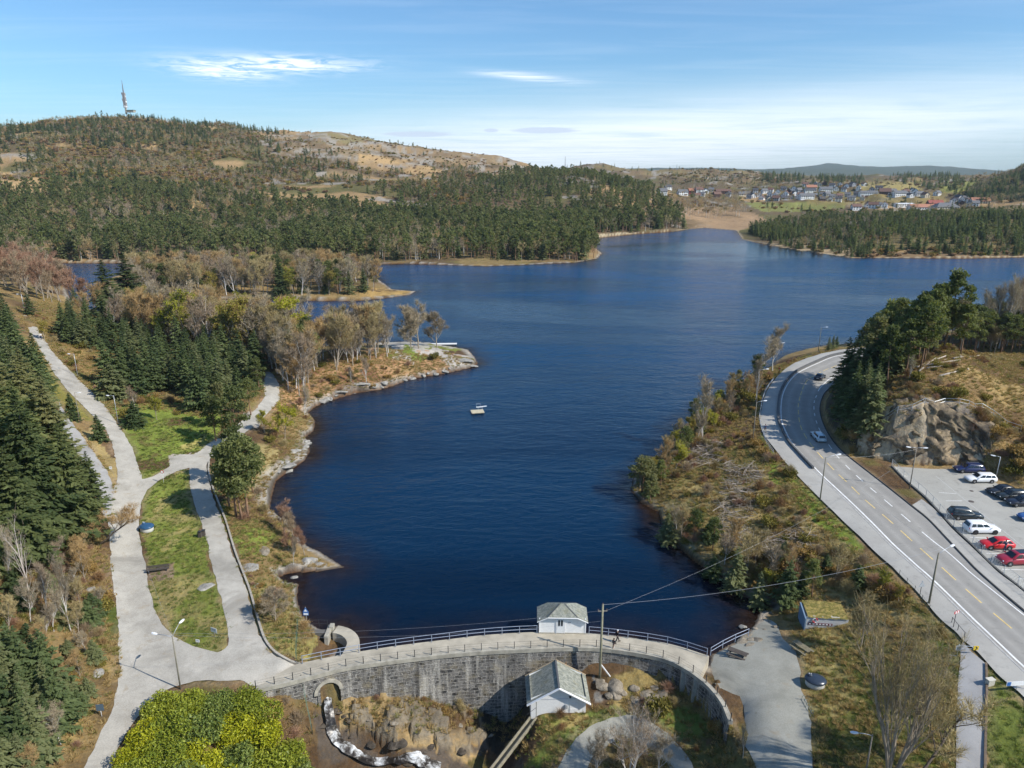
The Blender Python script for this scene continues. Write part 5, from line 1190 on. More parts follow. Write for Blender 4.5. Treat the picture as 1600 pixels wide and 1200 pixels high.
# ---------------------------------------------------------------- valve house below the wall
vz = -4.0; va = atz(828, 1115, vz); vb = atz(915, 1113, vz); vc = (va+vb)/2; vw = vb[0]-va[0]
vh = empty('valve_house', (vc[0], vc[1]+2.0, vz), R(1.5), 'white clapboard shed with a mossy grey slate gable roof below the dam wall', 'shed')
hw, hd, he, hr_ = vw/2-.05, 2.0, 2.1, 3.75
mb = MB(); mb.add([(-hw,-hd,-1.2),(hw,-hd,-1.2),(hw,-hd,he),(0,-hd,hr_-.25),(-hw,-hd,he),(-hw,hd,-1.2),(hw,hd,-1.2),(hw,hd,he),(0,hd,hr_-.25),(-hw,hd,he)], [(0,1,2,3,4),(9,8,7,6,5),(1,6,7,2),(5,0,4,9),(0,5,6,1)])
mb.build('wall', M['whiteboard'], vh)
ov = .48
for sx in (-1, 1):
    dx = hw+ov; dz = (hr_-he+.25)*(dx/hw)
    mb = MB(); a_, b_ = (0, hr_), (sx*dx, hr_-dz)
    V = [(a_[0],-hd-.45,a_[1]),(b_[0],-hd-.45,b_[1]),(b_[0],hd+.3,b_[1]),(a_[0],hd+.3,a_[1])]; V += [(x, y, z-.13) for x, y, z in V]
    mb.add(V, [(0,1,2,3),(7,6,5,4),(0,4,5,1),(1,5,6,2),(2,6,7,3)] if sx < 0 else [(3,2,1,0),(4,5,6,7),(1,5,4,0),(2,6,5,1),(3,7,6,2)])
    mb.build('roof', M['slate'], vh)
    MB().beam((0,-hd-.49,hr_-.03),(sx*dx,-hd-.49,hr_-dz-.03),.08,.26,up=(0,1,0)).build('barge_board', M['white'], vh)
    MB().beam((0,hd+.33,hr_+.03),(sx*dx,hd+.33,hr_-dz+.03),.10,.10,up=(0,1,0)).build('verge', plain('tan_verge_tile', (.42,.33,.22)), vh)
MB().beam((-.0,-hd-.45,hr_+.03),(0,hd+.3,hr_+.03),.2,.08).build('ridge', plain('ridge_slate', (.10,.10,.10)), vh)
d2 = MB().box((0,0,.95),(.95,.05,1.9)).build('door', M['whiteboard'], vh, loc=(1.75,-hd-.03,.02))
for q in (0,.75): MB().box((0,0,q),(.9,.03,.05)).build('door_batten', M['white'], d2, loc=(0,-.04,.5))
MB().box((0,0,0),(.26,.2,.5)).build('meter_box', plain('grey_box', (.35,.37,.38)), vh, loc=(.9,-hd-.11,.95))
MB().tube([(1.32,-hd-.03,0),(1.32,-hd-.03,1.95)],.02,5).tube([(1.1,-hd-.04,1.98),(-2.4,-hd-.04,1.98)],.02,5).build('conduit', plain('conduit_grey', (.45,.46,.48)), vh)
MB().box((0,-.1,0),(.22,.2,.16)).build('floodlight', M['darksteel'], vh, loc=(1.3,-hd-.02,2.25))
# concrete flume with handrail running down from the shed
fl = empty('flume', (va[0]-.1, va[1]-.5, vz-.5), 0, 'narrow concrete flume running down from the white shed', 'flume')
f0 = np.array(atz(836, 1119, -4.4)); f1 = np.array(atz(762, 1215, -8.2)); f0, f1 = f0-np.array(fl.location), f1-np.array(fl.location)
dv = (f1-f0); pv = np.array([dv[1], -dv[0], 0])/np.hypot(dv[0], dv[1])
for s_ in (-1, 1): MB().beam(f0+pv*.34*s_, f1+pv*.34*s_, .12, .45).build('flume_wall', plain('mossy_flume_edge', (.30,.27,.19), .9, 0, .25, 3), fl)
MB().beam(f0+[0,0,-.3], f1+[0,0,-.2], .6, .1).build('flume_floor', plain('wet_flume_floor', (.16,.14,.10)), fl)
hr0 = empty('handrail', (va[0]+.7, va[1]-.3, vz), 0, 'thin dark handrail beside the shed at the head of the flume', 'handrail')
MB().tube([(0,0,-.6),(0,0,2.1)],.035,6).build('post', M['darksteel'], hr0); MB().tube([(0,0,1.1),(-1.1,-.5,.55)],.025,5).build('rail', M['darksteel'], hr0)

# ---------------------------------------------------------------- poles, lamps, wires
def lamp_head(mb, c, d, L=.75, mi=0):
    """cobra-head street lamp pointing along d"""
    d = Vector(d).normalized(); c = Vector(c); s = d.cross(Vector((0,0,1))).normalized(); V = []
    for t_, w_, h_ in ((0,.07,.05),(.25,.13,.08),(.6,.16,.09),(.9,.12,.05),(1.0,.04,.02)):
        for u, v in ((-1,-.6),(1,-.6),(.75,.7),(-.75,.7)): V.append(c+d*(t_*L)+s*(u*w_)+Vector((0,0,v*h_)))
    Fc = [(i*4+j, i*4+(j+1) % 4, (i+1)*4+(j+1) % 4, (i+1)*4+j) for i in range(4) for j in range(4)]+[(3,2,1,0),(16,17,18,19)]
    mb.add(V, Fc, mi)
def street_lamp(px, py, pyt, z, label, arm=(-1,0,0), armlen=1.2, rise=.25, mat='pole', r=.09, arms=None, group='street lamps', zabs=None):
    b = atz(px, py, z); D = math.hypot(b[0], b[1]); h = max(4.0, atd(px, pyt, D)[2]-z)
    root = empty('street_lamp', tuple(b), 0, label, 'street lamp', group)
    MB().tube([(0,0,-.6),(0,0,h*.5),(0,0,h)], [r, r*.85, r*.62], 8).build('post', M[mat], root, True)
    for (ad, al, rs) in (arms or [(arm, armlen, rise)]):
        a = Vector(ad).normalized(); p1 = Vector((0,0,h-.12)); p2 = p1+a*al+Vector((0,0,rs))
        ar = MB().tube([p1, p1.lerp(p2,.5)+Vector((0,0,.05)), p2], .032, 6).build('arm', M['galv'], root, True)
        m_ = MB(); lamp_head(m_, p2, a+Vector((0,0,.08))); m_.build('lamp_head', M['lampwhite'], ar)
    return root
street_lamp(282,1075,990,.0,'tall lamp post with two white heads at the gravel junction',arms=[((-1,.25,0),1.9,.0),((.30,.95,0),1.2,.9)],mat='pole',r=.09)
street_lamp(184,657,617,6.4,'park lamp post beside the gravel path next to a round spruce',(-1,.1,0),.9,.05,'galv',.07)
street_lamp(122,590,552,7.9,'park lamp post beside the small side path among bare bushes',(-1,.1,0),.9,.05,'galv',.07)
street_lamp(38,484,459,12.2,'pale lamp post at the far top end of the gravel path',(-1,.1,0),1.0,.05,'galv',.09)
street_lamp(125,660,612,7.2,'thin wooden lamp post on the uphill side of the gravel path',(1,.1,0),.5,.05,'wood',.07)
street_lamp(1281,783,713,4.9,'dark lamp post on the verge beside the straight road, head over the lanes',(1,.25,0),2.0,.35,'pole',.11)
street_lamp(1451,945,860,4.8,'thick dark lamp post beside the pavement nearest the red sign',(1,.5,0),2.1,.45,'pole',.13)
street_lamp(1421,764,697,5.0,'lamp post with twin white heads in front of the rock face',arms=[((-1,.1,0),.9,.1),((1,-.1,0),1.0,.05)],mat='wood',r=.09)
street_lamp(1176,690,627,4.4,'lamp post on the bushy lake side bank with its head over the pavement',(1,.1,0),1.3,.25,'wood',.09)
street_lamp(1181,640,577,4.6,'taller pole with a white head above the red walker',(1,.1,0),1.3,.2,'wood',.09)
street_lamp(1279,545,511,4.0,'lamp post on the lake shore at the far road bend',(1,-.1,0),1.2,.2,'pole',.10)
street_lamp(1212,575,536,3.8,'slim lamp post in the shrubs by two bare trees',(1,.05,0),1.0,.2,'wood',.08)
street_lamp(1353,1206,1144,1.2,'lamp post at the bottom edge beside the big bare tree',(-1,.05,0),1.3,.25,'wood',.09)
street_lamp(1556,748,719,5.4,'low grey lamp with a curved white head among scrub behind the parked cars',(-1,.4,0),.7,.15,'galv',.07)
upz = hz(*atz(937,1062,-2.0)[:2]); ub = atz(937, 1062, upz); UPH = 10.4
up = empty('utility_pole', (ub[0], ub[1], upz), R(4), 'tall mossy wooden power pole standing against the dam wall', 'utility pole')
MB().tube([(0,0,-.8),(0,0,UPH*.5),(0,0,UPH)],[.16,.14,.11],10).build('pole_shaft', plain('lichen_pole', (.25,.24,.16), .9, 0, .25, 2), up, True)
MB().beam((-.55,0,UPH-.9),(.55,0,UPH-.9),.09,.11).build('crossarm', M['wood'], up)
for sx, zz in ((-.5,UPH-.8),(.5,UPH-.8),(0,UPH)): MB().lathe([(.03,0),(.06,.05),(.06,.13),(.03,.18)],(sx,0,zz),8).build('insulator', plain('brown_insulator', (.12,.07,.05), .3), up, True)
MB().beam((.12,0,2.1),(1.35,-.3,.4),.12).build('brace', M['white'], up)
for kk in range(8): pass
def wire(a, b, sag, label, r=.014, nm='power_line'):
    a = np.array(a, float); b = np.array(b, float); tt_ = np.linspace(0, 1, 26)
    P = a+(b-a)*tt_[:,None]; P[:,2] -= sag*4*tt_*(1-tt_)
    mb = MB(); mb.tube(P-a, r*.62, 5); o = mb.build(nm, M['wire'], None, loc=tuple(a)); tag(o, label, 'power line', 'overhead wires'); return o
pt = np.array([ub[0], ub[1], upz+UPH-.05])
lp2 = atz(1451, 945, 4.8); lp2[2] = 12.3
wire(pt, (lp2[0], lp2[1], lp2[2]), 1.1, 'thick pale cable from the power pole up to the road lamp post', .024)
lp3 = atz(1353, 900, 3.8); wire(pt+[.3,0,-.85], (60.0, 104.0, 9.5), 1.3, 'thin wire from the power pole over the lake to the road bank', .012)
lampt = atz(282, 1075, 0); lt = np.array([lampt[0], lampt[1], 7.1])
wire(pt+[-.5,0,-.85], lt, 1.0, 'upper thin wire from the power pole to the junction lamp', .012)
wire(pt+[0,0,-2.2], lt+[0,0,-.25], 1.1, 'lower thin wire from the power pole to the junction lamp', .012)
wire(lt, (-66.0, 108.0, 9.0), .8, 'thin wire from the junction lamp up along the gravel path', .012)
l1 = atz(1281,783,4.9); wire((lp2[0], lp2[1], 12.4), (l1[0], l1[1], 12.5), .6, 'thin cable between the two dark roadside lamp posts', .014)
l2 = atz(1421,764,5); wire((l1[0], l1[1], 12.4), (l2[0], l2[1], 12.0), .5, 'thin cable crossing the road to the twin lamp post', .012)
# ---------------------------------------------------------------- road furniture and paint
def paint(name, line, o0, o1, lift, mat, a=0.0, b=1.0, dash=None):
    L = resample(line, .5); n = len(L); L = L[int(a*n):max(int(a*n)+2, int(b*n))]
    V, Fc = ribbon(L, o0, o1, lift)
    if dash:
        s = np.r_[0, np.cumsum(np.hypot(*np.diff(L, axis=0).T))]; Fc = [f for i, f in enumerate(Fc) if (s[i] % (dash[0]+dash[1])) < dash[0]]
    return tag(link(name, mesh_from(name, V, Fc, mat)), kind='structure')
paint('road_edge_line', KERB, .55, .80, .056, M['roadwhite'])
paint('road_centre_line', CENTRE, -.09, .09, .056, M['roadyellow'], dash=(3.4, 1.6))
paint('road_lane_dashes', DASH, -.09, .09, .056, M['roadwhite'], .22, .66, dash=(2.2, 2.6))
paint('road_lane_line', DASH, -.09, .09, .056, M['roadwhite'], 0, .20); paint('road_lane_line', DASH, -.09, .09, .056, M['roadwhite'], .68, 1)
rk_shift = None
def kerb_run(name, line, w, h, mat, label, lift=.045):
    L = resample(line, .8); T = np.gradient(L, axis=0); T /= np.linalg.norm(T, axis=1)[:,None]; N_ = np.c_[T[:,1], -T[:,0]]; n = len(L)
    A_, B_ = L-N_*w/2, L+N_*w/2; za = base(L[:,0], L[:,1])+lift
    V = np.vstack([np.c_[A_, za+h], np.c_[B_, za+h], np.c_[A_, za-.25], np.c_[B_, za-.25]]); Fc = []
    for i in range(n-1): Fc += [(n+i, n+i+1, i+1, i), (i, i+1, 2*n+i+1, 2*n+i), (3*n+i, 3*n+i+1, n+i+1, n+i)]
    Fc += [(0, n, 3*n, 2*n), (n-1, 2*n-1, 4*n-1, 3*n-1)]
    o = link(name, mesh_from(name, V, Fc, mat)); return tag(o, label, None if not label else name.replace('_', ' '), None, None if label else 'structure')
nk = len(KERB)
kerb_run('kerb', KERB, .22, .165, M['kerb'], None); kerb_run('kerb', RKERB, .16, .13, M['tar'], None)
bi = int(np.argmin(np.hypot(*(KERB-atz(1262,733,5)[:2]).T)))
kerb_run('road_barrier', KERB[bi:]+0.0, .34, .62, plain('dark_concrete_barrier', (.10,.10,.10), .9, 0, .2, 2), 'long low dark concrete barrier between road and pavement on the bend')
V = np.vstack([RWALK, gline([(1425,793),(1450,813),(1477,841),(1508,874),(1535,901),(1600,957),(1700,1037)])[:1]])
A_ = RWALK; B_ = gline([(1700,1034),(1600,954),(1535,898.5),(1508,871.5),(1477,838.5),(1450,810.5),(1425,790.5)])
pair_ribbon(resample(A_, 1.0), resample(B_, 1.0), 3, .15, 'pavement', WALK_M)
# park bays
for i, (a, b_) in enumerate([((1490,798),(1507,798)),((1500,818.5),(1516,819)),((1515,840),(1540,841)),((1541,865),(1562,866)),((1566,890),(1600,891)),((1520,827),(1541,827.5)),((1478,783),(1492,783)),((1590,905),(1625,905)),((1467,770),(1482,771))]):
    p, q = ground_pt(*a, 5), ground_pt(*b_, 5); tag(link('parking_bay_line', mesh_from('parking_bay_line', *ribbon(resample(np.array([p, q+(q-p)*.8]), .6), -.06, .06, .053), M['roadwhite'])), kind='structure')
L5 = np.array([ground_pt(1462,744,5), ground_pt(1600,856,5)]); tag(link('parking_bay_line', mesh_from('parking_bay_line', *ribbon(resample(L5, .8), -.05, .05, .053), plain('faded_paint', (.48,.48,.46), .9))), kind='structure')
def lid(px, py, z, r, label):
    p = ground_pt(px, py, z); o = MB().lathe([(r,0),(r,.012),(r*.85,.016),(r*.8,.012)],(0,0,0),18).build('manhole_cover', plain('iron_lid', (.12,.10,.09), .7, .3), None, loc=(p[0], p[1], base1(*p)+.05)); tag(o, label, 'manhole cover', 'iron covers in the asphalt')
lid(1517.5,784,5,.42,'large dark manhole cover in the middle of the car park'); lid(1518,767.5,5,.30,'small dark manhole cover nearer the white wagon'); lid(1558,1027.5,4.9,.45,'rusty manhole cover in the pavement by the side path')
# kerb wall under the car-park fence, chain-link fence
PF = gline([(1393,729),(1417,753),(1446,778),(1461,794),(1488,824),(1520,854),(1551,885),(1601,925),(1690,995)], 5)
kerb_run('retaining_wall', PF, .30, .18, plain('dark_wall_concrete', (.09,.09,.085), .9, 0, .2, 2), 'low dark retaining wall under the car park fence')
def chain_mat():
    t = NT('chain_link_wire'); return t.done((.42,.45,.46), .5, .4, .5)
M['chain'] = chain_mat()
post_fence('fence', PF, 2.6, 1.25, .06, M['galv'], 'chain link fence on galvanised posts along the road side of the car park', (1.22,), .022, 'fence', z0=.2, zf=lambda x, y: base1(x, y), mesh=.42, railmat=M['chain'])
RF = gline([(1186,655),(1188.5,640),(1191.5,625),(1198,608),(1209,593)], 6)
post_fence('guard_rail', RF, 2.6, .85, .07, M['galv'], 'galvanised guard rail along the lake side of the pavement on the bend', (.45,.80), .05, 'guard rail', z0=.0, zf=lambda x, y: base1(x, y))
RF2 = gline([(1187,662),(1196,690),(1208,708)], 5)
post_fence('guard_rail', RF2, 2.4, .9, .06, M['galv'], 'short guard rail where the dark walker stands beside the pavement', (.45,.85), .03, 'guard rail', z0=.0, zf=lambda x, y: base1(x, y))
RF3 = gline([(1405,899),(1432,928),(1452,952)], 5)
post_fence('fence', RF3, 1.9, 1.0, .04, M['darksteel'], 'thin green wire fence on the verge by the thick lamp post', (.4,.9), .01, 'fence', z0=.0, zf=lambda x, y: base1(x, y), railmat=M['greenwire'])
RF4 = gline([(1487,972),(1497,985),(1506,997)], 5)
post_fence('handrail', RF4, 1.4, .9, .05, M['darksteel'], 'short dark handrail beside the pavement below the red sign', (.85,), .03, 'handrail', z0=.0, zf=lambda x, y: base1(x, y))
# fence on the brow of the rock face
def brow(px, py):
    return march(px, py, 112, 150, 300)[:2]
BR = catmull([brow(a, b) for a, b in [(1378,661),(1393,655),(1410,649),(1425,641),(1437,633),(1452,630),(1475,631),(1505,634),(1537,639),(1568,648),(1598,660)]], 4)
post_fence('fence', BR, 2.3, 1.3, .06, M['galv'], 'pale safety fence along the brow of the rock face above the parked cars', (.65,1.25), .03, 'fence', z0=0, zf=lambda x, y: hz(x, y)-.05)
# green wire fence left of the dam foot
GF = np.array([atz(473,1083,-2.3)[:2], atz(480,1120,-4.5)[:2], atz(490,1165,-7)[:2]])
post_fence('fence', GF, 2.6, 1.5, .05, M['darksteel'], 'sagging green wire fence on the brown slope left of the culvert', (.1,.5,.9,1.4), .012, 'fence', z0=0, zf=lambda x, y: hz(x, y), railmat=M['greenwire'])
GF2 = np.array([ground_pt(463,1030,.2), ground_pt(466,985,.4)])
post_fence('fence', GF2, 2.2, 1.6, .05, M['greenwire'], 'green wire fence through dry grass below the triangular sign', (.1,.5,.9,1.5), .012, 'fence', z0=0, zf=lambda x, y: hz(x, y), railmat=M['greenwire'])
# edging along the lakeside path
EG = catmull([ground_pt(a, b, 1) for a, b in [(327,722),(326,738),(332,760),(341,785),(353,815),(366,858),(381,898),(391,925),(401,960),(411,993),(421,1011),(436,1025),(458,1037),(476,1041)]], 5)
kerb_run('path_edging', EG, .26, .24, plain('stone_edging', (.34,.31,.26), .95, 0, .3, 3), 'long low stone edging along the lake side of the gravel path')
EG2 = np.array([ground_pt(1540.5,1038,4.8), ground_pt(1541.5,1080,4.5), ground_pt(1540,1140,4), ground_pt(1539,1240,3.2)])
kerb_run('path_edging', EG2, .2, .2, plain('brown_edging', (.15,.11,.075), .95, 0, .3, 3), 'brown edging between the asphalt side path and the grass')

# ---------------------------------------------------------------- vehicles
PAINT = {}
def paint_mat(name, col):
    if name not in PAINT:
        t = NT(name); t.set(t.b, 'Coat Weight', .6); t.set(t.b, 'Coat Roughness', .08)
        n = t.noise(40, 2, .5, t.coord()); PAINT[name] = t.done(t.mix(n, col, tuple(min(1, x*1.12+.004) for x in col)), .32, .5)
    return PAINT[name]
M['rim'] = plain('alloy_rim', (.55,.56,.58), .3, .7, .1, 8); M['rimdark'] = plain('dark_rim', (.06,.06,.065), .4, .5, .1, 8)
M['lampglass'] = NT('clear_lamp_glass').done((.70,.72,.74), .12, .6); M['tail'] = NT('red_lamp_glass').done((.42,.015,.015), .2, .6)
M['plastic'] = plain('black_plastic', (.025,.025,.027), .6, 0, .1, 8)
CARS = {  # L, W, H, belt, hood start, windscreen top, roof end, tail bottom (fractions from rear), rear rake
 'wagon': dict(L=4.75, W=1.83, H=1.48, belt=.92, ws0=.72, ws1=.56, rt=.08, rb=.005, hood=.80),
 'suv':   dict(L=4.70, W=1.90, H=1.68, belt=1.05, ws0=.74, ws1=.58, rt=.07, rb=.0, hood=.92),
 'hatch': dict(L=4.25, W=1.80, H=1.46, belt=.93, ws0=.74, ws1=.54, rt=.16, rb=.02, hood=.80),
 'sedan': dict(L=4.70, W=1.83, H=1.46, belt=.92, ws0=.71, ws1=.54, rt=.24, rb=.09, hood=.80)}
def car(kind, pname, col, pos, yaw, label, rim='rim', rails=False, roofdark=False):
    d = CARS[kind]; L, W, H = d['L'], d['W'], d['H']; bl, hd = d['belt'], d['hood']
    root = empty('parked_car' if 'moving' not in label and 'driving' not in label else 'car', (pos[0], pos[1], pos[2]), yaw, label, 'car', None)
    pm = paint_mat(pname, col); hw = W/2; X0 = lambda f: (f-.5)*L
    # lower body: rings of (half width, z) from sill to shoulder
    st = [(0,.86,.42,bl-.12),(.015,.95,.30,bl-.02),(.10,1,.24,bl+.01),(.3,1,.22,bl),(.55,1,.22,bl-.02),(d['ws0'],1,.22,bl-.05),(.84,.985,.24,hd+.02),(.93,.95,.26,hd-.07),(.98,.86,.32,hd-.17),(1.0,.72,.40,hd-.30)]
    V = []
    for f, w, zb, zt in st:
        y = hw*w; zm = zb+(zt-zb)*.55
        for yy, z in ((-y*.90,zb),(-y*.99,zb+.12),(-y,zm),(-y*.955,zt-.05),(-y*.86,zt),(0,zt+.035),(y*.86,zt),(y*.955,zt-.05),(y,zm),(y*.99,zb+.12),(y*.90,zb)): V.append((X0(f), yy, z))
    k = 11; n = len(st); Fc = [(i*k+j, i*k+j+1, (i+1)*k+j+1, (i+1)*k+j)[::-1] for i in range(n-1) for j in range(k-1)]
    Fc += [(i*k, (i+1)*k, (i+1)*k+k-1, i*k+k-1)[::-1] for i in range(n-1)]; Fc += [tuple(range(k)), tuple((n-1)*k+j for j in range(k))[::-1]]
    # cabin
    def ring(f0, f1, y0, z): return (f0, f1, y0, z)
    rr_ = [(d['rb'],d['ws0'],hw*.88,bl-.03),(d['rb']+(d['rt']-d['rb'])*.55,d['ws0']+(d['ws1']-d['ws0'])*.55,hw*.781,bl-.03+(H-.04-bl)*.55),(d['rt'],d['ws1'],hw*.70,H-.07),(d['rt']+.035,d['ws1']-.035,hw*.60,H-.01),(d['rt']+.10,d['ws1']-.10,hw*.35,H+.012)]
    o = len(V); kk = 8
    for f0, f1, y0, z in rr_:
        m0 = f0+(f1-f0)*.06; m1 = f1-(f1-f0)*.05
        for f, y in ((f0,-y0*.86),(m0,-y0),(m1,-y0),(f1,-y0*.82),(f1,y0*.82),(m1,y0),(m0,y0),(f0,y0*.86)): V.append((X0(f), y, z))
    for i in range(len(rr_)-1):
        for j in range(kk): Fc.append((o+i*kk+j, o+i*kk+(j+1) % kk, o+(i+1)*kk+(j+1) % kk, o+(i+1)*kk+j))
    Fc.append(tuple(o+(len(rr_)-1)*kk+j for j in range(kk)))
    me = mesh_from('car_body', V, Fc, pm, True); link('body', me, root)
    # windows lie a little proud of the cabin
    a0, a1 = rr_[0], rr_[2]
    def cab(f, side, t):     # point on the cabin side, f along, t up
        f0 = a0[0]+(a1[0]-a0[0])*t; f1 = a0[1]+(a1[1]-a0[1])*t; y = a0[2]+(a1[2]-a0[2])*t+.02; z = a0[3]+(a1[3]-a0[3])*t
        return (X0(f0+(f1-f0)*f), side*y, z)
    for side in (-1, 1):
        for fa, fb in ((.08,.30),(.33,.62),(.65,.91)):
            q = [cab(fa, side, .16), cab(fb, side, .16), cab(fb-.01 if fb < .9 else fb-.03, side, .90), cab(fa+.01, side, .90)]
            link('side_window', mesh_from('side_window', q, [(0,1,2,3) if side < 0 else (3,2,1,0)], M['glass']), root)
    def pane(fr, nm):
        q = []
        for t_, s in ((.14,-1),(.14,1),(.92,1),(.92,-1)):
            f = (a0[1]+(a1[1]-a0[1])*t_) if fr else (a0[0]+(a1[0]-a0[0])*t_); y = (a0[2]+(a1[2]-a0[2])*t_)*.80; z = a0[3]+(a1[3]-a0[3])*t_
            q.append((X0(f)+(.03 if fr else -.03), s*y, z+.015))
        link(nm, mesh_from(nm, q, [(0,1,2,3) if fr else (3,2,1,0)], M['glass']), root)
    pane(True, 'windscreen'); pane(False, 'rear_window')
    if roofdark: MB().box((0,0,0),(.34*L,hw*1.05,.02)).build('roof_panel', M['glass'], root, loc=(X0((d['rt']+d['ws1'])/2), 0, H+.008))
    for s in (-1, 1):
        for f in (.205, .80):
            R_ = .335 if kind != 'suv' else .36
            tb = MB(); prof = [(R_*.62,-.1),(R_*.94,-.11),(R_,-.07),(R_,.07),(R_*.94,.11),(R_*.62,.1)]
            tb.lathe(prof, (0,0,0), 18); ty = tb.build('tyre', M['black']); 
            ar = MB().lathe([(R_*1.17,-.012),(R_*1.17,.012)],(0,0,0),20).build('wheel_arch', M['plastic'], root, loc=(X0(f), s*(hw*.992), .35)); ar.rotation_euler = (R(90), 0, 0)
            wh = empty('wheel', (X0(f), s*(hw-.075), R_)); wh.parent = root; wh.rotation_euler = (R(90)*(-s), 0, 0); ty.parent = wh
            rb = MB().lathe([(R_*.64,.06),(R_*.6,.10),(R_*.2,.085),(R_*.12,.11)],(0,0,0),14)
            for q in range(5): rb.beam((0,0,.095),(R_*.6*math.cos(q*1.2566),R_*.6*math.sin(q*1.2566),.105),.06,.03)
            rb.build('rim', M[rim], wh)
        lm = MB().box((0,0,0),(.10,.36,.13)).build('headlight', M['lampglass'], root, loc=(X0(.972), s*hw*.66, hd-.20), bevel=.02); lm.rotation_euler = (0, R(18), s*R(-24))
        MB().box((0,0,0),(.07,.22,.26 if kind == 'suv' else .15)).build('taillight', M['tail'], root, loc=(X0(.012), s*hw*.80, bl-.14), bevel=.02)
        MB().box((0,0,0),(.13,.22,.13)).build('wing_mirror', pm, root, loc=(X0(d['ws0']-.055), s*(hw*.97+.06), bl+.05), bevel=.03)
        if rails: MB().tube([(X0(d['rt']+.03), s*hw*.63, H-.01),(X0(d['rt']+.05), s*hw*.63, H+.045),(X0(d['ws1']-.04), s*hw*.63, H+.045),(X0(d['ws1']-.02), s*hw*.63, H-.01)],.018,5).build('roof_rail', M['galv'], root)
    MB().box((0,0,0),(.03,.95,.17)).build('grille', M['plastic'], root, loc=(X0(.993), 0, hd-.36))
    MB().box((0,0,0),(.02,.50,.11)).build('number_plate', M['white'], root, loc=(X0(0)-.01, 0, .62))
    return root
def park(kind, pname, col, fw, rw, label, **kw):
    """stand a car by the pixels of its near-side front and rear wheels"""
    a = ground_pt(*fw, 5); b_ = ground_pt(*rw, 5); dv_ = a-b_; dv_ /= np.linalg.norm(dv_); far_ = np.array([-dv_[1], dv_[0]])
    if far_[1] < 0: far_ = -far_
    L = CARS[kind]['L']; c = (a+b_)/2-dv_*0; cc = a-dv_*(.30*L)+far_*(CARS[kind]['W']/2-.1)
    return car(kind, pname, col, (cc[0], cc[1], base1(*cc)+.045), math.atan2(dv_[1], dv_[0]), label, **kw)
park('wagon','navy_paint',(.012,.022,.085),(1502.9,740),(1526,740),'dark blue estate car with roof rails, parked farthest back by the rock', rails=True)
park('wagon','white_car_paint',(.78,.78,.77),(1521.7,756),(1545.3,755.6),'white estate car parked nose left in front of the dark blue estate')
park('sedan','black_paint',(.010,.011,.013),(1556.7,775.5),(1580,773.5),'black car farthest back of the three black ones side by side')
park('wagon','black_green_paint',(.012,.016,.014),(1570.7,783),(1594,781.5),'black car in the middle of the three parked side by side')
park('wagon','blue_black_paint',(.010,.012,.022),(1586.9,793.2),(1611,792.3),'black car nearest of the three parked side by side')
park('suv','black_suv_paint',(.010,.014,.014),(1527.4,814.8),(1499,813.2),'black off-road car with tall red tail lamps, rear to the fence', rails=True)
park('suv','white_suv_paint',(.78,.79,.80),(1553.6,835.6),(1526,835.5),'white off-road car with dark wheels, rear to the fence', rim='rimdark')
park('hatch','bright_red_paint',(.55,.012,.014),(1547,860),(1572.9,860.2),'bright red hatchback with a person at its side door')
park('suv','dark_red_paint',(.30,.012,.030),(1576.8,885.5),(1604,884.5),'dark crimson car with a black roof, lowest in the car park', roofdark=True)
park('hatch','mid_blue_paint',(.03,.10,.30),(1606,816.5),(1630,816),'blue car showing only its nose at the edge of the car park')
def drive(kind, pname, col, px, py, i_off, label, **kw):
    p = ground_pt(px, py, 5); i = int(np.argmin(np.hypot(*(DASH-p).T))); t_ = DASH[min(i+3, len(DASH)-1)]-DASH[i-3]
    return car(kind, pname, col, (p[0], p[1], base1(*p)+.05), math.atan2(t_[1], t_[0])+i_off, label, **kw)
drive('wagon','silver_paint',(.42,.50,.55),1278,686,R(6),'silver blue estate car driving away up the bend')
drive('sedan','black_road_paint',(.010,.012,.018),1281,592,0,'small black car driving away round the far bend')

# ---------------------------------------------------------------- people
M['skin'] = plain('skin', (.45,.27,.19), .6, 0, .08, 9)
CLOTH = {k: plain('cloth_'+k, c, .9, 0, .15, 14, .1) for k, c in dict(black=(.022,.022,.026), navy=(.03,.045,.10), red=(.42,.02,.03), jeans=(.05,.075,.13), white=(.70,.70,.69), grey=(.16,.16,.17), pink=(.55,.24,.23), darkbrown=(.05,.032,.022)).items()}
def skin_obj(name, verts, edges, rad, mat, parent, root=0, sub=1):
    me = bpy.data.meshes.new(name); me.from_pydata(verts, edges, []); me.materials.append(mat)
    o = link(name, me, parent); md_ = o.modifiers.new('skin', 'SKIN'); md_.use_smooth_shade = True
    lay = me.skin_vertices[0].data if len(me.skin_vertices) else None
    if lay is None:
        bm = bmesh.new(); bm.from_mesh(me); bm.verts.layers.skin.verify(); bm.to_mesh(me); bm.free(); lay = me.skin_vertices[0].data
    for i, r_ in enumerate(rad):
        lay[i].radius = (r_, r_) if not isinstance(r_, tuple) else r_; lay[i].use_root = (i == root)
    s_ = o.modifiers.new('sub', 'SUBSURF'); s_.levels = sub; s_.render_levels = sub
    return o
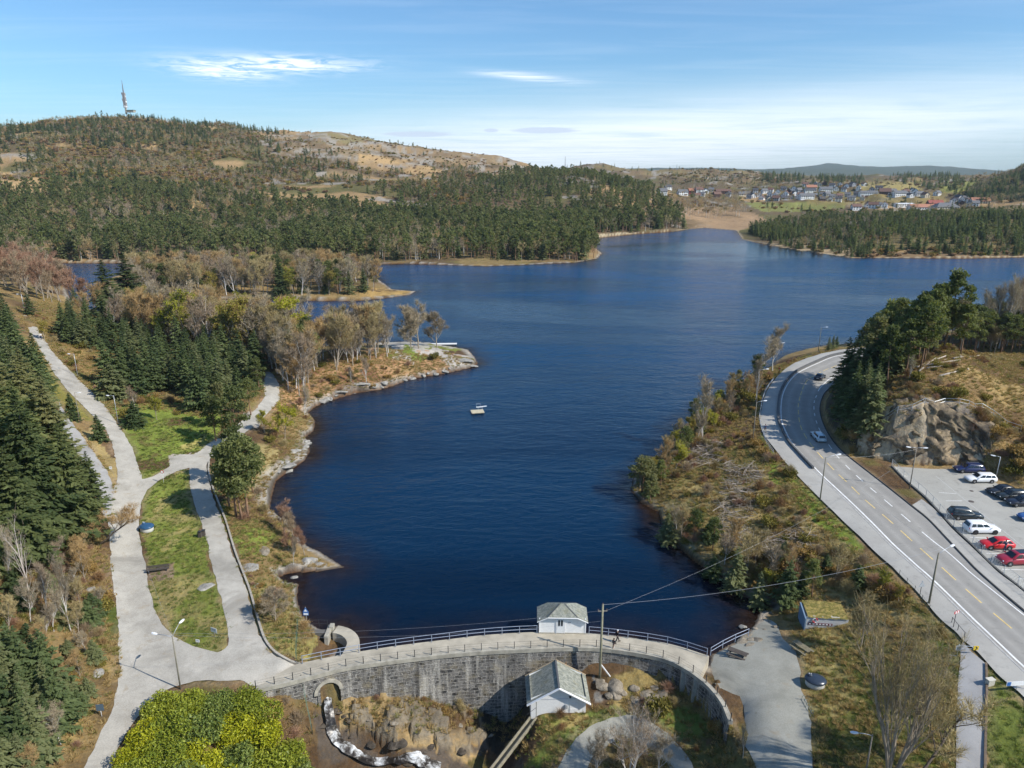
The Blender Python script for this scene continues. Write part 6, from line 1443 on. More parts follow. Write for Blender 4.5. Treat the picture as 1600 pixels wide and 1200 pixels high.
def person(px, py, z, yaw, h, label, top, legs, hat=None, stride=.28, arms=.22, bare_legs=False, reach=0.0, pos=None):
    p = ground_pt(px, py, z) if pos is None else pos; zz = (base1(*p) if pos is None else 0)
    gz = z if abs(z) < .2 else base1(*p)+.19
    root = empty('person', (p[0], p[1], gz if z > .2 else .10), yaw, label, 'person')
    k = h/1.75; S = lambda *v: tuple(a*k for a in v)
    # joints (x forward)
    pel, wst, cst, nck, hbase = S(0,0,.95), S(0,0,1.12), S(.01,0,1.34), S(.015,0,1.50), S(.03,0,1.60)
    J = {'pel': pel, 'wst': wst, 'cst': cst, 'nck': nck}
    V = [pel, wst, cst, nck, hbase, S(.04,0,1.665), S(.03,0,1.72)]; E_ = [(0,1),(1,2),(2,3),(3,4),(4,5),(5,6)]
    Rd = [(.13*k,.10*k),(.125*k,.09*k),(.155*k,.10*k),.055*k,.07*k,.082*k,.07*k]
    tv = [pel, wst, cst, S(.012,0,1.46)]; te = [(0,1),(1,2),(2,3)]; tr_ = [(.155*k,.12*k),(.15*k,.115*k),(.175*k,.12*k),.085*k]
    lv = [S(0,0,1.0), S(0,0,.93)]; le = [(0,1)]; lr = [(.14*k,.11*k),(.145*k,.115*k)]
    for s in (-1, 1):
        f = stride*s
        hip, kn, an, toe = S(0,s*.095,.90), S(f*.5+.05,s*.10,.50), S(f-.03,s*.10,.085), S(f+.13,s*.115,.035)
        o = len(V); V += [hip, kn, an, toe]; E_ += [(0,o),(o,o+1),(o+1,o+2),(o+2,o+3)]; Rd += [.085*k,.055*k,.042*k,.038*k]
        o = len(lv); top_only = bare_legs
        lv += [S(0,s*.095,.88), tuple(a+(b-a)*(.45 if bare_legs else 1) for a, b in zip(hip, kn))]+([] if bare_legs else [S(f-.02,s*.10,.11)]); le += [(1,o),(o,o+1)]+([] if bare_legs else [(o+1,o+2)]); lr += [.105*k,.085*k if bare_legs else .072*k]+([] if bare_legs else [.06*k])
        sh = S(.01,s*.185,1.42); sw = -f*arms/.28+reach*s*.0
        el, wr = S(sw*.5-.03+reach*.22,s*.235,1.15+reach*.1), S(sw+.06+reach*.5,s*.225,.91+reach*.35)
        dirv = Vector(wr)-Vector(el); dirv.normalize(); pm_ = Vector(wr)+dirv*.075*k
        o = len(V); V += [sh, el, wr, tuple(pm_)]; E_ += [(2,o),(o,o+1),(o+1,o+2),(o+2,o+3)]; Rd += [.055*k,.040*k,.028*k,(.036*k,.018*k)]
        side = Vector((1,0,0)) if abs(dirv.x) < .8 else Vector((0,0,1)); inn = Vector((0,-s,0))
        for fi, (off, ln) in enumerate(((-.027,.070),(-.009,.082),(.009,.076),(.027,.060))):
            b0 = pm_+side*off*k+dirv*.012*k; b1 = b0+(dirv*.8+inn*.18).normalized()*ln*.5*k; b2 = b1+(dirv*.6+inn*.6).normalized()*ln*.5*k
            q = len(V); V += [tuple(b0), tuple(b1), tuple(b2)]; E_ += [(o+3,q),(q,q+1),(q+1,q+2)]; Rd += [.0095*k,.009*k,.008*k]
        q = len(V); t0 = Vector(wr)+dirv*.03*k+side*.03*k; t1 = t0+(side*.7+dirv*.6).normalized()*.045*k; V += [tuple(t0), tuple(t1)]; E_ += [(o+2,q),(q,q+1)]; Rd += [.011*k,.009*k]
        o = len(tv); tv += [sh, el, tuple(Vector(wr)-dirv*.02)]; te += [(2,o),(o,o+1),(o+1,o+2)]; tr_ += [.075*k,.056*k,.044*k]
    q = len(V); V += [S(.115,0,1.655), S(.13,0,1.645)]; E_ += [(5,q),(q,q+1)]; Rd += [.02*k,.012*k]            # nose
    body = skin_obj('body', V, E_, Rd, M['skin'], root)
    skin_obj('jacket', tv, te, tr_, CLOTH[top], root); skin_obj('trousers' if not bare_legs else 'shorts', lv, le, lr, CLOTH[legs], root, 0)
    hm = MB(); hm.lathe([(.03,.115),(.075,.10),(.098,.05),(.10,0),(.088,-.03)][::-1],(0,0,0),12,sx=1.05); hm.build('hair' if not hat else 'cap', CLOTH[hat or 'darkbrown'], root, True, loc=S(.022,0,1.685))
    for s in (-1, 1):
        MB().lathe([(.004,-.006),(.010,0),(.004,.006)],(0,0,0),8).build('eye', CLOTH['black'], root, loc=S(.115,s*.03,1.672)); f = stride*s
        MB().box((0,0,0),(.27*k,.10*k,.09*k)).build('shoe', CLOTH['white' if bare_legs else 'black'], root, loc=S(f+.06,s*.105,.045), bevel=.02)
    MB().box((0,0,0),(.012,.05,.01)).build('mouth', CLOTH['pink'], root, loc=S(.112,0,1.615))
    return root
person(964,1003,.10,R(20),1.78,'adult in dark clothes and a white cap striding along the dam crest','black','black','white',.34,.2,pos=atz(964,1004,.1))
person(958.5,1012.5,.10,R(35),1.35,'smaller figure in a dark top with bare legs beside the adult on the dam','black','navy',None,.16,.12,True,pos=atz(958.5,1013,.1))
person(1217,584,5,R(200),1.75,'walker in a red jacket on the pavement at the bend','red','black')
person(1195,677,5,R(100),1.75,'walker in dark clothes at the pavement edge beside a lamp post','navy','black')
person(1569,864,5.0,R(120),1.75,'person in a dark blue jacket leaning at the side of the red hatchback','navy','jeans',None,.1,.1,False,.7)
person(65,531,10.8,R(115),1.75,'walker in a white top far up the gravel path','white','navy')

# ---------------------------------------------------------------- signs
def sign(px, py, z, h, label, panels, post='galv', yaw=0, pr=.035, cat='sign'):
    p = ground_pt(px, py, z); root = empty('sign', (p[0], p[1], hz(*p)), yaw, label, cat)
    MB().tube([(0,0,-.3),(0,0,h)], pr, 8).build('post', M[post], root, True)
    for kind, w, hh, zc, col, sym in panels:
        m = MB()
        if kind == 'rect': m.box((0,-.05,zc),(w,.025,hh))
        elif kind == 'tri': m.add([(-w/2,-.06,zc-hh/2),(w/2,-.06,zc-hh/2),(0,-.06,zc+hh/2),(-w/2,-.035,zc-hh/2),(w/2,-.035,zc-hh/2),(0,-.035,zc+hh/2)],[(0,1,2),(5,4,3),(0,3,4,1),(1,4,5,2),(2,5,3,0)])
        elif kind == 'disc':
            n = 20; V = [(w/2*math.cos(2*math.pi*i/n), -.06, zc+w/2*math.sin(2*math.pi*i/n)) for i in range(n)]; V += [(x, -.035, zz) for x, y, zz in V]
            m.add(V, [tuple(range(n)), tuple(range(n, 2*n))[::-1]]+[(i, n+i, n+(i+1) % n, (i+1) % n) for i in range(n)])
        pn = m.build('panel', M[col], root)
        for sk, sw, sh, sx, sz, sc_ in sym:
            m = MB()
            if sk == 'rect': m.box((sx,-.068,zc+sz),(sw,.012,sh))
            elif sk == 'tri': m.add([(sx-sw/2,-.072,zc+sz-sh/2),(sx+sw/2,-.072,zc+sz-sh/2),(sx,-.072,zc+sz+sh/2)],[(0,1,2)])
            elif sk == 'disc': m.add([(sx+sw/2*math.cos(2*math.pi*i/16),-.072,zc+sz+sw/2*math.sin(2*math.pi*i/16)) for i in range(16)],[tuple(range(16))])
            elif sk == 'chev': m.add([(sx-sw/2,-.072,zc+sz+sh/2),(sx,-.072,zc+sz+sh/2),(sx+sw/2,-.072,zc+sz),(sx,-.072,zc+sz-sh/2),(sx-sw/2,-.072,zc+sz-sh/2),(sx,-.072,zc+sz)],[(5,2,1,0),(4,3,2,5)])
            m.build('symbol', M[sc_], pn)
    return root
sign(480,979,.4,2.9,'blue and white triangular bathing sign on a tall post by the sluice',[('tri',.80,.72,2.55,'signblue',[('tri',.46,.40,0,-.06,'white')]),('rect',.72,.42,1.95,'signblue',[('rect',.58,.26,0,-.02,'white')])])
sign(159,1119,.9,1.5,'square dark blue sign on a pale post in dry grass by the path',[('rect',.75,.8,1.15,'signdark',[])],'lampwhite',R(8))
sign(336,995,.5,1.3,'larger white notice board on the lawn tip by the junction',[('rect',.95,.62,1.0,'white',[('rect',.7,.05,0,.15,'signdark'),('rect',.6,.04,0,.0,'signdark')])],'wood',R(-25))
sign(310,1007,.3,.7,'small white notice low in the grass by the junction',[('rect',.5,.38,.55,'white',[('rect',.34,.04,0,.05,'signdark')])],'wood',R(-10))
sign(174,737,4.2,1.0,'small white notice between the two gravel tracks',[('rect',.5,.5,.75,'white',[('rect',.3,.05,0,.05,'signdark')])],'wood')
sign(256,755,3,2.5,'thin red and white round sign on a white pole by the connecting path',[('disc',.62,.62,2.2,'signred',[('disc',.44,.44,0,0,'white')]),('rect',.5,.3,1.75,'white',[])],'lampwhite')
sign(1489,982,4.8,2.5,'red and white sign on a dark post at the pavement edge',[('rect',.85,.34,2.3,'signred',[('rect',.18,.3,-.14,0,'white'),('rect',.18,.3,.22,0,'white')])],'darksteel',R(25))
sign(1437,931,4.8,2.1,'triangular grey sign back on a dark post at the pavement edge',[('tri',.95,.84,1.75,'galv',[])],'darksteel',R(15))
sg = sign(1495,1025,4.7,1.5,'grey steel gate frame holding a yellow chevron board over the side path',[('rect',.62,.62,1.05,'galv',[('rect',.4,.4,0,0,'signdark')])],'galv')
MB().tube([(0,0,.35),(0,0,1.35),(1.75,-.1,1.25)],.03,6).tube([(0,0,.9),(1.75,-.1,1.0)],.025,6).tube([(-.1,0,0),(-.75,.2,0)],.03,6).build('gate_arm', M['galv'], sg)
pn = MB().box((0,0,0),(.55,.03,.5)).build('chevron_board', M['yellow'], sg, loc=(1.8,-.14,1.12)); MB().add([(-.12,-.02,.2),(.02,-.02,.2),(.18,-.02,0),(.02,-.02,-.2),(-.12,-.02,-.2),(.03,-.02,0)],[(5,2,1,0),(4,3,2,5)]).build('chevron', M['black'], pn)
ds_ = sign(1587,1080,4.6,1.2,'long white direction board with a blue end at the picture edge by the road',[('rect',2.4,.5,1.0,'white',[('rect',.4,.44,-.95,0,'signblue')])],'galv',R(4)); MB().tube([(.9,0,-.3),(.9,0,1.2)],.035,8).build('post', M['galv'], ds_, True)
p = ground_pt(1546,1070,4.7); ub_ = empty('utility_box', (p[0], p[1], hz(*p)), R(12), 'small beige utility box on the grass by the side path', 'utility box'); MB().box((0,0,.32),(.75,.45,.7)).build('box_body', plain('beige_box', (.50,.47,.40), .7), ub_, bevel=.03); MB().box((0,0,.70),(.83,.53,.06)).build('box_lid', plain('beige_lid', (.58,.55,.47), .7), ub_, bevel=.015)

# ---------------------------------------------------------------- bins, benches, tables, rack
def deep_bin(px, py, z, label, col):
    p = ground_pt(px, py, z); root = empty('waste_container', (p[0], p[1], hz(*p)-.05), R(-20), label, 'waste container')
    MB().lathe([(.92,0),(.98,.15),(.98,.75),(.9,.8)],(0,0,0),28,sx=1.05,sy=.9).build('drum', plain('pale_drum', (.50,.49,.44), .8), root, True)
    MB().lathe([(1.08,.72),(1.12,.80),(1.05,.93),(.8,1.06),(.4,1.13),(.05,1.15)],(0,0,0),28,sx=1.05,sy=.9).build('lid', col, root, True)
    hb = MB().lathe([(.26,1.0),(.27,1.22),(.22,1.28),(.05,1.30)],(-.62,.12,0),14).build('hatch', col, root, True)
    for s in (-1, 1): MB().lathe([(.05,0),(.06,.05),(.03,.09)],(-.62+s*.1,.1,1.29),8).build('latch', M['white'], root, True)
    return root
deep_bin(1273,1071,.1,'round dark underground waste container on the grass edge of the gravel yard',plain('dark_lid_plastic',(.030,.042,.062),.28,0,.1,3))
deep_bin(230,829,1.5,'round blue topped waste container at the left edge of the lawn island',plain('blue_lid_plastic',(.03,.085,.17),.25,0,.1,3))
for i, (a, b_) in enumerate(((313,839),(318.5,837))):
    p = ground_pt(a, b_, 1.5); r_ = empty('litter_bin', (p[0], p[1], hz(*p)), R(10*i), ('brown litter bin nearer the lawn beside the lakeside path','brown litter bin touching the edge of the lakeside path')[i], 'litter bin', 'pair of litter bins')
    MB().box((0,0,.42),(.5,.5,.9),taper=.92).build('bin_body', M['darkwood'], r_, bevel=.03); MB().box((0,0,.93),(.56,.56,.1)).build('bin_lid', M['plastic'], r_, bevel=.03)
def bench(px, py, z, yaw, L, label):
    p = ground_pt(px, py, z); r_ = empty('bench', (p[0], p[1], hz(*p)), yaw, label, 'bench')
    s_ = MB();
    for q in (-.18,0,.18): s_.box((0,q,.45),(L,.15,.06))
    s_.box((0,0,.40),(L*.9,.5,.04)); s_.build('seat', M['darkwood'], r_)
    b2 = MB();
    for q in (.62,.82): b2.box((0,.33,q),(L,.05,.16))
    for q in (-L*.35,0,L*.35): b2.box((q,.34,.6),(.08,.05,.6))
    b2.build('backrest', M['darkwood'], r_)
    for q in (-L*.38, L*.38): MB().box((q,0,.19),(.12,.5,.40)).build('leg', M['darksteel'], r_)
bench(247,894,1.0,R(14),3.0,'long dark bench on the worn patch of the lawn island')
def picnic(px, py, z, yaw, mat, label):
    p = ground_pt(px, py, z); r_ = empty('picnic_table', (p[0], p[1], hz(*p)+.04), yaw, label, 'picnic table')
    m = MB()
    for q in (-.32,-.16,0,.16,.32): m.box((0,q,.75),(2.3,.145,.05))
    m.box((0,0,.71),(2.0,.7,.03)); m.build('tabletop', mat, r_)
    for s in (-1, 1):
        m = MB(); m.box((0,s*.74,.45),(2.3,.15,.05)).box((0,s*.60,.45),(2.3,.12,.05)).box((0,s*.67,.415),(2.0,.24,.02)); m.build('seat', mat, r_)
    for q in (-.8, .8):
        m = MB(); m.beam((q,-.72,0),(q,-.25,.73),.06,.1,up=(1,0,0)).beam((q,.72,0),(q,.25,.73),.06,.1,up=(1,0,0)).box((q,0,.39),(.06,1.5,.1)); m.build('leg_frame', mat, r_)
picnic(1152,1024,0,R(-35),M['darkwood'],'dark picnic table beside the short steel railing')
picnic(1252,1018,.1,R(-62),M['oldwood'],'mossy worn picnic table at the grass edge of the gravel yard')
p = ground_pt(1263,1106,.1); br_ = empty('bike_rack', (p[0], p[1], hz(*p)+.03), R(90), 'green painted bicycle rack of low hoops at the edge of the gravel yard', 'bike rack')
for q in range(5):
    y = -1.1+q*.55; MB().tube([(y,-.05,0),(y,-.05,.55),(y,.12,.62),(y,.28,.55),(y,.28,0)],.022,6).build('hoop', plain('rack_green', (.16,.20,.16), .5, .2), br_)
for s in (-.05, .28): MB().tube([(-1.3,s,.04),(1.3,s,.04)],.025,6).build('rack_rail', plain('rack_rail_grey', (.25,.27,.25), .5, .2), br_)

# ---------------------------------------------------------------- raft, bathing shelter, jetty
p = atz(746, 645, WATER); rf = empty('bathing_raft', (p[0], p[1], WATER), R(12), 'small wooden bathing raft with a white diving board out on the lake', 'raft')
MB().box((0,0,.36),(3.1,2.5,.14)).build('deck', plain('raft_planks', (.50,.44,.31), .85, 0, .2, 3), rf)
for sx in (-1, 1): MB().tube([(sx*1.15,-1.2,.08),(sx*1.15,1.2,.08)],.27,10).build('pontoon', M['black'], rf, True)
mb = MB();
for x, y in ((.35,.75),(.35,1.05),(1.35,.75),(1.35,1.05)): mb.tube([(x,y,.43),(x,y,1.12)],.035,6)
mb.tube([(.35,.75,1.1),(1.35,.75,1.1)],.03,6).tube([(.35,1.05,1.1),(1.35,1.05,1.1)],.03,6).tube([(.35,.75,1.1),(.35,1.05,1.1)],.03,6).tube([(1.35,.75,1.1),(1.35,1.05,1.1)],.03,6); mb.build('board_stand', M['galv'], rf)
bd = MB().box((0,0,0),(2.6,.42,.07)).build('diving_board', M['white'], rf, loc=(1.15,.9,1.22)); bd.rotation_euler = (0, R(-3), 0)
MB().tube([(-.1,.70,1.2),(-.1,.70,2.0),(.9,.70,2.0),(.9,.70,1.25)],.022,5).tube([(-.1,1.12,1.2),(-.1,1.12,2.0),(.9,1.12,2.0),(.9,1.12,1.25)],.022,5).build('board_rail', M['galv'], rf)
sa = atz(1258, 981, .3); sb = atz(1324, 979, .9)
sx_ = (sa+sb)/2; SWd = np.hypot(*(sb-sa)[:2]); bz = hz(sx_[0], sx_[1]-.8)
sh_ = empty('bathing_shelter', (sx_[0], sx_[1], bz-.1), math.atan2(sb[1]-sa[1], sb[0]-sa[0]), 'low white shelter with a turf roof and blue grey end wall dug into the bank', 'shelter'); sh_.scale = (1, .72, .72)
MB().box((0,0,.85),(SWd,.18,2.3)).build('front_wall', M['greyboard'], sh_)
MB().box((0,2.1,1.0),(SWd-.25,4.0,2.2)).build('back_wall', M['concrete'], sh_)
g2 = MB(); nx, ny = 26, 16; V = [];
for j in range(ny+1):
    for i in range(nx+1): V.append((-SWd/2+.15+(SWd-.2)*i/nx, -.25+4.4*j/ny, 2.08+.55*j/ny+.16*fbm(np.array([i*.5]), np.array([j*.5]), 3, 3)[0]))
tfm = NT('turf'); n_ = tfm.noise(2.2, 5, .65, tfm.coord()); tfm.bump(n_, .9, .2)
g2.add(V, [(j*(nx+1)+i, j*(nx+1)+i+1, (j+1)*(nx+1)+i+1, (j+1)*(nx+1)+i) for j in range(ny) for i in range(nx)]); g2.build('turf_roof', tfm.done(tfm.mix(tfm.ramp(n_, [(.4, 0), (.65, 1)]), (.13,.125,.035), (.33,.25,.09)), .95, .1), sh_, True)
MB().add([(-.0,-.5,-1.2),(-.0,3.3,-.6),(-.0,3.3,2.5),(-.0,-.5,1.75),(.16,-.5,-1.2),(.16,3.3,-.6),(.16,3.3,2.5),(.16,-.5,1.75)],[(3,2,1,0),(4,5,6,7),(0,1,5,4),(1,2,6,5),(2,3,7,6),(3,0,4,7)]).build('end_wall', M['bluepanel'], sh_, loc=(-SWd/2-.25,0,.2))
bdd = MB().box((0,0,0),(2.9,.06,.42)).build('red_panel', plain('dark_red_panel', (.11,.022,.035), .7), sh_, loc=(-SWd/2+1.7,-.125,.78))
for q in range(7): MB().box((-1.22+q*.4,-.04,.0),(.24,.03,.2)).build('window_pane', M['lampglass'], bdd)
lr = MB(); n = 20
for i in range(n):
    a0_, a1_ = 2*math.pi*i/n, 2*math.pi*(i+1)/n; lr.tube([(.30*math.cos(a0_),0,.30*math.sin(a0_)),(.30*math.cos(a1_),0,.30*math.sin(a1_))],.065,6, mi=(i//5) % 2, cap=False)
lo = lr.build('life_ring', None, None, True, mats=[M['signred'], M['white']]); q = Vector((-SWd/2+1.0,-.17,1.12)); q.rotate(Euler((0,0,sh_.rotation_euler.z))); lo.location = Vector(sh_.location)+q; lo.rotation_euler = (0,0,sh_.rotation_euler.z); tag(lo, 'red and white life ring hanging on the white shelter wall', 'life ring')
ja = atz(700,538.5,WATER+.2); jb = atz(712,536,WATER+.2); jt = empty('jetty', (ja[0]-4, ja[1], WATER+.45), R(3), 'thin white jetty running out from the tree covered point', 'jetty')
MB().box((1.5,0,0),(11,1.6,.18)).build('jetty_deck', plain('bleached_planks', (.70,.69,.66), .8), jt)
for q in (-3,0,3,6): MB().box((q,0,-.6),(.25,1.3,1.1)).build('jetty_leg', M['oldwood'], jt)

# ---------------------------------------------------------------- radio tower
ta = atd(197, 173, 1556); tz = hz(ta[0], ta[1]); tt0 = atd(192.5, 125.5, 1556); TH = tt0[2]-ta[2]
tz = ta[2]-6
tw = empty('radio_tower', (ta[0], ta[1], tz), 0, 'tall radio mast with dish platforms on the hilltop skyline', 'radio tower')
M['tower'] = plain('tower_grey', (.33,.30,.29), .8, 0, .1, .2); M['towerdark'] = plain('tower_lattice', (.19,.20,.23), .7, .2, .1, .2)
TH += 6; W0 = 2.3
MB().lathe([(W0*.75,0),(W0*.75,TH*.1),(W0*.72,TH*.2)],(0,0,0),12).build('shaft_base', M['concrete'], tw)
MB().lathe([(W0*1.1,0),(W0*1.25,TH*.02),(W0*1.25,TH*.05),(W0*1.0,TH*.06)],(0,0,TH*.19),14).build('platform', M['white'], tw)
mb = MB(); z0_, z1_ = TH*.2, TH*.64
for i in range(4):
    c_, s__ = ((-1,-1),(1,-1),(1,1),(-1,1))[i]; mb.beam((c_*W0*.9,s__*W0*.9,z0_),(c_*W0*.75,s__*W0*.75,z1_),.8)
for j in range(12):
    z = z0_+(z1_-z0_)*j/12; w_ = W0*(.9-.15*j/12)
    for a, b_ in (((-1,-1),(1,-1)),((1,-1),(1,1)),((1,1),(-1,1)),((-1,1),(-1,-1))): mb.beam((a[0]*w_,a[1]*w_,z),(b_[0]*w_,b_[1]*w_,z+(z1_-z0_)/12),.6); mb.beam((a[0]*w_,a[1]*w_,z),(b_[0]*w_,b_[1]*w_,z),.6)
mb.box((0,0,(z0_+z1_)/2),(W0*.9,W0*.9,z1_-z0_)); mb.build('lattice_shaft', M['tower'], tw)
MB().tube([(0,0,z1_-1),(0,0,TH*.86),(0,0,TH)],[W0*.55,W0*.30,.25],8).build('spire', M['towerdark'], tw)
for z, a, cm in ((.36,.3,'white'),(.44,-2.4,'towerdark'),(.52,-.3,'white'),(.58,2.6,'towerdark'),(.62,-2.9,'towerdark'),(.40,3.0,'towerdark')):
    MB().lathe([(1.5,0),(1.6,.5),(1.0,1.0),(.2,1.2)],(0,0,0),12).build('dish', M[cm], tw, loc=(math.cos(a)*W0*1.2, -abs(math.sin(a))*W0*1.2, TH*z)).rotation_euler = (R(90), 0, a)
tb = empty('transmitter_building', (ta[0]+12, ta[1]-6, tz+3), R(-10), 'low building with a green roof beside the radio mast', 'building'); MB().box((0,0,1.5),(14,7,3.4)).build('wall', M['concrete'], tb); MB().box((0,0,3.4),(15,8,.6)).build('roof', plain('green_roof', (.10,.16,.10), .8), tb)

# ---------------------------------------------------------------- the village across the lake
HW = {'white': plain('house_white', (.80,.80,.78), .7, 0, .05, .4), 'grey': plain('house_grey', (.36,.37,.38), .8, 0, .08, .4), 'brown': plain('house_brown', (.10,.055,.04), .8, 0, .1, .4), 'red': plain('house_red', (.28,.05,.04), .8, 0, .1, .4), 'cream': plain('house_cream', (.66,.58,.44), .8, 0, .06, .4)}
HR = {'dark': plain('roof_dark', (.055,.055,.062), .7, 0, .15, .6), 'grey': plain('roof_grey', (.13,.13,.135), .7, 0, .15, .6), 'orange': plain('roof_orange', (.36,.16,.095), .8, 0, .15, .6), 'red': plain('roof_red', (.30,.085,.06), .8, 0, .15, .6), 'brown': plain('roof_brown', (.14,.075,.055), .8, 0, .15, .6), 'pale': plain('roof_pale', (.55,.56,.57), .6, 0, .1, .6)}
PROTO = {}
def house_proto(L, D, wh, rh, wall, roof, hip=0.0):
    key = (L, D, wh, rh, wall, roof, hip)
    if key in PROTO: return PROTO[key]
    m = MB(); m.add([(-L/2,-D/2,-3),(L/2,-D/2,-3),(L/2,D/2,-3),(-L/2,D/2,-3),(-L/2,-D/2,wh),(L/2,-D/2,wh),(L/2,D/2,wh),(-L/2,D/2,wh),(-L/2*(1-hip)+.01,0,wh+rh*.97),(L/2*(1-hip)-.01,0,wh+rh*.97)],[(0,1,5,4),(1,2,6,9,5) if not hip else (1,2,6,5),(2,3,7,6),(3,0,4,8,7) if not hip else (3,0,4,7)])
    r_ = MB(); o = .6; V = [(-L/2-o,-D/2-o,wh-.4),(L/2+o,-D/2-o,wh-.4),(L/2+o,D/2+o,wh-.4),(-L/2-o,D/2+o,wh-.4),(-(L/2+o)*(1-hip),0,wh+rh),((L/2+o)*(1-hip),0,wh+rh)]
    if hip: r_.add(V,[(0,1,5,4),(2,3,4,5),(1,2,5),(3,0,4)])
    else:
        V2 = [(x, y, z-.35) for x, y, z in V]; r_.add(V+V2,[(0,1,5,4),(2,3,4,5),(7,6,10,11),(9,8,11,10),(0,6,7,1),(3,2,8,9),(1,7,11,5),(2,5,11,8),(0,4,10,6),(3,9,10,4)])
    r_.box((L*.18,D*.12,wh+rh*.95),(.8,.8,1.6))
    w_ = MB(); n = max(2, int(L/3))
    fl_ = [wh*.45] if wh < 4 else [wh*.25, wh*.70]
    wins = []
    for zf_ in fl_:
        for i in range(n): wins.append(((-L/2+L*(i+.5)/n, -D/2-.04, zf_), (1.5, .08, 1.2)))
    for zf_ in fl_:
        for s in (-1, 1):
            for q in (-.22, .22): wins.append(((s*(L/2+.04), q*D, zf_), (.08, 1.2, 1.2)))
    PROTO[key] = (mesh_from('house_wall', m.v, m.f, HW[wall]), mesh_from('house_roof', r_.v, r_.f, HR[roof]), wins)
    PROTO[key] = PROTO[key]+({},)
    return PROTO[key]
WM = {}
def win_mesh(s):
    if s not in WM: b_ = MB().box((0,0,0), s); WM[s] = mesh_from('house_window', b_.v, b_.f, M['glass'])
    return WM[s]
CN = {'white': 'white', 'grey': 'grey', 'brown': 'dark brown', 'red': 'red painted', 'cream': 'cream'}
def house(px, py, L, D, wh, rh, wall, roof, yaw, label, group='village houses across the lake', hip=0.0, d=None):
    # where the sight line meets the rising ground
    best = tuple(march(px, py, 760, 2100))
    pr = house_proto(L, D, wh, rh, wall, roof, hip)
    root = empty('house', best, yaw, label, 'house', group)
    link('wall', pr[0], root); link('roof', pr[1], root)
    for c_, s_ in pr[2]: link('window', win_mesh(s_), root, c_)
    return root
HS = [ # px, py, L, D, wall h, roof h, wall, roof, yaw, own label
 (1066,305,14,9,5.5,3,'white','grey',10,'large white house standing alone at the west end of the village'),
 (1083,302,14,9,4,3,'red','orange',0,'house with an orange red roof beside the large white house'),
 (1044,296,10,8,5,3,'white','dark',20,'white house half hidden by trees west of the large white house'),
 (1129,302,22,9,3.5,2.5,'brown','brown',3,'long low dark house with a brown roof left of the field'),
 (1267,297,17,10,5,3.5,'cream','orange',-5,'cream house with the bright orange roof in the middle of the village'),
 (1265,301,18,9,4.5,2.5,'white','dark',0,'long white house directly below the orange roof'),
 (1233,312,26,10,3.4,2.5,'grey','dark',0,'long dark grey roofed building at the bottom edge of the village by the field'),
 (1259,311,20,10,5,3,'white','grey',5,'broad white house at the bottom edge of the village by the field'),
 (1290,299,20,10,4.5,3.5,'white','grey',-3,'wide white house with a pale roof right of the orange roof'),
 (1356,306,26,10,5.5,2.5,'white','grey',-4,'long white house below the row at the wood edge'),
 (1382,304,16,11,4.5,5,'brown','brown',-20,'dark brown house with a steep brown roof'),
 (1405,307,20,11,5.5,3,'white','grey',6,'big white house right of the dark brown one'),
 (1429,305,12,9,5.5,4,'white','dark',70,'tall white gabled house at the east end of the upper row'),
 (1464,306,9,8,5,3,'white','grey',30,'small white house alone against the dark trees'),
 (1411,323,26,13,4,.8,'white','pale',8,'flat white roofed hall just behind the plantation'),
 (1439,327,32,14,3.6,3.2,'white','orange',3,'long white house with a wide orange red roof just behind the plantation'),
 (1460,323,18,12,4,4,'brown','red',-10,'brown house with a red roof touching the long orange roofed one'),
 (1476,326,28,16,3.2,4.5,'cream','grey',0,'low house with a broad grey hipped roof just behind the plantation',.45),
 (1530,318,22,12,4,4,'cream','orange',-8,'cream house with a pale orange roof at the far east end'),
 (977,290,12,9,5,3.5,'white','grey',20,'white house on the wooded ridge nearest the lake, upper of two'),
 (988,292,9,8,4,3,'white','dark',-10,'small white house beside the ridge house'),
 (1034,304,12,9,5,3.5,'white','grey',5,'white house in the trees right above the far wooded shore')]
for h_ in HS: house(*h_[:8], R(h_[8]), h_[9], 'village houses across the lake', h_[10] if len(h_) > 10 else 0)
DENSE = [(1092,301),(1102,301),(1111,300),(1089,308),(1097,307),(1159,306),(1167,305),(1175,309),(1186,306),(1194,302),(1202,307),(1211,308),(1204,301),(1224,298),(1215,302),(1228,306),(1241,306),(1250,309),(1240,298),(1280,291),(1284,306),(1292,307),(1284,314),(1258,291),(1201,314),(1190,312),(1180,302),(1170,311),(1212,314),(1222,310),(1300,310),(1306,298),(1311,309),(1324,308),(1330,313),(1347,313),(1341,298),(1362,299),(1318,300),(1338,306),(1373,298),(1394,301),(1415,303),(1422,309),(1436,307),(1371,324),(1382,324),(1364,325),(1356,323),(1337,328),(1300,293),(1312,290),(1322,293),(1332,290),(1272,308),(1274,290),(1248,302),(1233,302),(1500,322),(1497,313),(1514,324),(1516,317),(1507,314),(1523,322),(1489,318),(1296,314),(1310,315),(1425,300),(1445,309),(1392,308),(1350,291),(1288,290),(1120,308),(1138,306)]
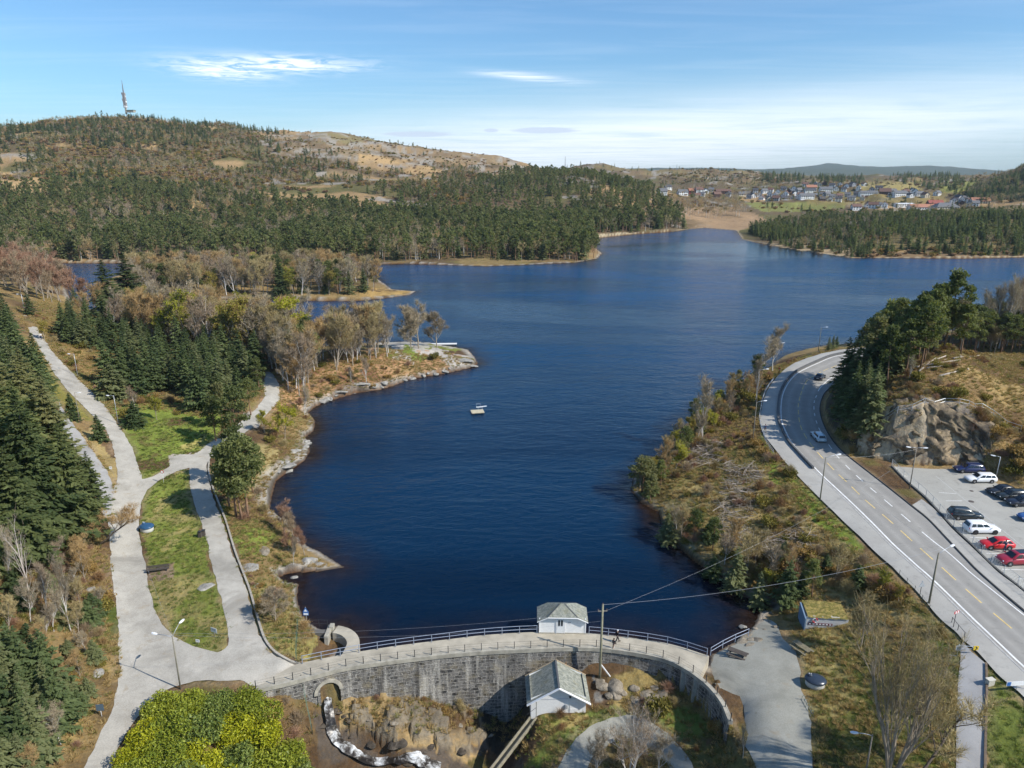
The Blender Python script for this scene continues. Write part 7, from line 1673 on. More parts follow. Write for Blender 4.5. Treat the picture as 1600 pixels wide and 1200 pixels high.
for i, (a, b_) in enumerate(DENSE):
    r_ = random.Random(i*7+3); wall = r_.choice(['white','white','white','white','white','grey','cream','brown']); roof = r_.choice(['dark','dark','grey','grey','brown','brown'])
    L_ = r_.choice([8,9,11]); yw = r_.choice([0,12,-15,75,95,60,-30])
    zone_ = 'west of the village' if a < 1145 else 'in the crowded village middle' if a < 1300 else 'on the village upper slope' if b_ < 316 and a < 1460 else 'low behind the plantation'
    rt_ = {'dark':'dark','grey':'grey','brown':'brown','orange':'orange'}[roof]; st_ = 'gable facing the lake' if yw in (75,95,60) else 'long side facing the lake'
    house(a, b_, L_, 7, r_.choice([3.5,4.2,4.8]), r_.choice([2.6,3,3.4]), wall, roof, R(yw), '%s house with %s roof, %s, %s' % (CN[wall], rt_, st_, zone_), '%s houses with %s roofs %s' % (CN[wall], rt_, zone_))
for px_, py_, hh in ((1057,266,22),(883,254,18)):
    q = atd(px_, py_+4, 2100 if px_ > 1000 else 1600); g_ = empty('mast', (q[0], q[1], q[2]-6), 0, 'thin lattice mast on the brown knolls above the village' if px_ > 1000 else 'thin mast above the wooded ridge', 'mast'); MB().tube([(0,0,0),(0,0,hh+6)],[.8,.35],5).build('mast_pole', M['towerdark'], g_)
# ================================================================== NEAR TREES (each one a thing: trunk + crown)
NAMES = {'big_spruce':'spruce_tree','spruce':'spruce_tree','wide_spruce':'spruce_tree','pine':'pine_tree','bare':'bare_tree','red':'bare_tree','birch':'birch_tree','round':'bare_tree','bud':'budding_tree','bright':'budding_tree','fan':'bare_tree','lean':'bare_tree','dead':'dead_tree'}
K['fan0'] = (*bare_tree(13, .40, 5200, .014, M_TWIG, M_BARK, stems=7, fork=.25, seed=82, uplift=1.25), 13)
K['fan1'] = (*bare_tree(11, .6, 3800, .016, M_TWIGGREY, M_BIRCH, stems=4, fork=.3, seed=84), 11)
K['lean0'] = (*bare_tree(10, .7, 3000, .016, M_TWIG, M_BARKD, seed=86, lean=(1.0,.1), fork=.35), 10)
K['dead0'] = (*bare_tree(12, .5, 60, .02, M_TWIGGREY, M_DEAD, seed=90, fork=.35), 12)
CNT = {}
def tree_at(kind, x, y, z, h, label, group=None, wide=1.0, rz=None):
    vs = sorted(k for k in K if k.rstrip('0123456789') == kind); i = CNT.get(kind, 0); CNT[kind] = i+1
    tm, cm, h0 = K[vs[i % len(vs)]]; s = h/h0
    r_ = empty(NAMES[kind], (x, y, z), random.uniform(0, 6.28) if rz is None else rz, label, 'tree', group)
    w_ = s*wide*random.uniform(.9, 1.12); r_.scale = (w_, w_, s)
    link('trunk', tm, r_); link('crown', cm, r_)
    return r_
def tree(kind, px, py, pyt, label, group=None, wide=1.0, rz=None, d1=700):
    p = march(px, py, 42, d1, 400); D = math.hypot(p[0], p[1]); t_ = atd(px, pyt, D)
    return tree_at(kind, p[0], p[1], p[2]-.1, max(1.0, t_[2]-p[2]), label, group, wide, rz)
def grove(poly, n, kinds, label, group, gap=2.2, d0=42, d1=700, seed=0, size=None):
    """separate trees standing in an outline read off the photo"""
    rg = np.random.default_rng(seed+100); P = np.array(poly, float); out = []
    x0, y0 = P.min(0); x1, y1 = P.max(0); tries = 0
    while len(out) < n and tries < n*60:
        tries += 1; px, py = rg.uniform(x0, x1), y0+(y1-y0)*rg.random()**.85
        if not in_poly(np.array([px]), np.array([py]), P)[0]: continue
        p = march(px, py, d0, d1, 260)
        if any((p[0]-q[0])**2+(p[1]-q[1])**2 < gap*gap for q in out): continue
        out.append(p)
    A_ = np.array(out)
    ok = (lake_sd(A_[:,0], A_[:,1]) > .8) & (made_dist(A_[:,0], A_[:,1]) > 1.2)
    ks = [k for k, w_, lo, hi in kinds]; ws = np.array([w_ for k, w_, lo, hi in kinds]); ws = ws/ws.sum()
    for p in A_[ok]:
        j = rg.choice(len(ks), p=ws); k, _, lo, hi = kinds[j]
        lb = label[k] if isinstance(label, dict) else label; gr = group[k] if isinstance(group, dict) else group
        tree_at(k, p[0], p[1], p[2]-.1, lo+(hi-lo)*rg.random(), lb, gr)
    return A_[ok]
# left: tall spruces on the slope
for q in [(20,815,575,'tall dark spruce at the picture edge of the left slope, farthest left of the stand'),(72,852,600,'tall broad spruce on the left slope with boughs reaching the gravel track'),(122,842,655,'tall spruce beside the gravel track, right of the left slope group'),(38,880,690,'big spruce in front of the group, above the dead white trunk'),(96,770,582,'slender tall spruce behind the left slope group'),(150,800,700,'spruce lowest at the end of the left slope group near the leaning tree'),(60,745,548,'spruce in the second row of the left slope, tip by the gravel path'),(5,905,730,'dense spruce low at the left picture edge beside the dead trunk')]:
    tree('big_spruce', *q[:3], q[3])
grove([(-70,690),(60,690),(120,760),(110,830),(40,900),(-70,900)], 16, [('big_spruce',1,14,20)], 'tall dark spruce crowded in the left slope stand', 'tall spruces in the left slope stand', 3.2, seed=1)
grove([(-70,555),(20,555),(62,600),(92,650),(95,690),(50,720),(-70,720)], 46, [('spruce',1,9,14)], 'blue green spruce in the dense stand left of the upper gravel path', 'spruces left of the upper gravel path', 2.4, seed=2)
grove([(-70,495),(20,500),(45,540),(60,560),(-70,560)], 24, [('spruce',1,8,12)], 'spruce at the top of the stand left of the far gravel path', 'spruces at the top of the left stand', 2.6, seed=3)
grove([(-60,985),(40,1000),(100,1050),(105,1110),(70,1200),(-60,1230)], 46, [('spruce',.7,3,7.5),('wide_spruce',.3,2.5,4.5)], 'small blue green spruce on the brown slope at the lower left', 'small spruces on the lower left slope', 2.0, seed=4)
grove([(-60,905),(30,930),(120,880),(165,900),(172,960),(150,1000),(60,1010),(-60,985)], 26, [('bare',.5,3,6),('birch',.2,4,7),('wide_spruce',.3,2.5,4.5)], {'bare':'low brown bare tree on the scrubby left slope','birch':'thin pale birch sapling on the scrubby left slope','wide_spruce':'small bushy spruce on the scrubby left slope'}, {'bare':'low bare trees on the left slope','birch':'birch saplings on the left slope','wide_spruce':'bushy spruces on the left slope'}, 2.0, seed=20)
grove([(60,1010),(150,1010),(150,1080),(110,1140),(80,1200),(40,1230),(100,1060)], 16, [('bare',.7,2.5,5),('wide_spruce',.3,2,3.5)], {'bare':'low bare bush tree on the dry verge left of the junction','wide_spruce':'small spruce on the dry verge left of the junction'}, {'bare':'low bare trees left of the junction','wide_spruce':'small spruces left of the junction'}, 1.8, seed=21)
grove([(-60,1040),(60,1040),(110,1100),(90,1170),(40,1240),(-60,1240)], 22, [('spruce',1,4.5,8.5)], 'blue green spruce filling the bottom corner of the left slope', 'spruces in the bottom left corner', 1.8, seed=22)
# middle: young plantation between path and bay
grove([(142,575),(175,555),(300,552),(400,565),(418,598),(395,618),(335,640),(290,628),(250,612),(205,622),(165,600)], 58, [('spruce',1,8,12.5)], 'dense dark spruce in the young plantation between gravel path and bay', 'spruces of the young plantation', 2.5, seed=5)
grove([(88,508),(150,520),(245,540),(230,560),(150,548),(110,540)], 26, [('spruce',1,7,10.5)], 'spruce in the strip between the upper path and the bay', 'spruces in the strip above the bay', 2.4, seed=6)
tree('spruce',312,640,545,'tallest layered spruce at the front corner of the young plantation'); tree('wide_spruce',178,624,566,'broad spruce by the path, first of the plantation'); tree('wide_spruce',212,668,625,'round bushy spruce on the lawn edge beside a lamp post',wide=1.1); tree('wide_spruce',156,688,645,'small pointed spruce standing alone between path and gravel track',wide=.75); tree('spruce',47,493,452,'dark narrow spruce beside the lamp post at the path top'); tree('wide_spruce',114,655,612,'small spruce on the uphill edge of the path beside the thin post',wide=.7)
tree('big_spruce',172,497,404,'very tall dark spruce at the bay shore, left of two',wide=1.35); tree('big_spruce',206,499,396,'very tall spruce at the bay shore, right of two',wide=1.45); tree('big_spruce',440,470,392,'tall dark spruce rising out of the bare wood on the spit',wide=.75)
tree('spruce',118,478,446,'narrow dark spruce at the corner of the reddish wood')
grove([(100,500),(150,500),(240,510),(230,524),(150,520)], 14, [('spruce',.6,9,13),('bare',.4,10,14)], {'spruce':'spruce on the bay shore under the two very tall spruces','bare':'bare tree on the bay shore under the two very tall spruces'}, {'spruce':'bay shore spruces','bare':'bay shore bare trees'}, 2.4, seed=17)
# reddish bare wood, bare and budding trees
grove([(-70,462),(30,468),(128,482),(140,462),(100,440),(0,428),(-70,425)], 84, [('red',1,12,17)], 'reddish brown bare tree in the thick wood at the far left shore', 'reddish bare trees at the far left', 3.2, seed=7)
grove([(215,512),(300,520),(420,532),(470,545),(468,572),(400,566),(300,548),(215,532)], 78, [('bare',.50,12.5,17.5),('bud',.50,11,16)], {'bare':'brown bare tree in the wood between plantation and bay','bud':'pale green budding tree in the wood between plantation and bay'}, {'bare':'bare trees behind the plantation','bud':'budding trees behind the plantation'}, 2.8, seed=8)
for q in [(300,545,452,'bud','budding tree with a pale green dome behind the plantation, left of two'),(362,562,452,'bud','large pale green budding tree rising over the plantation'),(462,560,462,'bright','bright yellow green tree at the edge of the bare wood above the lake'),(445,690,632,'bright','low yellow green willow on the shore rocks beside the lakeside path'),(415,680,640,'bud','pale willow bush tree between lakeside path and shore'),(70,532,497,'bud','small yellow green sapling on the verge high up the path'),(212,640,606,'bare','low brown rounded tree at the plantation front by the lawn'),(245,655,620,'bud','loose yellow brown sapling on the bank above the lawn')]:
    tree(q[3], *q[:3], q[4])
grove([(205,440),(300,428),(420,428),(560,432),(592,446),(580,462),(430,463),(300,466),(215,470)], 170, [('bare',.62,11.5,17),('spruce',.13,9,15),('pine',.17,10,15),('bud',.08,10,14)], {'bare':'bare brown tree in the wood on the spit beyond the bay','spruce':'dark spruce among bare trees on the spit','pine':'olive pine among bare trees on the spit','bud':'budding tree among bare trees on the spit'}, {'bare':'bare trees on the spit','spruce':'spruces on the spit','pine':'pines on the spit','bud':'budding trees on the spit'}, 3.0, seed=9)
grove([(492,566),(530,550),(600,549),(628,546),(604,560),(530,580)], 26, [('bare',.60,12,16),('birch',.40,10,14)], {'bare':'tall bare tree in the row across the neck of the point','birch':'pale stemmed birch in the row across the neck of the point'}, {'bare':'bare trees across the neck','birch':'birches across the neck'}, 1.8, seed=10)
grove([(425,575),(500,565),(480,625),(430,605)], 34, [('bare',.55,11,16),('birch',.27,9,13),('pine',.18,9,13)], {'bare':'bare tree over brown bracken at the root of the point','birch':'slim birch over brown bracken at the root of the point','pine':'small pine over brown bracken at the root of the point'}, {'bare':'bare trees at the root of the point','birch':'birches at the root of the point','pine':'pines at the root of the point'}, 2.2, seed=11)
tree('round',654,544,466,'largest round grey crowned tree on the grassy point',wide=1.05); tree('round',683,542,474,'round grey crowned tree nearest the tip of the point'); tree('round',641,545,474,'round tree at the left of the point, with a split trunk',wide=.8)
tree('birch',573,603,556,'white stemmed birch alone on the shore rocks of the point'); tree('birch',476,648,602,'thin birch at the water edge below the path bend'); tree('birch',548,596,570,'small birch sapling in the bracken of the point')
# lakeside pines
for i, q in enumerate([(368,808,690),(378,813,698),(389,808,684),(359,796,700),(372,762,668),(395,770,690)]): tree('pine', *q, ['tall pine on the lakeside grass, left trunk of the clump','pine with a forked orange trunk in front of the lakeside clump','rightmost orange trunked pine of the lakeside clump','small leaning pine behind the lakeside clump','pine at the back of the lakeside clump beside the path','pine nearest the water in the lakeside clump'][i], 'lakeside pines')
for i, q in enumerate([(372,705,604),(350,668,598),(392,650,592),(338,690,618),(405,610,560)]): tree('pine', *q, ['spreading pine over the meeting of the paths','pine at the lawn corner behind the junction','pine beside the pale rock slabs on the path','shaggy pine on the lawn edge with its shadow on the grass','tall pine at the end of the plantation'][i], 'pines above the path junction')
grove([(455,800),(462,850),(478,870),(462,885),(445,860),(440,820)], 6, [('red',1,3,5.5)], 'thin reddish sapling among the shore rocks by the pointed slab', 'reddish saplings by the pointed slab', 1.2, seed=12)
tree('birch',459,886,838,'slender white birch sapling behind the pointed rock slab',wide=.6); tree('round',430,972,915,'grey lichened thicket tree leaning over the water beside the path',wide=1.25)
tree('dead',50,950,776,'dead white barkless trunk on the left slope',wide=.6); tree('birch',112,990,862,'thin pale birch on the brown left slope beside the dead trunk',wide=.5); tree('lean',150,852,768,'bare tree leaning out over the gravel path junction',rz=0.15,wide=1.3); tree('birch',18,930,820,'crooked pale sapling left of the dead trunk',wide=.6)
# right side hill
grove([(1352,562),(1420,556),(1500,552),(1700,556),(1700,522),(1500,522),(1400,530)], 125, [('pine',.84,9.5,14.5),('bare',.16,8,11)], {'pine':'olive crowned pine in the dense group on top of the rocky hill','bare':'grey bare tree between pines on top of the rocky hill'}, {'pine':'pines on the rocky hill','bare':'bare trees on the rocky hill'}, 2.0, seed=13, d0=100)
grove([(1306,622),(1318,605),(1350,600),(1368,640),(1362,680),(1335,685),(1312,665)], 26, [('spruce',1,7,12)], 'dark spruce on the shaded flank of the hill above the road bend', 'spruces above the road bend', 2.0, seed=14, d0=100)
grove([(1330,585),(1360,565),(1450,560),(1440,580),(1380,605),(1345,610)], 22, [('spruce',.55,8,13),('pine',.45,9,13)], {'spruce':'spruce in the thicket on the hill left of the felled logs','pine':'pine in the thicket on the hill left of the felled logs'}, {'spruce':'hill thicket spruces','pine':'hill thicket pines'}, 2.2, seed=15, d0=100)
for i, q in enumerate([(1548,541,438),(1560,545,428),(1572,541,440),(1592,540,424),(1500,548,462),(1527,544,452)]): tree('birch', *q, ['white birch trunk above the felled logs, left of a pair','tall white leaning birch above the felled logs','pale birch right of the leaning one','tall grey birch at the picture edge on the hill','thin birch among the hill pines','birch between hill pines and felled logs'][i], None, .8)
tree('wide_spruce',1352,668,628,'bushy spruce on the brow at the left end of the rock face'); tree('bare',1421,592,558,'silvery dead sapling on the hill beside the logs',wide=.7); tree('pine',1475,545,424,'tallest pine of the hill, its crown against the lake')
# right shore
for q in [('birch',1207,580,504,'tall bare tree on the lakeside verge by the bend, right of a pair',1.0),('birch',1186,590,524,'bushy bare tree on the lakeside verge by the bend, left of a pair',1.5),('birch',1098,682,588,'lone slender birch on the lakeside bank',.9),('birch',1090,690,640,'small birch stems beside the lone slender birch',.8),('birch',1180,628,556,'thin bare tree beside the lamp post at the bend',.6),
          ('spruce',1184,950,890,'dark spruce at the back of the little beach',1.1),('spruce',1148,925,852,'spruce on the bank above the dark cove',1.1),('spruce',1228,948,872,'spruce behind the white shelter',1.2),('spruce',1042,852,800,'sunlit small spruce at the foot of the bank by the water',1.3),('spruce',1250,935,885,'small spruce above the shelter roof',1.0),('wide_spruce',1114,905,868,'spreading young spruce hanging over the cove',1.0),
          ('pine',1003,772,716,'rounded bushy pine on the tip of the bank in the lake',1.5),('pine',1016,785,742,'low grey green pine leaning over the water at the bank tip',1.3)]:
    tree(*q[:4], q[4], None, q[5])
grove([(1282,548),(1305,541),(1322,541),(1318,548),(1290,553)], 5, [('spruce',1,3,5)], 'small dark spruce on the shore beyond the far road bend', 'small spruces beyond the bend', 1.6, seed=16)
tree('fan',1392,1212,968,'huge many stemmed bare tree filling the grass slope at the lower right',wide=.72); tree('lean',1428,1215,1030,'bare tree leaning right beside the huge many stemmed one',rz=.4); tree('bare',1345,1010,930,'bare tree behind the white shelter, in front of the dark bushes',wide=1.1)
for q in [(985,1215,1112,'pinkish white birch inside the gravel loop',1.0),(932,1220,1128,'thin birch at the left foot of the gravel loop',.9),(1028,1215,1140,'small birch at the right foot of the gravel loop',1.0),(1160,1190,1130,'thin sapling at the corner between wall end and yard',.5)]: tree('fan' if q[4] > .95 and q[0] == 985 else 'birch', *q[:3], q[3], None, q[4])

grove([(990,765),(1040,715),(1110,640),(1180,590),(1200,600),(1140,650),(1090,700),(1060,740),(1010,780)], 48, [('bare',.48,4,7.5),('bud',.2,3.5,6),('wide_spruce',.17,2.5,5),('pine',.15,4,7)], {'bare':'low bare tree on the lake side of the felled bank','bud':'low budding tree on the lake side of the felled bank','wide_spruce':'bushy young spruce on the lake side of the felled bank','pine':'young pine on the lake side of the felled bank'}, {'bare':'low bare trees along the bank','bud':'low budding trees along the bank','wide_spruce':'young spruces along the bank','pine':'young pines along the bank'}, 2.2, seed=18)
grove([(1035,815),(1062,850),(1110,880),(1160,915),(1240,935),(1330,925),(1420,955),(1330,900),(1240,890),(1150,870),(1080,830)], 48, [('bare',.45,3.5,6.5),('wide_spruce',.3,2.5,5),('bud',.15,2.5,4.5),('pine',.15,3,5.5)], {'bare':'low bare tree on the bank above the dark cove','wide_spruce':'bushy young spruce on the bank above the dark cove','bud':'low budding tree on the bank above the dark cove','pine':'young pine on the bank above the dark cove'}, {'bare':'low bare trees above the cove','wide_spruce':'young spruces above the cove','bud':'low budding trees above the cove','pine':'young pines above the cove'}, 2.2, seed=19)
# ---------------------------------------------------------------- rhododendrons and other bushes one can count
M_RHO = foliage_mat('rhododendron_green', (.06,.10,.025), (.22,.26,.055), None, .5, .15, .45, .25)
M_RHOY = foliage_mat('rhododendron_yellow', (.17,.20,.012), (.46,.44,.025), None, .5, .2, .45, .25)
M_RHOM = foliage_mat('rhododendron_olive', (.12,.16,.02), (.34,.36,.04), None, .5, .2, .45, .25)
BM = {c: [bush_mesh(2.6, 2.5, 5200, .115, m_, 9, .9, 'rhododendron_leaves') for _ in range(2)] for c, m_ in (('green',M_RHO),('yellow',M_RHOY),('olive',M_RHOM))}
def bush(px, py, s, meshes, label, group=None, hs=1.0, nm='rhododendron_bush', dz=0.0):
    p = march(px, py, 42, 600, 300); o = link(nm, random.choice(meshes)); o.location = (p[0], p[1], p[2]+dz); o.rotation_euler = (0,0,random.uniform(0,6.28)); o.scale = (s, s, s*hs)
    return tag(o, label, 'bush', group)
RH = [(255,1108,.85,'olive','rhododendron at the upper left of the mound, nearest the junction lamp'),(298,1098,.8,'olive','olive rhododendron just right of the lamp foot'),(345,1100,.85,'green','green rhododendron along the top of the mound'),(388,1098,.8,'olive','olive rhododendron at the top right by the wall end'),(420,1112,.7,'olive','small olive rhododendron under the end of the wall'),(232,1150,.8,'yellow','yellow rhododendron on the left flank above the path'),(268,1146,.95,'olive','olive rhododendron in the left middle of the mound'),(318,1146,1.05,'green','large dark green rhododendron in the middle of the mound'),(365,1142,.95,'yellow','bright yellow rhododendron in the upper middle'),(408,1150,1.0,'yellow','largest bright yellow rhododendron beside the brown slope'),(212,1185,.75,'yellow','yellow rhododendron lowest on the left flank'),(258,1192,.95,'olive','olive rhododendron at the bottom left of the mound'),(310,1196,1.0,'yellow','yellow rhododendron at the bottom middle'),(362,1192,1.05,'green','dark green rhododendron at the bottom, right of the yellow one'),(418,1195,1.1,'olive','broad olive rhododendron at the bottom right'),(452,1180,.85,'olive','olive rhododendron at the right foot of the mound'),(200,1218,.8,'olive','rhododendron cut by the bottom edge, left'),(285,1230,1.0,'green','rhododendron cut by the bottom edge, middle'),(340,1235,1.1,'yellow','yellow rhododendron cut by the bottom edge'),(462,1220,.95,'green','rhododendron cut by the bottom edge, right')]
for q in RH: bush(q[0], q[1]+14, q[2], BM[q[3]], q[4], 'rhododendron mound')
SB = [bush_mesh(1.6, 1.5, 620, .13, M_SHRUB, 7) for _ in range(3)]; TB = [twig_bush(1.5, 1.2, 620, .014, M_HEATHER), twig_bush(1.6, 1.2, 620, .014, M_TWIG), twig_bush(1.5, 1.3, 620, .014, M_TWIGRED)]
TUFT = []
M_GRASS = foliage_mat('dry_grass_blades', (.24,.16,.065), (.50,.37,.16), (.20,.21,.055), .74, .2, .8, .45)
for i in range(3):
    n = 46; a = rnd(n)*6.283; e = .5+.8*rnd(n); D = np.stack([np.cos(a)*np.cos(e), np.sin(a)*np.cos(e), np.sin(e)], 1); L_ = (.22+.3*rnd(n))[:,None]
    TUFT.append(leafmesh('grass_tuft', D*L_*.5+np.c_[np.cos(a)*.1, np.sin(a)*.1, 0*a], D*L_*.5, unit(np.cross(D, RNG.normal(size=(n,3))))*.018, M_GRASS))
# ---- ground cover too dense to count
def cover(polys, n, d0, d1, sd0=.4, md0=.3, px0=-460, px1=2060, thr=None):
    x, y = fan_points(n, d0, d1, px0, px1); z = hgrid(x, y); px, py = project(x, y, z)
    ok = np.zeros(len(x), bool)
    for p in polys: ok |= in_poly(px+10*fbm(x/4, y/4, 2, 5), py+6*fbm(x/4, y/4, 2, 6), p)
    x, y, z = x[ok], y[ok], z[ok]
    k = (lake_sd(x, y) > sd0) & (made_dist(x, y) > md0-.12*rnd(len(x))) & ~(in_poly(x, y, CRESTP))
    if thr is not None: k &= fbm(x/7, y/7, 4, 57) > thr
    return x[k], y[k], z[k]
LEFTW = [(0,640),(110,650),(185,760),(170,850),(184,1000),(186,1060),(150,1160),(100,1200),(-60,1240),(-60,600)]
RIGHTW = [(985,760),(1050,690),(1130,630),(1190,580),(1300,545),(1320,548),(1190,600),(1190,680),(1330,840),(1450,950),(1505,1010),(1495,1220),(1275,1220),(1262,1090),(1245,1000),(1190,940),(1080,890),(1030,830)]
POINT = [(430,560),(620,545),(745,565),(600,612),(520,640),(490,680),(440,750),(420,800),(380,790),(430,640)]
HILLP = [(1300,600),(1380,545),(1620,535),(1620,770),(1540,740),(1500,650),(1380,650),(1330,720)]
HOLLP = [(400,1085),(780,1095),(830,1120),(900,1118),(1060,1050),(1140,1130),(1190,1200),(1000,1210),(820,1210),(780,1150),(620,1150),(500,1120),(470,1215),(420,1215)]
PATHW = [(20,480),(140,510),(420,560),(430,620),(330,650),(215,640),(190,660),(60,560)]
SHOREL = [(340,760),(430,700),(480,690),(450,860),(530,890),(470,940),(500,1010),(470,1040),(420,1020)]
x, y, z = cover([LEFTW, RIGHTW, POINT, HILLP, HOLLP, PATHW, SHOREL, [(60,420),(600,420),(650,470),(480,540),(60,520)]], 260000, 50, 330, .4, -.12)
s_ = .4+.65*rnd(len(x)); scatter('dry_grass', np.c_[x, y, z], np.c_[s_*1.2, s_*1.2, s_], RNG.integers(0, 3, len(x)), TUFT, 'straw coloured grass tussocks over the rough ground', .3); print('tufts', len(x))
x, y, z = cover([[(215,640),(345,640),(345,700),(215,750)], LAWN_HOLE_PX, [(330,770),(430,830),(460,900),(480,1030),(410,1000)], [(1270,1000),(1500,1010),(1500,1200),(1270,1200)], [(1541,1030),(1640,1060),(1640,1220),(1541,1220)], [(1190,660),(1350,840),(1250,800)], [(830,1118),(985,1116),(860,1200),(800,1200)]], 60000, 50, 160, .3, -.2)
M_LAWN = foliage_mat('lawn_blades', (.07,.12,.018), (.20,.225,.06), (.33,.28,.11), .74, .2, .8, .45)
LT = []
for i in range(2):
    n = 30; a = rnd(n)*6.283; e = .5+.8*rnd(n); D = np.stack([np.cos(a)*np.cos(e), np.sin(a)*np.cos(e), np.sin(e)], 1); L_ = (.10+.14*rnd(n))[:,None]
    LT.append(leafmesh('lawn_tuft', D*L_*.5+np.c_[np.cos(a)*.22*rnd(n), np.sin(a)*.22*rnd(n), 0*a], D*L_*.5, unit(np.cross(D, RNG.normal(size=(n,3))))*.018, M_LAWN))
s_ = .6+.8*rnd(len(x)); scatter('lawn_grass', np.c_[x, y, z], np.c_[s_, s_, s_], RNG.integers(0, 2, len(x)), LT, 'short green grass on lawns and verges', .3)
x, y, z = cover([LEFTW, PATHW, POINT], 9000, 50, 330, .8, .7, thr=-.15); x2, y2, z2 = cover([RIGHTW, HILLP], 5200, 80, 260, .5, 1.1, 900, 1760, thr=.0); x3, y3, z3 = cover([HOLLP, SHOREL], 1500, 50, 120, .5, .8, thr=0)
X_ = np.r_[x, x2, x3]; Y_ = np.r_[y, y2, y3]; Z_ = np.r_[z, z2, z3]; pxx, pyy = project(X_, Y_, Z_)
gk = ~(in_poly(pxx, pyy, [(1270,990),(1500,1010),(1500,1220),(1262,1220)]) & (rnd(len(X_)) > .12)) & ~in_poly(pxx, pyy, [(1360,630),(1520,625),(1530,735),(1360,725)]); X_, Y_, Z_ = X_[gk], Y_[gk], Z_[gk]
s_ = .35+.75*rnd(len(X_))**1.6; scatter('undergrowth', np.c_[X_, Y_, Z_], np.c_[s_, s_, s_*(.7+.6*rnd(len(X_)))], np.where(rnd(len(X_)) < .28, RNG.integers(0, 3, len(X_)), RNG.integers(3, 6, len(X_))), SB+TB, 'brown and olive undergrowth of heather and low scrub', .2); print('undergrowth', len(X_))
# thicker scrub along the right-hand bank and behind the shelter
xb, yb, zb = cover([[(1035,830),(1110,860),(1190,935),(1260,940),(1330,930),(1440,965),(1350,880),(1300,860),(1240,870),(1150,880),(1060,800)], [(1050,700),(1120,640),(1180,585),(1190,620),(1160,650),(1100,700)], [(1310,600),(1345,640),(1340,715),(1296,670)], [(1520,640),(1620,680),(1620,765),(1545,738),(1515,720)], [(1330,640),(1375,650),(1370,715),(1335,700)], [(1380,640),(1440,618),(1530,628),(1600,650),(1500,622),(1430,605)], [(0,880),(170,880),(175,1000),(150,1060),(60,1200),(-200,1250),(-100,900)]], 14000, 50, 260, .3, 1.0)
s_ = (.45+.9*rnd(len(xb)))*np.where(xb < 0, .75, 1); scatter('bank_shrubbery', np.c_[xb, yb, zb], np.c_[s_, s_, s_], np.where(rnd(len(xb)) < .33, RNG.integers(0, 3, len(xb)), RNG.integers(3, 6, len(xb))), SB+TB, 'thick olive and brown shrubbery on the steep banks', .2)
# cut branches left on the bank
ST_ = []
for i in range(4):
    m_ = MB(); m_.tube([(-1.1,0,0),(0,.1*(i-1.5),.05),(1.0+.2*i,.05,0)],[.035,.025,.010],4); m_.tube([(-.1,0,.03),(.5,.35,.16)],[.015,.006],3); ST_.append(mesh_from('cut_branch', m_.v, m_.f, M_DEAD if i == 3 else (M_BARK if i else M_BARKD)))
xb, yb, zb = cover([[(1130,725),(1185,730),(1180,800),(1160,850),(1120,840),(1128,780)], [(1060,700),(1125,688),(1120,725),(1065,730)], [(1125,835),(1275,830),(1265,880),(1130,870)], [(1130,720),(1190,740),(1180,780),(1135,790)]], 11000, 90, 160, .5, 1.5, 950, 1400)
s_ = .6+.8*rnd(len(xb)); scatter('brushwood_debris', np.c_[xb, yb, zb+.1+.55*rnd(len(xb))], np.c_[s_, s_, s_], RNG.integers(0, 4, len(xb)), ST_, 'grey tangle of cut branches lying on the bank', .9)
# ---------------------------------------------------------------- logs, rocks
def log(px, py, px2, py2, label):
    a = march(px, py, 100, 220, 300); b_ = march(px2, py2, 100, 220, 300); m_ = MB(); d_ = b_-a; mid = a+d_*.5+np.array([0,0,.25])
    m_.tube([(0,0,.18), tuple(mid-a), tuple(d_+np.array([0,0,.2]))],[.20,.17,.11],8); o = m_.build('fallen_log', M_DEAD, None, True, loc=tuple(a)); tag(o, label, 'log', 'felled logs on the hill')
for i, q in enumerate([(1432,575,1478,556),(1443,572,1500,563),(1448,576,1496,570),(1456,570,1510,552),(1512,577,1534,548),(1500,556,1564,551),(1532,552,1592,532),(1560,548,1600,530),(1468,588,1504,579),(1576,546,1600,540),(1436,580,1462,560),(1490,560,1530,556)]):
    log(*q, ['shortest pale log at the left end of the felled timber','long pale log in the left heap of felled timber','log lying low in the left heap','log on top of the left heap','steep pale log standing out between the two heaps','long thin log lying level in the middle','log in the upper heap at the trees','log at the edge of the upper heap','single grey log below the left heap','shortest log at the picture edge','crossed log under the left heap','half hidden log behind the steep one'][i])
def rock_mesh(seed, flat=.6, slab=0.0):
    bm = bmesh.new(); bmesh.ops.create_icosphere(bm, subdivisions=3, radius=1); rg = random.Random(seed); o = rg.random()*50
    cuts = [Vector((rg.uniform(-1,1), rg.uniform(-1,1), rg.uniform(-.4,1))).normalized() for _ in range(7)]; lim = [rg.uniform(.55,.85) for _ in cuts]
    for v in bm.verts:
        p = v.co.copy()
        for c_, l_ in zip(cuts, lim):
            e = p.dot(c_)-l_
            if e > 0: p -= c_*e*.9
        p *= 1+.10*float(fbm(np.array([p.x*2+o]), np.array([p.y*2+p.z*1.7]), 3, 2)[0]); p.z *= flat; v.co = p
    me = bpy.data.meshes.new('rock'); bm.to_mesh(me); bm.free(); return me
def rock_mat(name, a, b):
    t = NT(name); P_ = t.pos(); f = t.noise(1.2, 7, .68, P_); g = t.noise(5, 5, .7, P_)
    c = t.mix(t.ramp(f, [(.36, 0), (.62, 1)]), a, b); c = t.mix(t.math('MULTIPLY', t.ramp(g, [(.5, 0), (.66, 1)]), .5), c, tuple(x*.55 for x in a)); t.bump(t.math('ADD', f, t.math('MULTIPLY', g, .4)), .9, .12)
    return t.done(c, .92, .15)
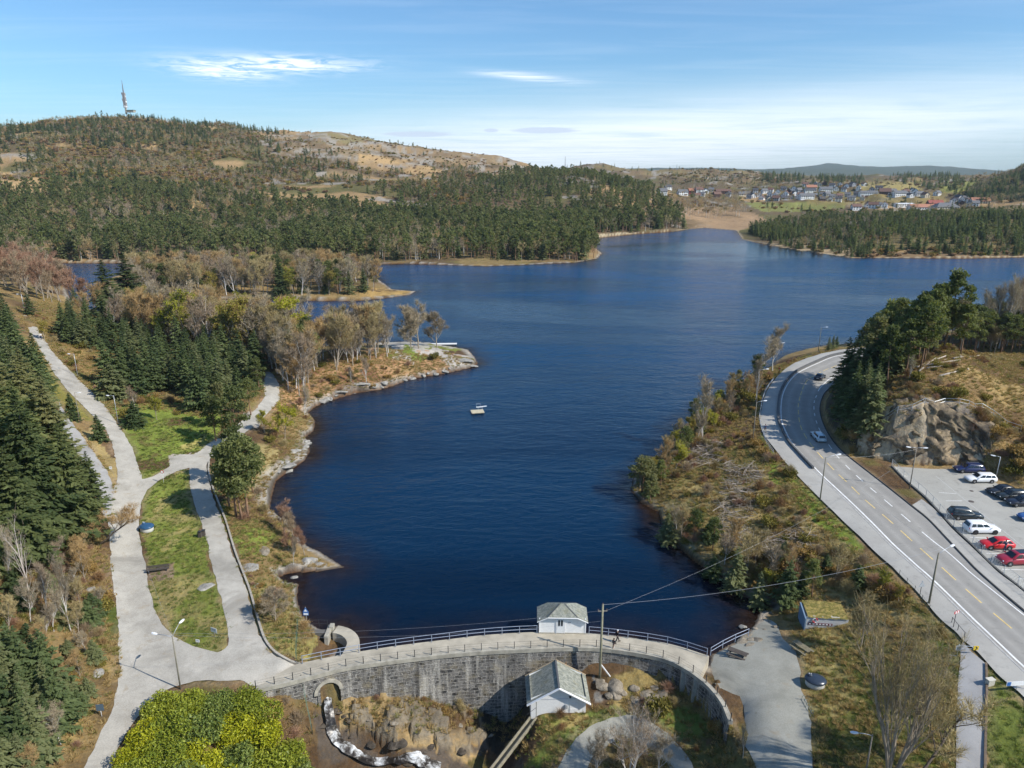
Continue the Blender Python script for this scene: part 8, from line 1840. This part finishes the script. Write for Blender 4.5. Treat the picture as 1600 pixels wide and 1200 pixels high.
M_ROCK = rock_mat('lichen_grey_rock', (.21,.20,.18), (.40,.38,.34)); M_ROCKW = rock_mat('warm_rock', (.16,.138,.105), (.33,.285,.22)); M_ROCKD = rock_mat('wet_dark_rock', (.040,.034,.027), (.12,.10,.078))
RK = []
for i in range(6):
    m_ = rock_mesh(i, .55+.08*(i % 3)); m_.materials.append(M_ROCK); RK.append(m_)
RKW = [m_.copy() for m_ in RK]; RKD = [m_.copy() for m_ in RK]
for m_ in RKW: m_.materials.clear(); m_.materials.append(M_ROCKW)
for m_ in RKD: m_.materials.clear(); m_.materials.append(M_ROCKD)
def rock(px, py, sx, sy, sz, label, meshes=None, rz=None, group=None, z=None, cat='rock', nm='boulder'):
    p = march(px, py, 42, 500, 300); o = link(nm, random.choice(meshes or RK)); o.location = (p[0], p[1], (p[2]+(.22 if in_poly(np.array([p[0]]), np.array([p[1]]), POLY['yard'])[0] else 0) if z is None else z)-.1*sz); o.scale = (sx, sy, sz); o.rotation_euler = (0,0,random.uniform(0,6.28) if rz is None else rz); return tag(o, label, cat, group)
rock(496,880,3.3,1.1,.9,'pointed grey rock slab running out into the lake',None,R(-8),None,WATER,'rock','rock_slab'); rock(478,878,2.2,1.7,1.3,'broad cracked rock hump at the root of the pointed slab',None,R(20),None,WATER+.2,'rock','rock_slab'); rock(482,862,2.2,.8,.7,'long flat rock ledge behind the pointed slab',None,R(-12),None,WATER+.1,'rock','rock_slab')
rock(459,904,.75,.5,.5,'single small boulder lying in the water by the pointed slab',None,0,None,WATER); rock(392,885,1.7,1.3,.9,'grey rock outcrop touching the path edging',None,.4); rock(322,916,1.5,1.1,.35,'flat grey rock in the lawn island',None,.2); rock(400,917,.8,.5,.4,'pale stone in the dry grass beside the path edging'); rock(412,860,1.6,.9,.5,'dark streaked ledge in the lakeside grass',RKW)
rock(1160,985,.55,.45,.42,'pale round boulder in the shallow water at the little beach',None,0,None,WATER+.25); rock(152,1052,.95,.7,.6,'grey boulder in the dry grass left of the junction'); rock(140,920,.8,.6,.55,'pale boulder among brown scrub on the left slope'); rock(142,1078,.5,.4,.3,'small pale stone below the grey boulder'); rock(447,735,2.6,1.6,.6,'sloping grey rock shelf on the shore below the willow',None,.5); rock(478,692,1.2,.9,.6,'rock at the water edge under the willow',None,.5)
rock(565,606,2.8,1.2,.8,'long pale shore rock near the white birch',None,.1); rock(530,618,2.4,1.0,.6,'flat shore rock west of the white birch',None,.1); rock(722,564,4.5,2.2,.5,'smooth pale rock slope at the tip of the point',None,-.4); rock(738,572,2.2,1.3,.7,'last grey rock of the point, dipping into the lake',None,-.4)
STEP = [(1166,996,1.0,.55,.45),(1176,1000,.8,.5,.5),(1185,1004,.7,.6,.45),(1172,1010,.8,.5,.35),(1160,1004,.9,.6,.4)]
for i, q in enumerate(STEP): rock(*q, ['flat pale stone step at the end of the short railing','square stone step, second from the railing end','rough stone step nearest the mossy table','low stone step facing the gravel yard','stone step below the short railing'][i], RKW, R(30), 'stone steps at the beach')
rg = np.random.default_rng(5)
def rocks_in(poly, n, s0, s1, meshes, label, group, seed):
    rg = np.random.default_rng(seed); P = np.array(poly, float); k = 0
    while k < n:
        px, py = rg.uniform(P[:,0].min(), P[:,0].max()), rg.uniform(P[:,1].min(), P[:,1].max())
        if not in_poly(np.array([px]), np.array([py]), P)[0]: continue
        s = s0+(s1-s0)*rg.random()**2; rock(px, py, s*rg.uniform(.8,1.5), s*rg.uniform(.7,1.1), s*rg.uniform(.5,.9)*(.42 if 'knoll' in label else 1), label, meshes, None, group); k += 1
rocks_in([(545,1090),(700,1112),(775,1125),(770,1160),(690,1175),(560,1135)], 5, .35, .8, RKW, 'weathered brown rock on the grassy knoll under the dam wall', 'rocks on the knoll', 1)
rocks_in([(495,1108),(512,1150),(560,1180),(640,1200),(780,1195),(770,1165),(640,1165),(560,1150),(532,1112)], 26, .25, .8, RKD, 'wet dark boulder in the stream bed below the culvert', 'wet stream boulders', 2)
rocks_in([(930,1060),(1040,1080),(1040,1105),(940,1100)], 14, .4, 1.3, RKW, 'grey rock in the grassy bank right of the white shed', 'rocks right of the shed', 3)
rocks_in([(1172,975),(1200,962),(1215,985),(1190,1000)], 16, .12, .4, RKW, 'small stone on the little beach', 'stones on the beach', 4)
rocks_in([(425,760),(450,738),(480,715),(488,690),(470,690),(440,720),(420,750)], 14, .5, 1.3, RK, 'shore boulder along the lakeside path', 'shore boulders by the lakeside path', 5)
rocks_in([(500,632),(600,606),(730,578),(740,572),(600,600),(500,625)], 22, .5, 1.4, RK, 'shore boulder along the south side of the point', 'shore boulders of the point', 6)
# ================================================================== THE AIR
hm = bpy.data.materials.new('air'); hm.use_nodes = True; ht = hm.node_tree; ht.nodes.clear()
ho = ht.nodes.new('ShaderNodeOutputMaterial'); hv = ht.nodes.new('ShaderNodeVolumePrincipled'); ht.links.new(hv.outputs[0], ho.inputs['Volume'])
hv.inputs['Color'].default_value = (.70,.84,1.0,1); hv.inputs['Density'].default_value = HAZE; hv.inputs['Anisotropy'].default_value = .0
mb = MB(); mb.box((0, 5150, 180), (21500, 11900, 520)); hz_ = mb.build('haze', hm); tag(hz_, 'thin blue air over lake and hills', None, None, 'stuff')
# ================================================================== SKY, SUN, CAMERA
w = bpy.data.worlds.new('World'); SC.world = w; w.use_nodes = True
nt = w.node_tree; N = nt.nodes; L = nt.links; bg = N['Background']
def wn_(typ, inp=None, **kw):
    x = N.new(typ)
    for k_, v_ in kw.items(): setattr(x, k_, v_)
    for k_, v_ in (inp or {}).items():
        if isinstance(v_, bpy.types.NodeSocket): L.new(v_, x.inputs[k_])
        else: x.inputs[k_].default_value = v_
    return x
sky = wn_('ShaderNodeTexSky', sky_type='NISHITA')
sky.sun_disc = False; sky.sun_elevation = SUN_EL; sky.sun_rotation = R(90)-SUN_AZ
sky.altitude = 60; sky.air_density = 1.0; sky.dust_density = .6; sky.ozone_density = 1.6
d = wn_('ShaderNodeTexCoord').outputs['Generated']
sp = wn_('ShaderNodeSeparateXYZ', {0: d})
zc = wn_('ShaderNodeMath', {0: sp.outputs[2], 1: .012}, operation='ADD').outputs[0]
zc = wn_('ShaderNodeMath', {0: zc, 1: .02}, operation='MAXIMUM').outputs[0]
u_ = wn_('ShaderNodeMath', {0: sp.outputs[0], 1: zc}, operation='DIVIDE').outputs[0]
v_ = wn_('ShaderNodeMath', {0: sp.outputs[1], 1: zc}, operation='DIVIDE').outputs[0]
uv = wn_('ShaderNodeCombineXYZ', {0: u_, 1: v_, 2: 0.0}).outputs[0]      # high flat cloud layer
def wnoise(scale, det, rough, sc_, rot, dist=0.0, loc=(0,0,0)):
    m_ = wn_('ShaderNodeMapping', {'Vector': uv, 'Scale': sc_, 'Rotation': (0, 0, rot), 'Location': loc}).outputs[0]
    return wn_('ShaderNodeTexNoise', {'Vector': m_, 'Scale': scale, 'Detail': det, 'Roughness': rough, 'Distortion': dist}).outputs[0]
def wramp(f, stops):
    x = wn_('ShaderNodeValToRGB', {0: f}); e = x.color_ramp.elements
    e[0].position, e[1].position = stops[0][0], stops[-1][0]
    e[0].color = (stops[0][1],)*3+(1,); e[1].color = (stops[-1][1],)*3+(1,)
    for p_, c_ in stops[1:-1]:
        q = e.new(p_); q.color = (c_, c_, c_, 1)
    return x.outputs[0]
def wm(op, a, b):
    return wn_('ShaderNodeMath', {0: a, 1: b}, operation=op).outputs[0]
az_ = wn_('ShaderNodeMath', {0: sp.outputs[0], 1: sp.outputs[1]}, operation='ARCTAN2').outputs[0]
def blob(az0, el0, saz, sel, tilt=0.0):
    """where a cloud hangs in the sky: direction (azimuth, height) and spread"""
    a_ = wm('SUBTRACT', az_, az0); e_ = wm('SUBTRACT', sp.outputs[2], el0)
    e_ = wm('SUBTRACT', e_, wm('MULTIPLY', a_, tilt))
    q = wm('ADD', wm('POWER', wm('DIVIDE', a_, saz), 2.0), wm('POWER', wm('DIVIDE', e_, sel), 2.0))
    return wn_('ShaderNodeMath', {0: q, 1: -1.0}, operation='MULTIPLY').outputs[0]
def gauss(q): return wn_('ShaderNodeMath', {0: 2.718, 1: q}, operation='POWER').outputs[0]
veil = wm('MULTIPLY', wramp(wnoise(.42, 7, .62, (.75, 1.15, 1), R(-14), .4, (3.1, 1.7, 0)), [(.22, .35), (.5, .85), (.7, 1)]), gauss(blob(.16, .036, .62, .046, .05)))
veil2 = wm('MULTIPLY', wramp(wnoise(.9, 6, .65, (.4, 1.9, 1), R(8), .6, (7.3, 2.2, 0)), [(.46, 0), (.75, 1)]), .30)
puff = wm('MULTIPLY', wramp(wnoise(3.2, 8, .66, (.95, 1.15, 1), R(-20), .9, (.4, .9, 0)), [(.40, 0), (.60, 1)]), wm('MAXIMUM', gauss(blob(-.29, .1265, .085, .0085, .015)), wm('MULTIPLY', gauss(blob(-.36, .118, .055, .010, -.05)), .85)))
wisp = wm('MULTIPLY', wramp(wnoise(2.6, 5, .6, (.5, 1.6, 1), R(14), .5), [(.3, 0), (.62, 1)]), gauss(blob(.02, .1175, .060, .0045, -.09)))
cl = wm('ADD', wm('ADD', wm('MULTIPLY', veil, 1.08), wm('MULTIPLY', veil2, .35)), wm('ADD', wm('MULTIPLY', puff, 1.5), wm('MULTIPLY', wisp, .9)))
cl = wn_('ShaderNodeClamp', {0: cl}).outputs[0]
tint = wn_('ShaderNodeMix', {0: 1.0, 6: sky.outputs[0], 7: (.56, .835, 1.05, 1)}, data_type='RGBA', blend_type='MULTIPLY').outputs[2]
mixc = wn_('ShaderNodeMix', {0: wm('MULTIPLY', cl, .92), 6: tint, 7: (8.6, 9.0, 9.5, 1)}, data_type='RGBA').outputs[2]
# small flat-based cumulus low over the hills
dark = gauss(blob(.043, .0525, .048, .0045)); dark = wm('MAXIMUM', dark, gauss(blob(-.125, .0475, .050, .0040))); dark = wm('MAXIMUM', dark, gauss(blob(-.028, .0525, .011, .0028)))
dn = wnoise(3.4, 5, .62, (1, 1, 1), 0, .3)
dk = wn_('ShaderNodeClamp', {0: wramp(wm('MULTIPLY', dark, wm('ADD', dn, .45)), [(.34, 0), (.56, 1)])}).outputs[0]
mixc = wn_('ShaderNodeMix', {0: wm('MULTIPLY', dk, .85), 6: mixc, 7: (4.9, 5.7, 6.9, 1)}, data_type='RGBA').outputs[2]
L.new(mixc, bg.inputs['Color']); bg.inputs['Strength'].default_value = .112
sun = bpy.data.lights.new('sun', 'SUN'); sun.energy = 4.3; sun.angle = R(.53); sun.color = (1, .945, .86)
so = bpy.data.objects.new('sun', sun); COL.objects.link(so)
sv = Vector((math.cos(SUN_EL)*math.cos(SUN_AZ), math.cos(SUN_EL)*math.sin(SUN_AZ), math.sin(SUN_EL)))
so.rotation_euler = sv.to_track_quat('Z', 'Y').to_euler(); so.location = (200, -100, 300)
cam = bpy.data.cameras.new('camera'); cam.sensor_width = 36; cam.lens = 36*FPX/1600; cam.clip_start = 1; cam.clip_end = 40000
co = bpy.data.objects.new('camera', cam); COL.objects.link(co); co.location = (0, 0, CAMZ); co.rotation_euler = (R(90)-PITCH, 0, 0)
SC.camera = co
SC.view_settings.view_transform = 'Standard'; SC.view_settings.look = 'None'; SC.view_settings.exposure = .42; SC.view_settings.gamma = 1
SC.render.engine = 'CYCLES'; SC.cycles.use_denoising = True; SC.cycles.denoising_prefilter = 'ACCURATE'; SC.cycles.max_bounces = 6; SC.cycles.volume_bounces = 0
SC.cycles.transparent_max_bounces = 12; SC.cycles.use_adaptive_sampling = True; SC.cycles.adaptive_threshold = .02
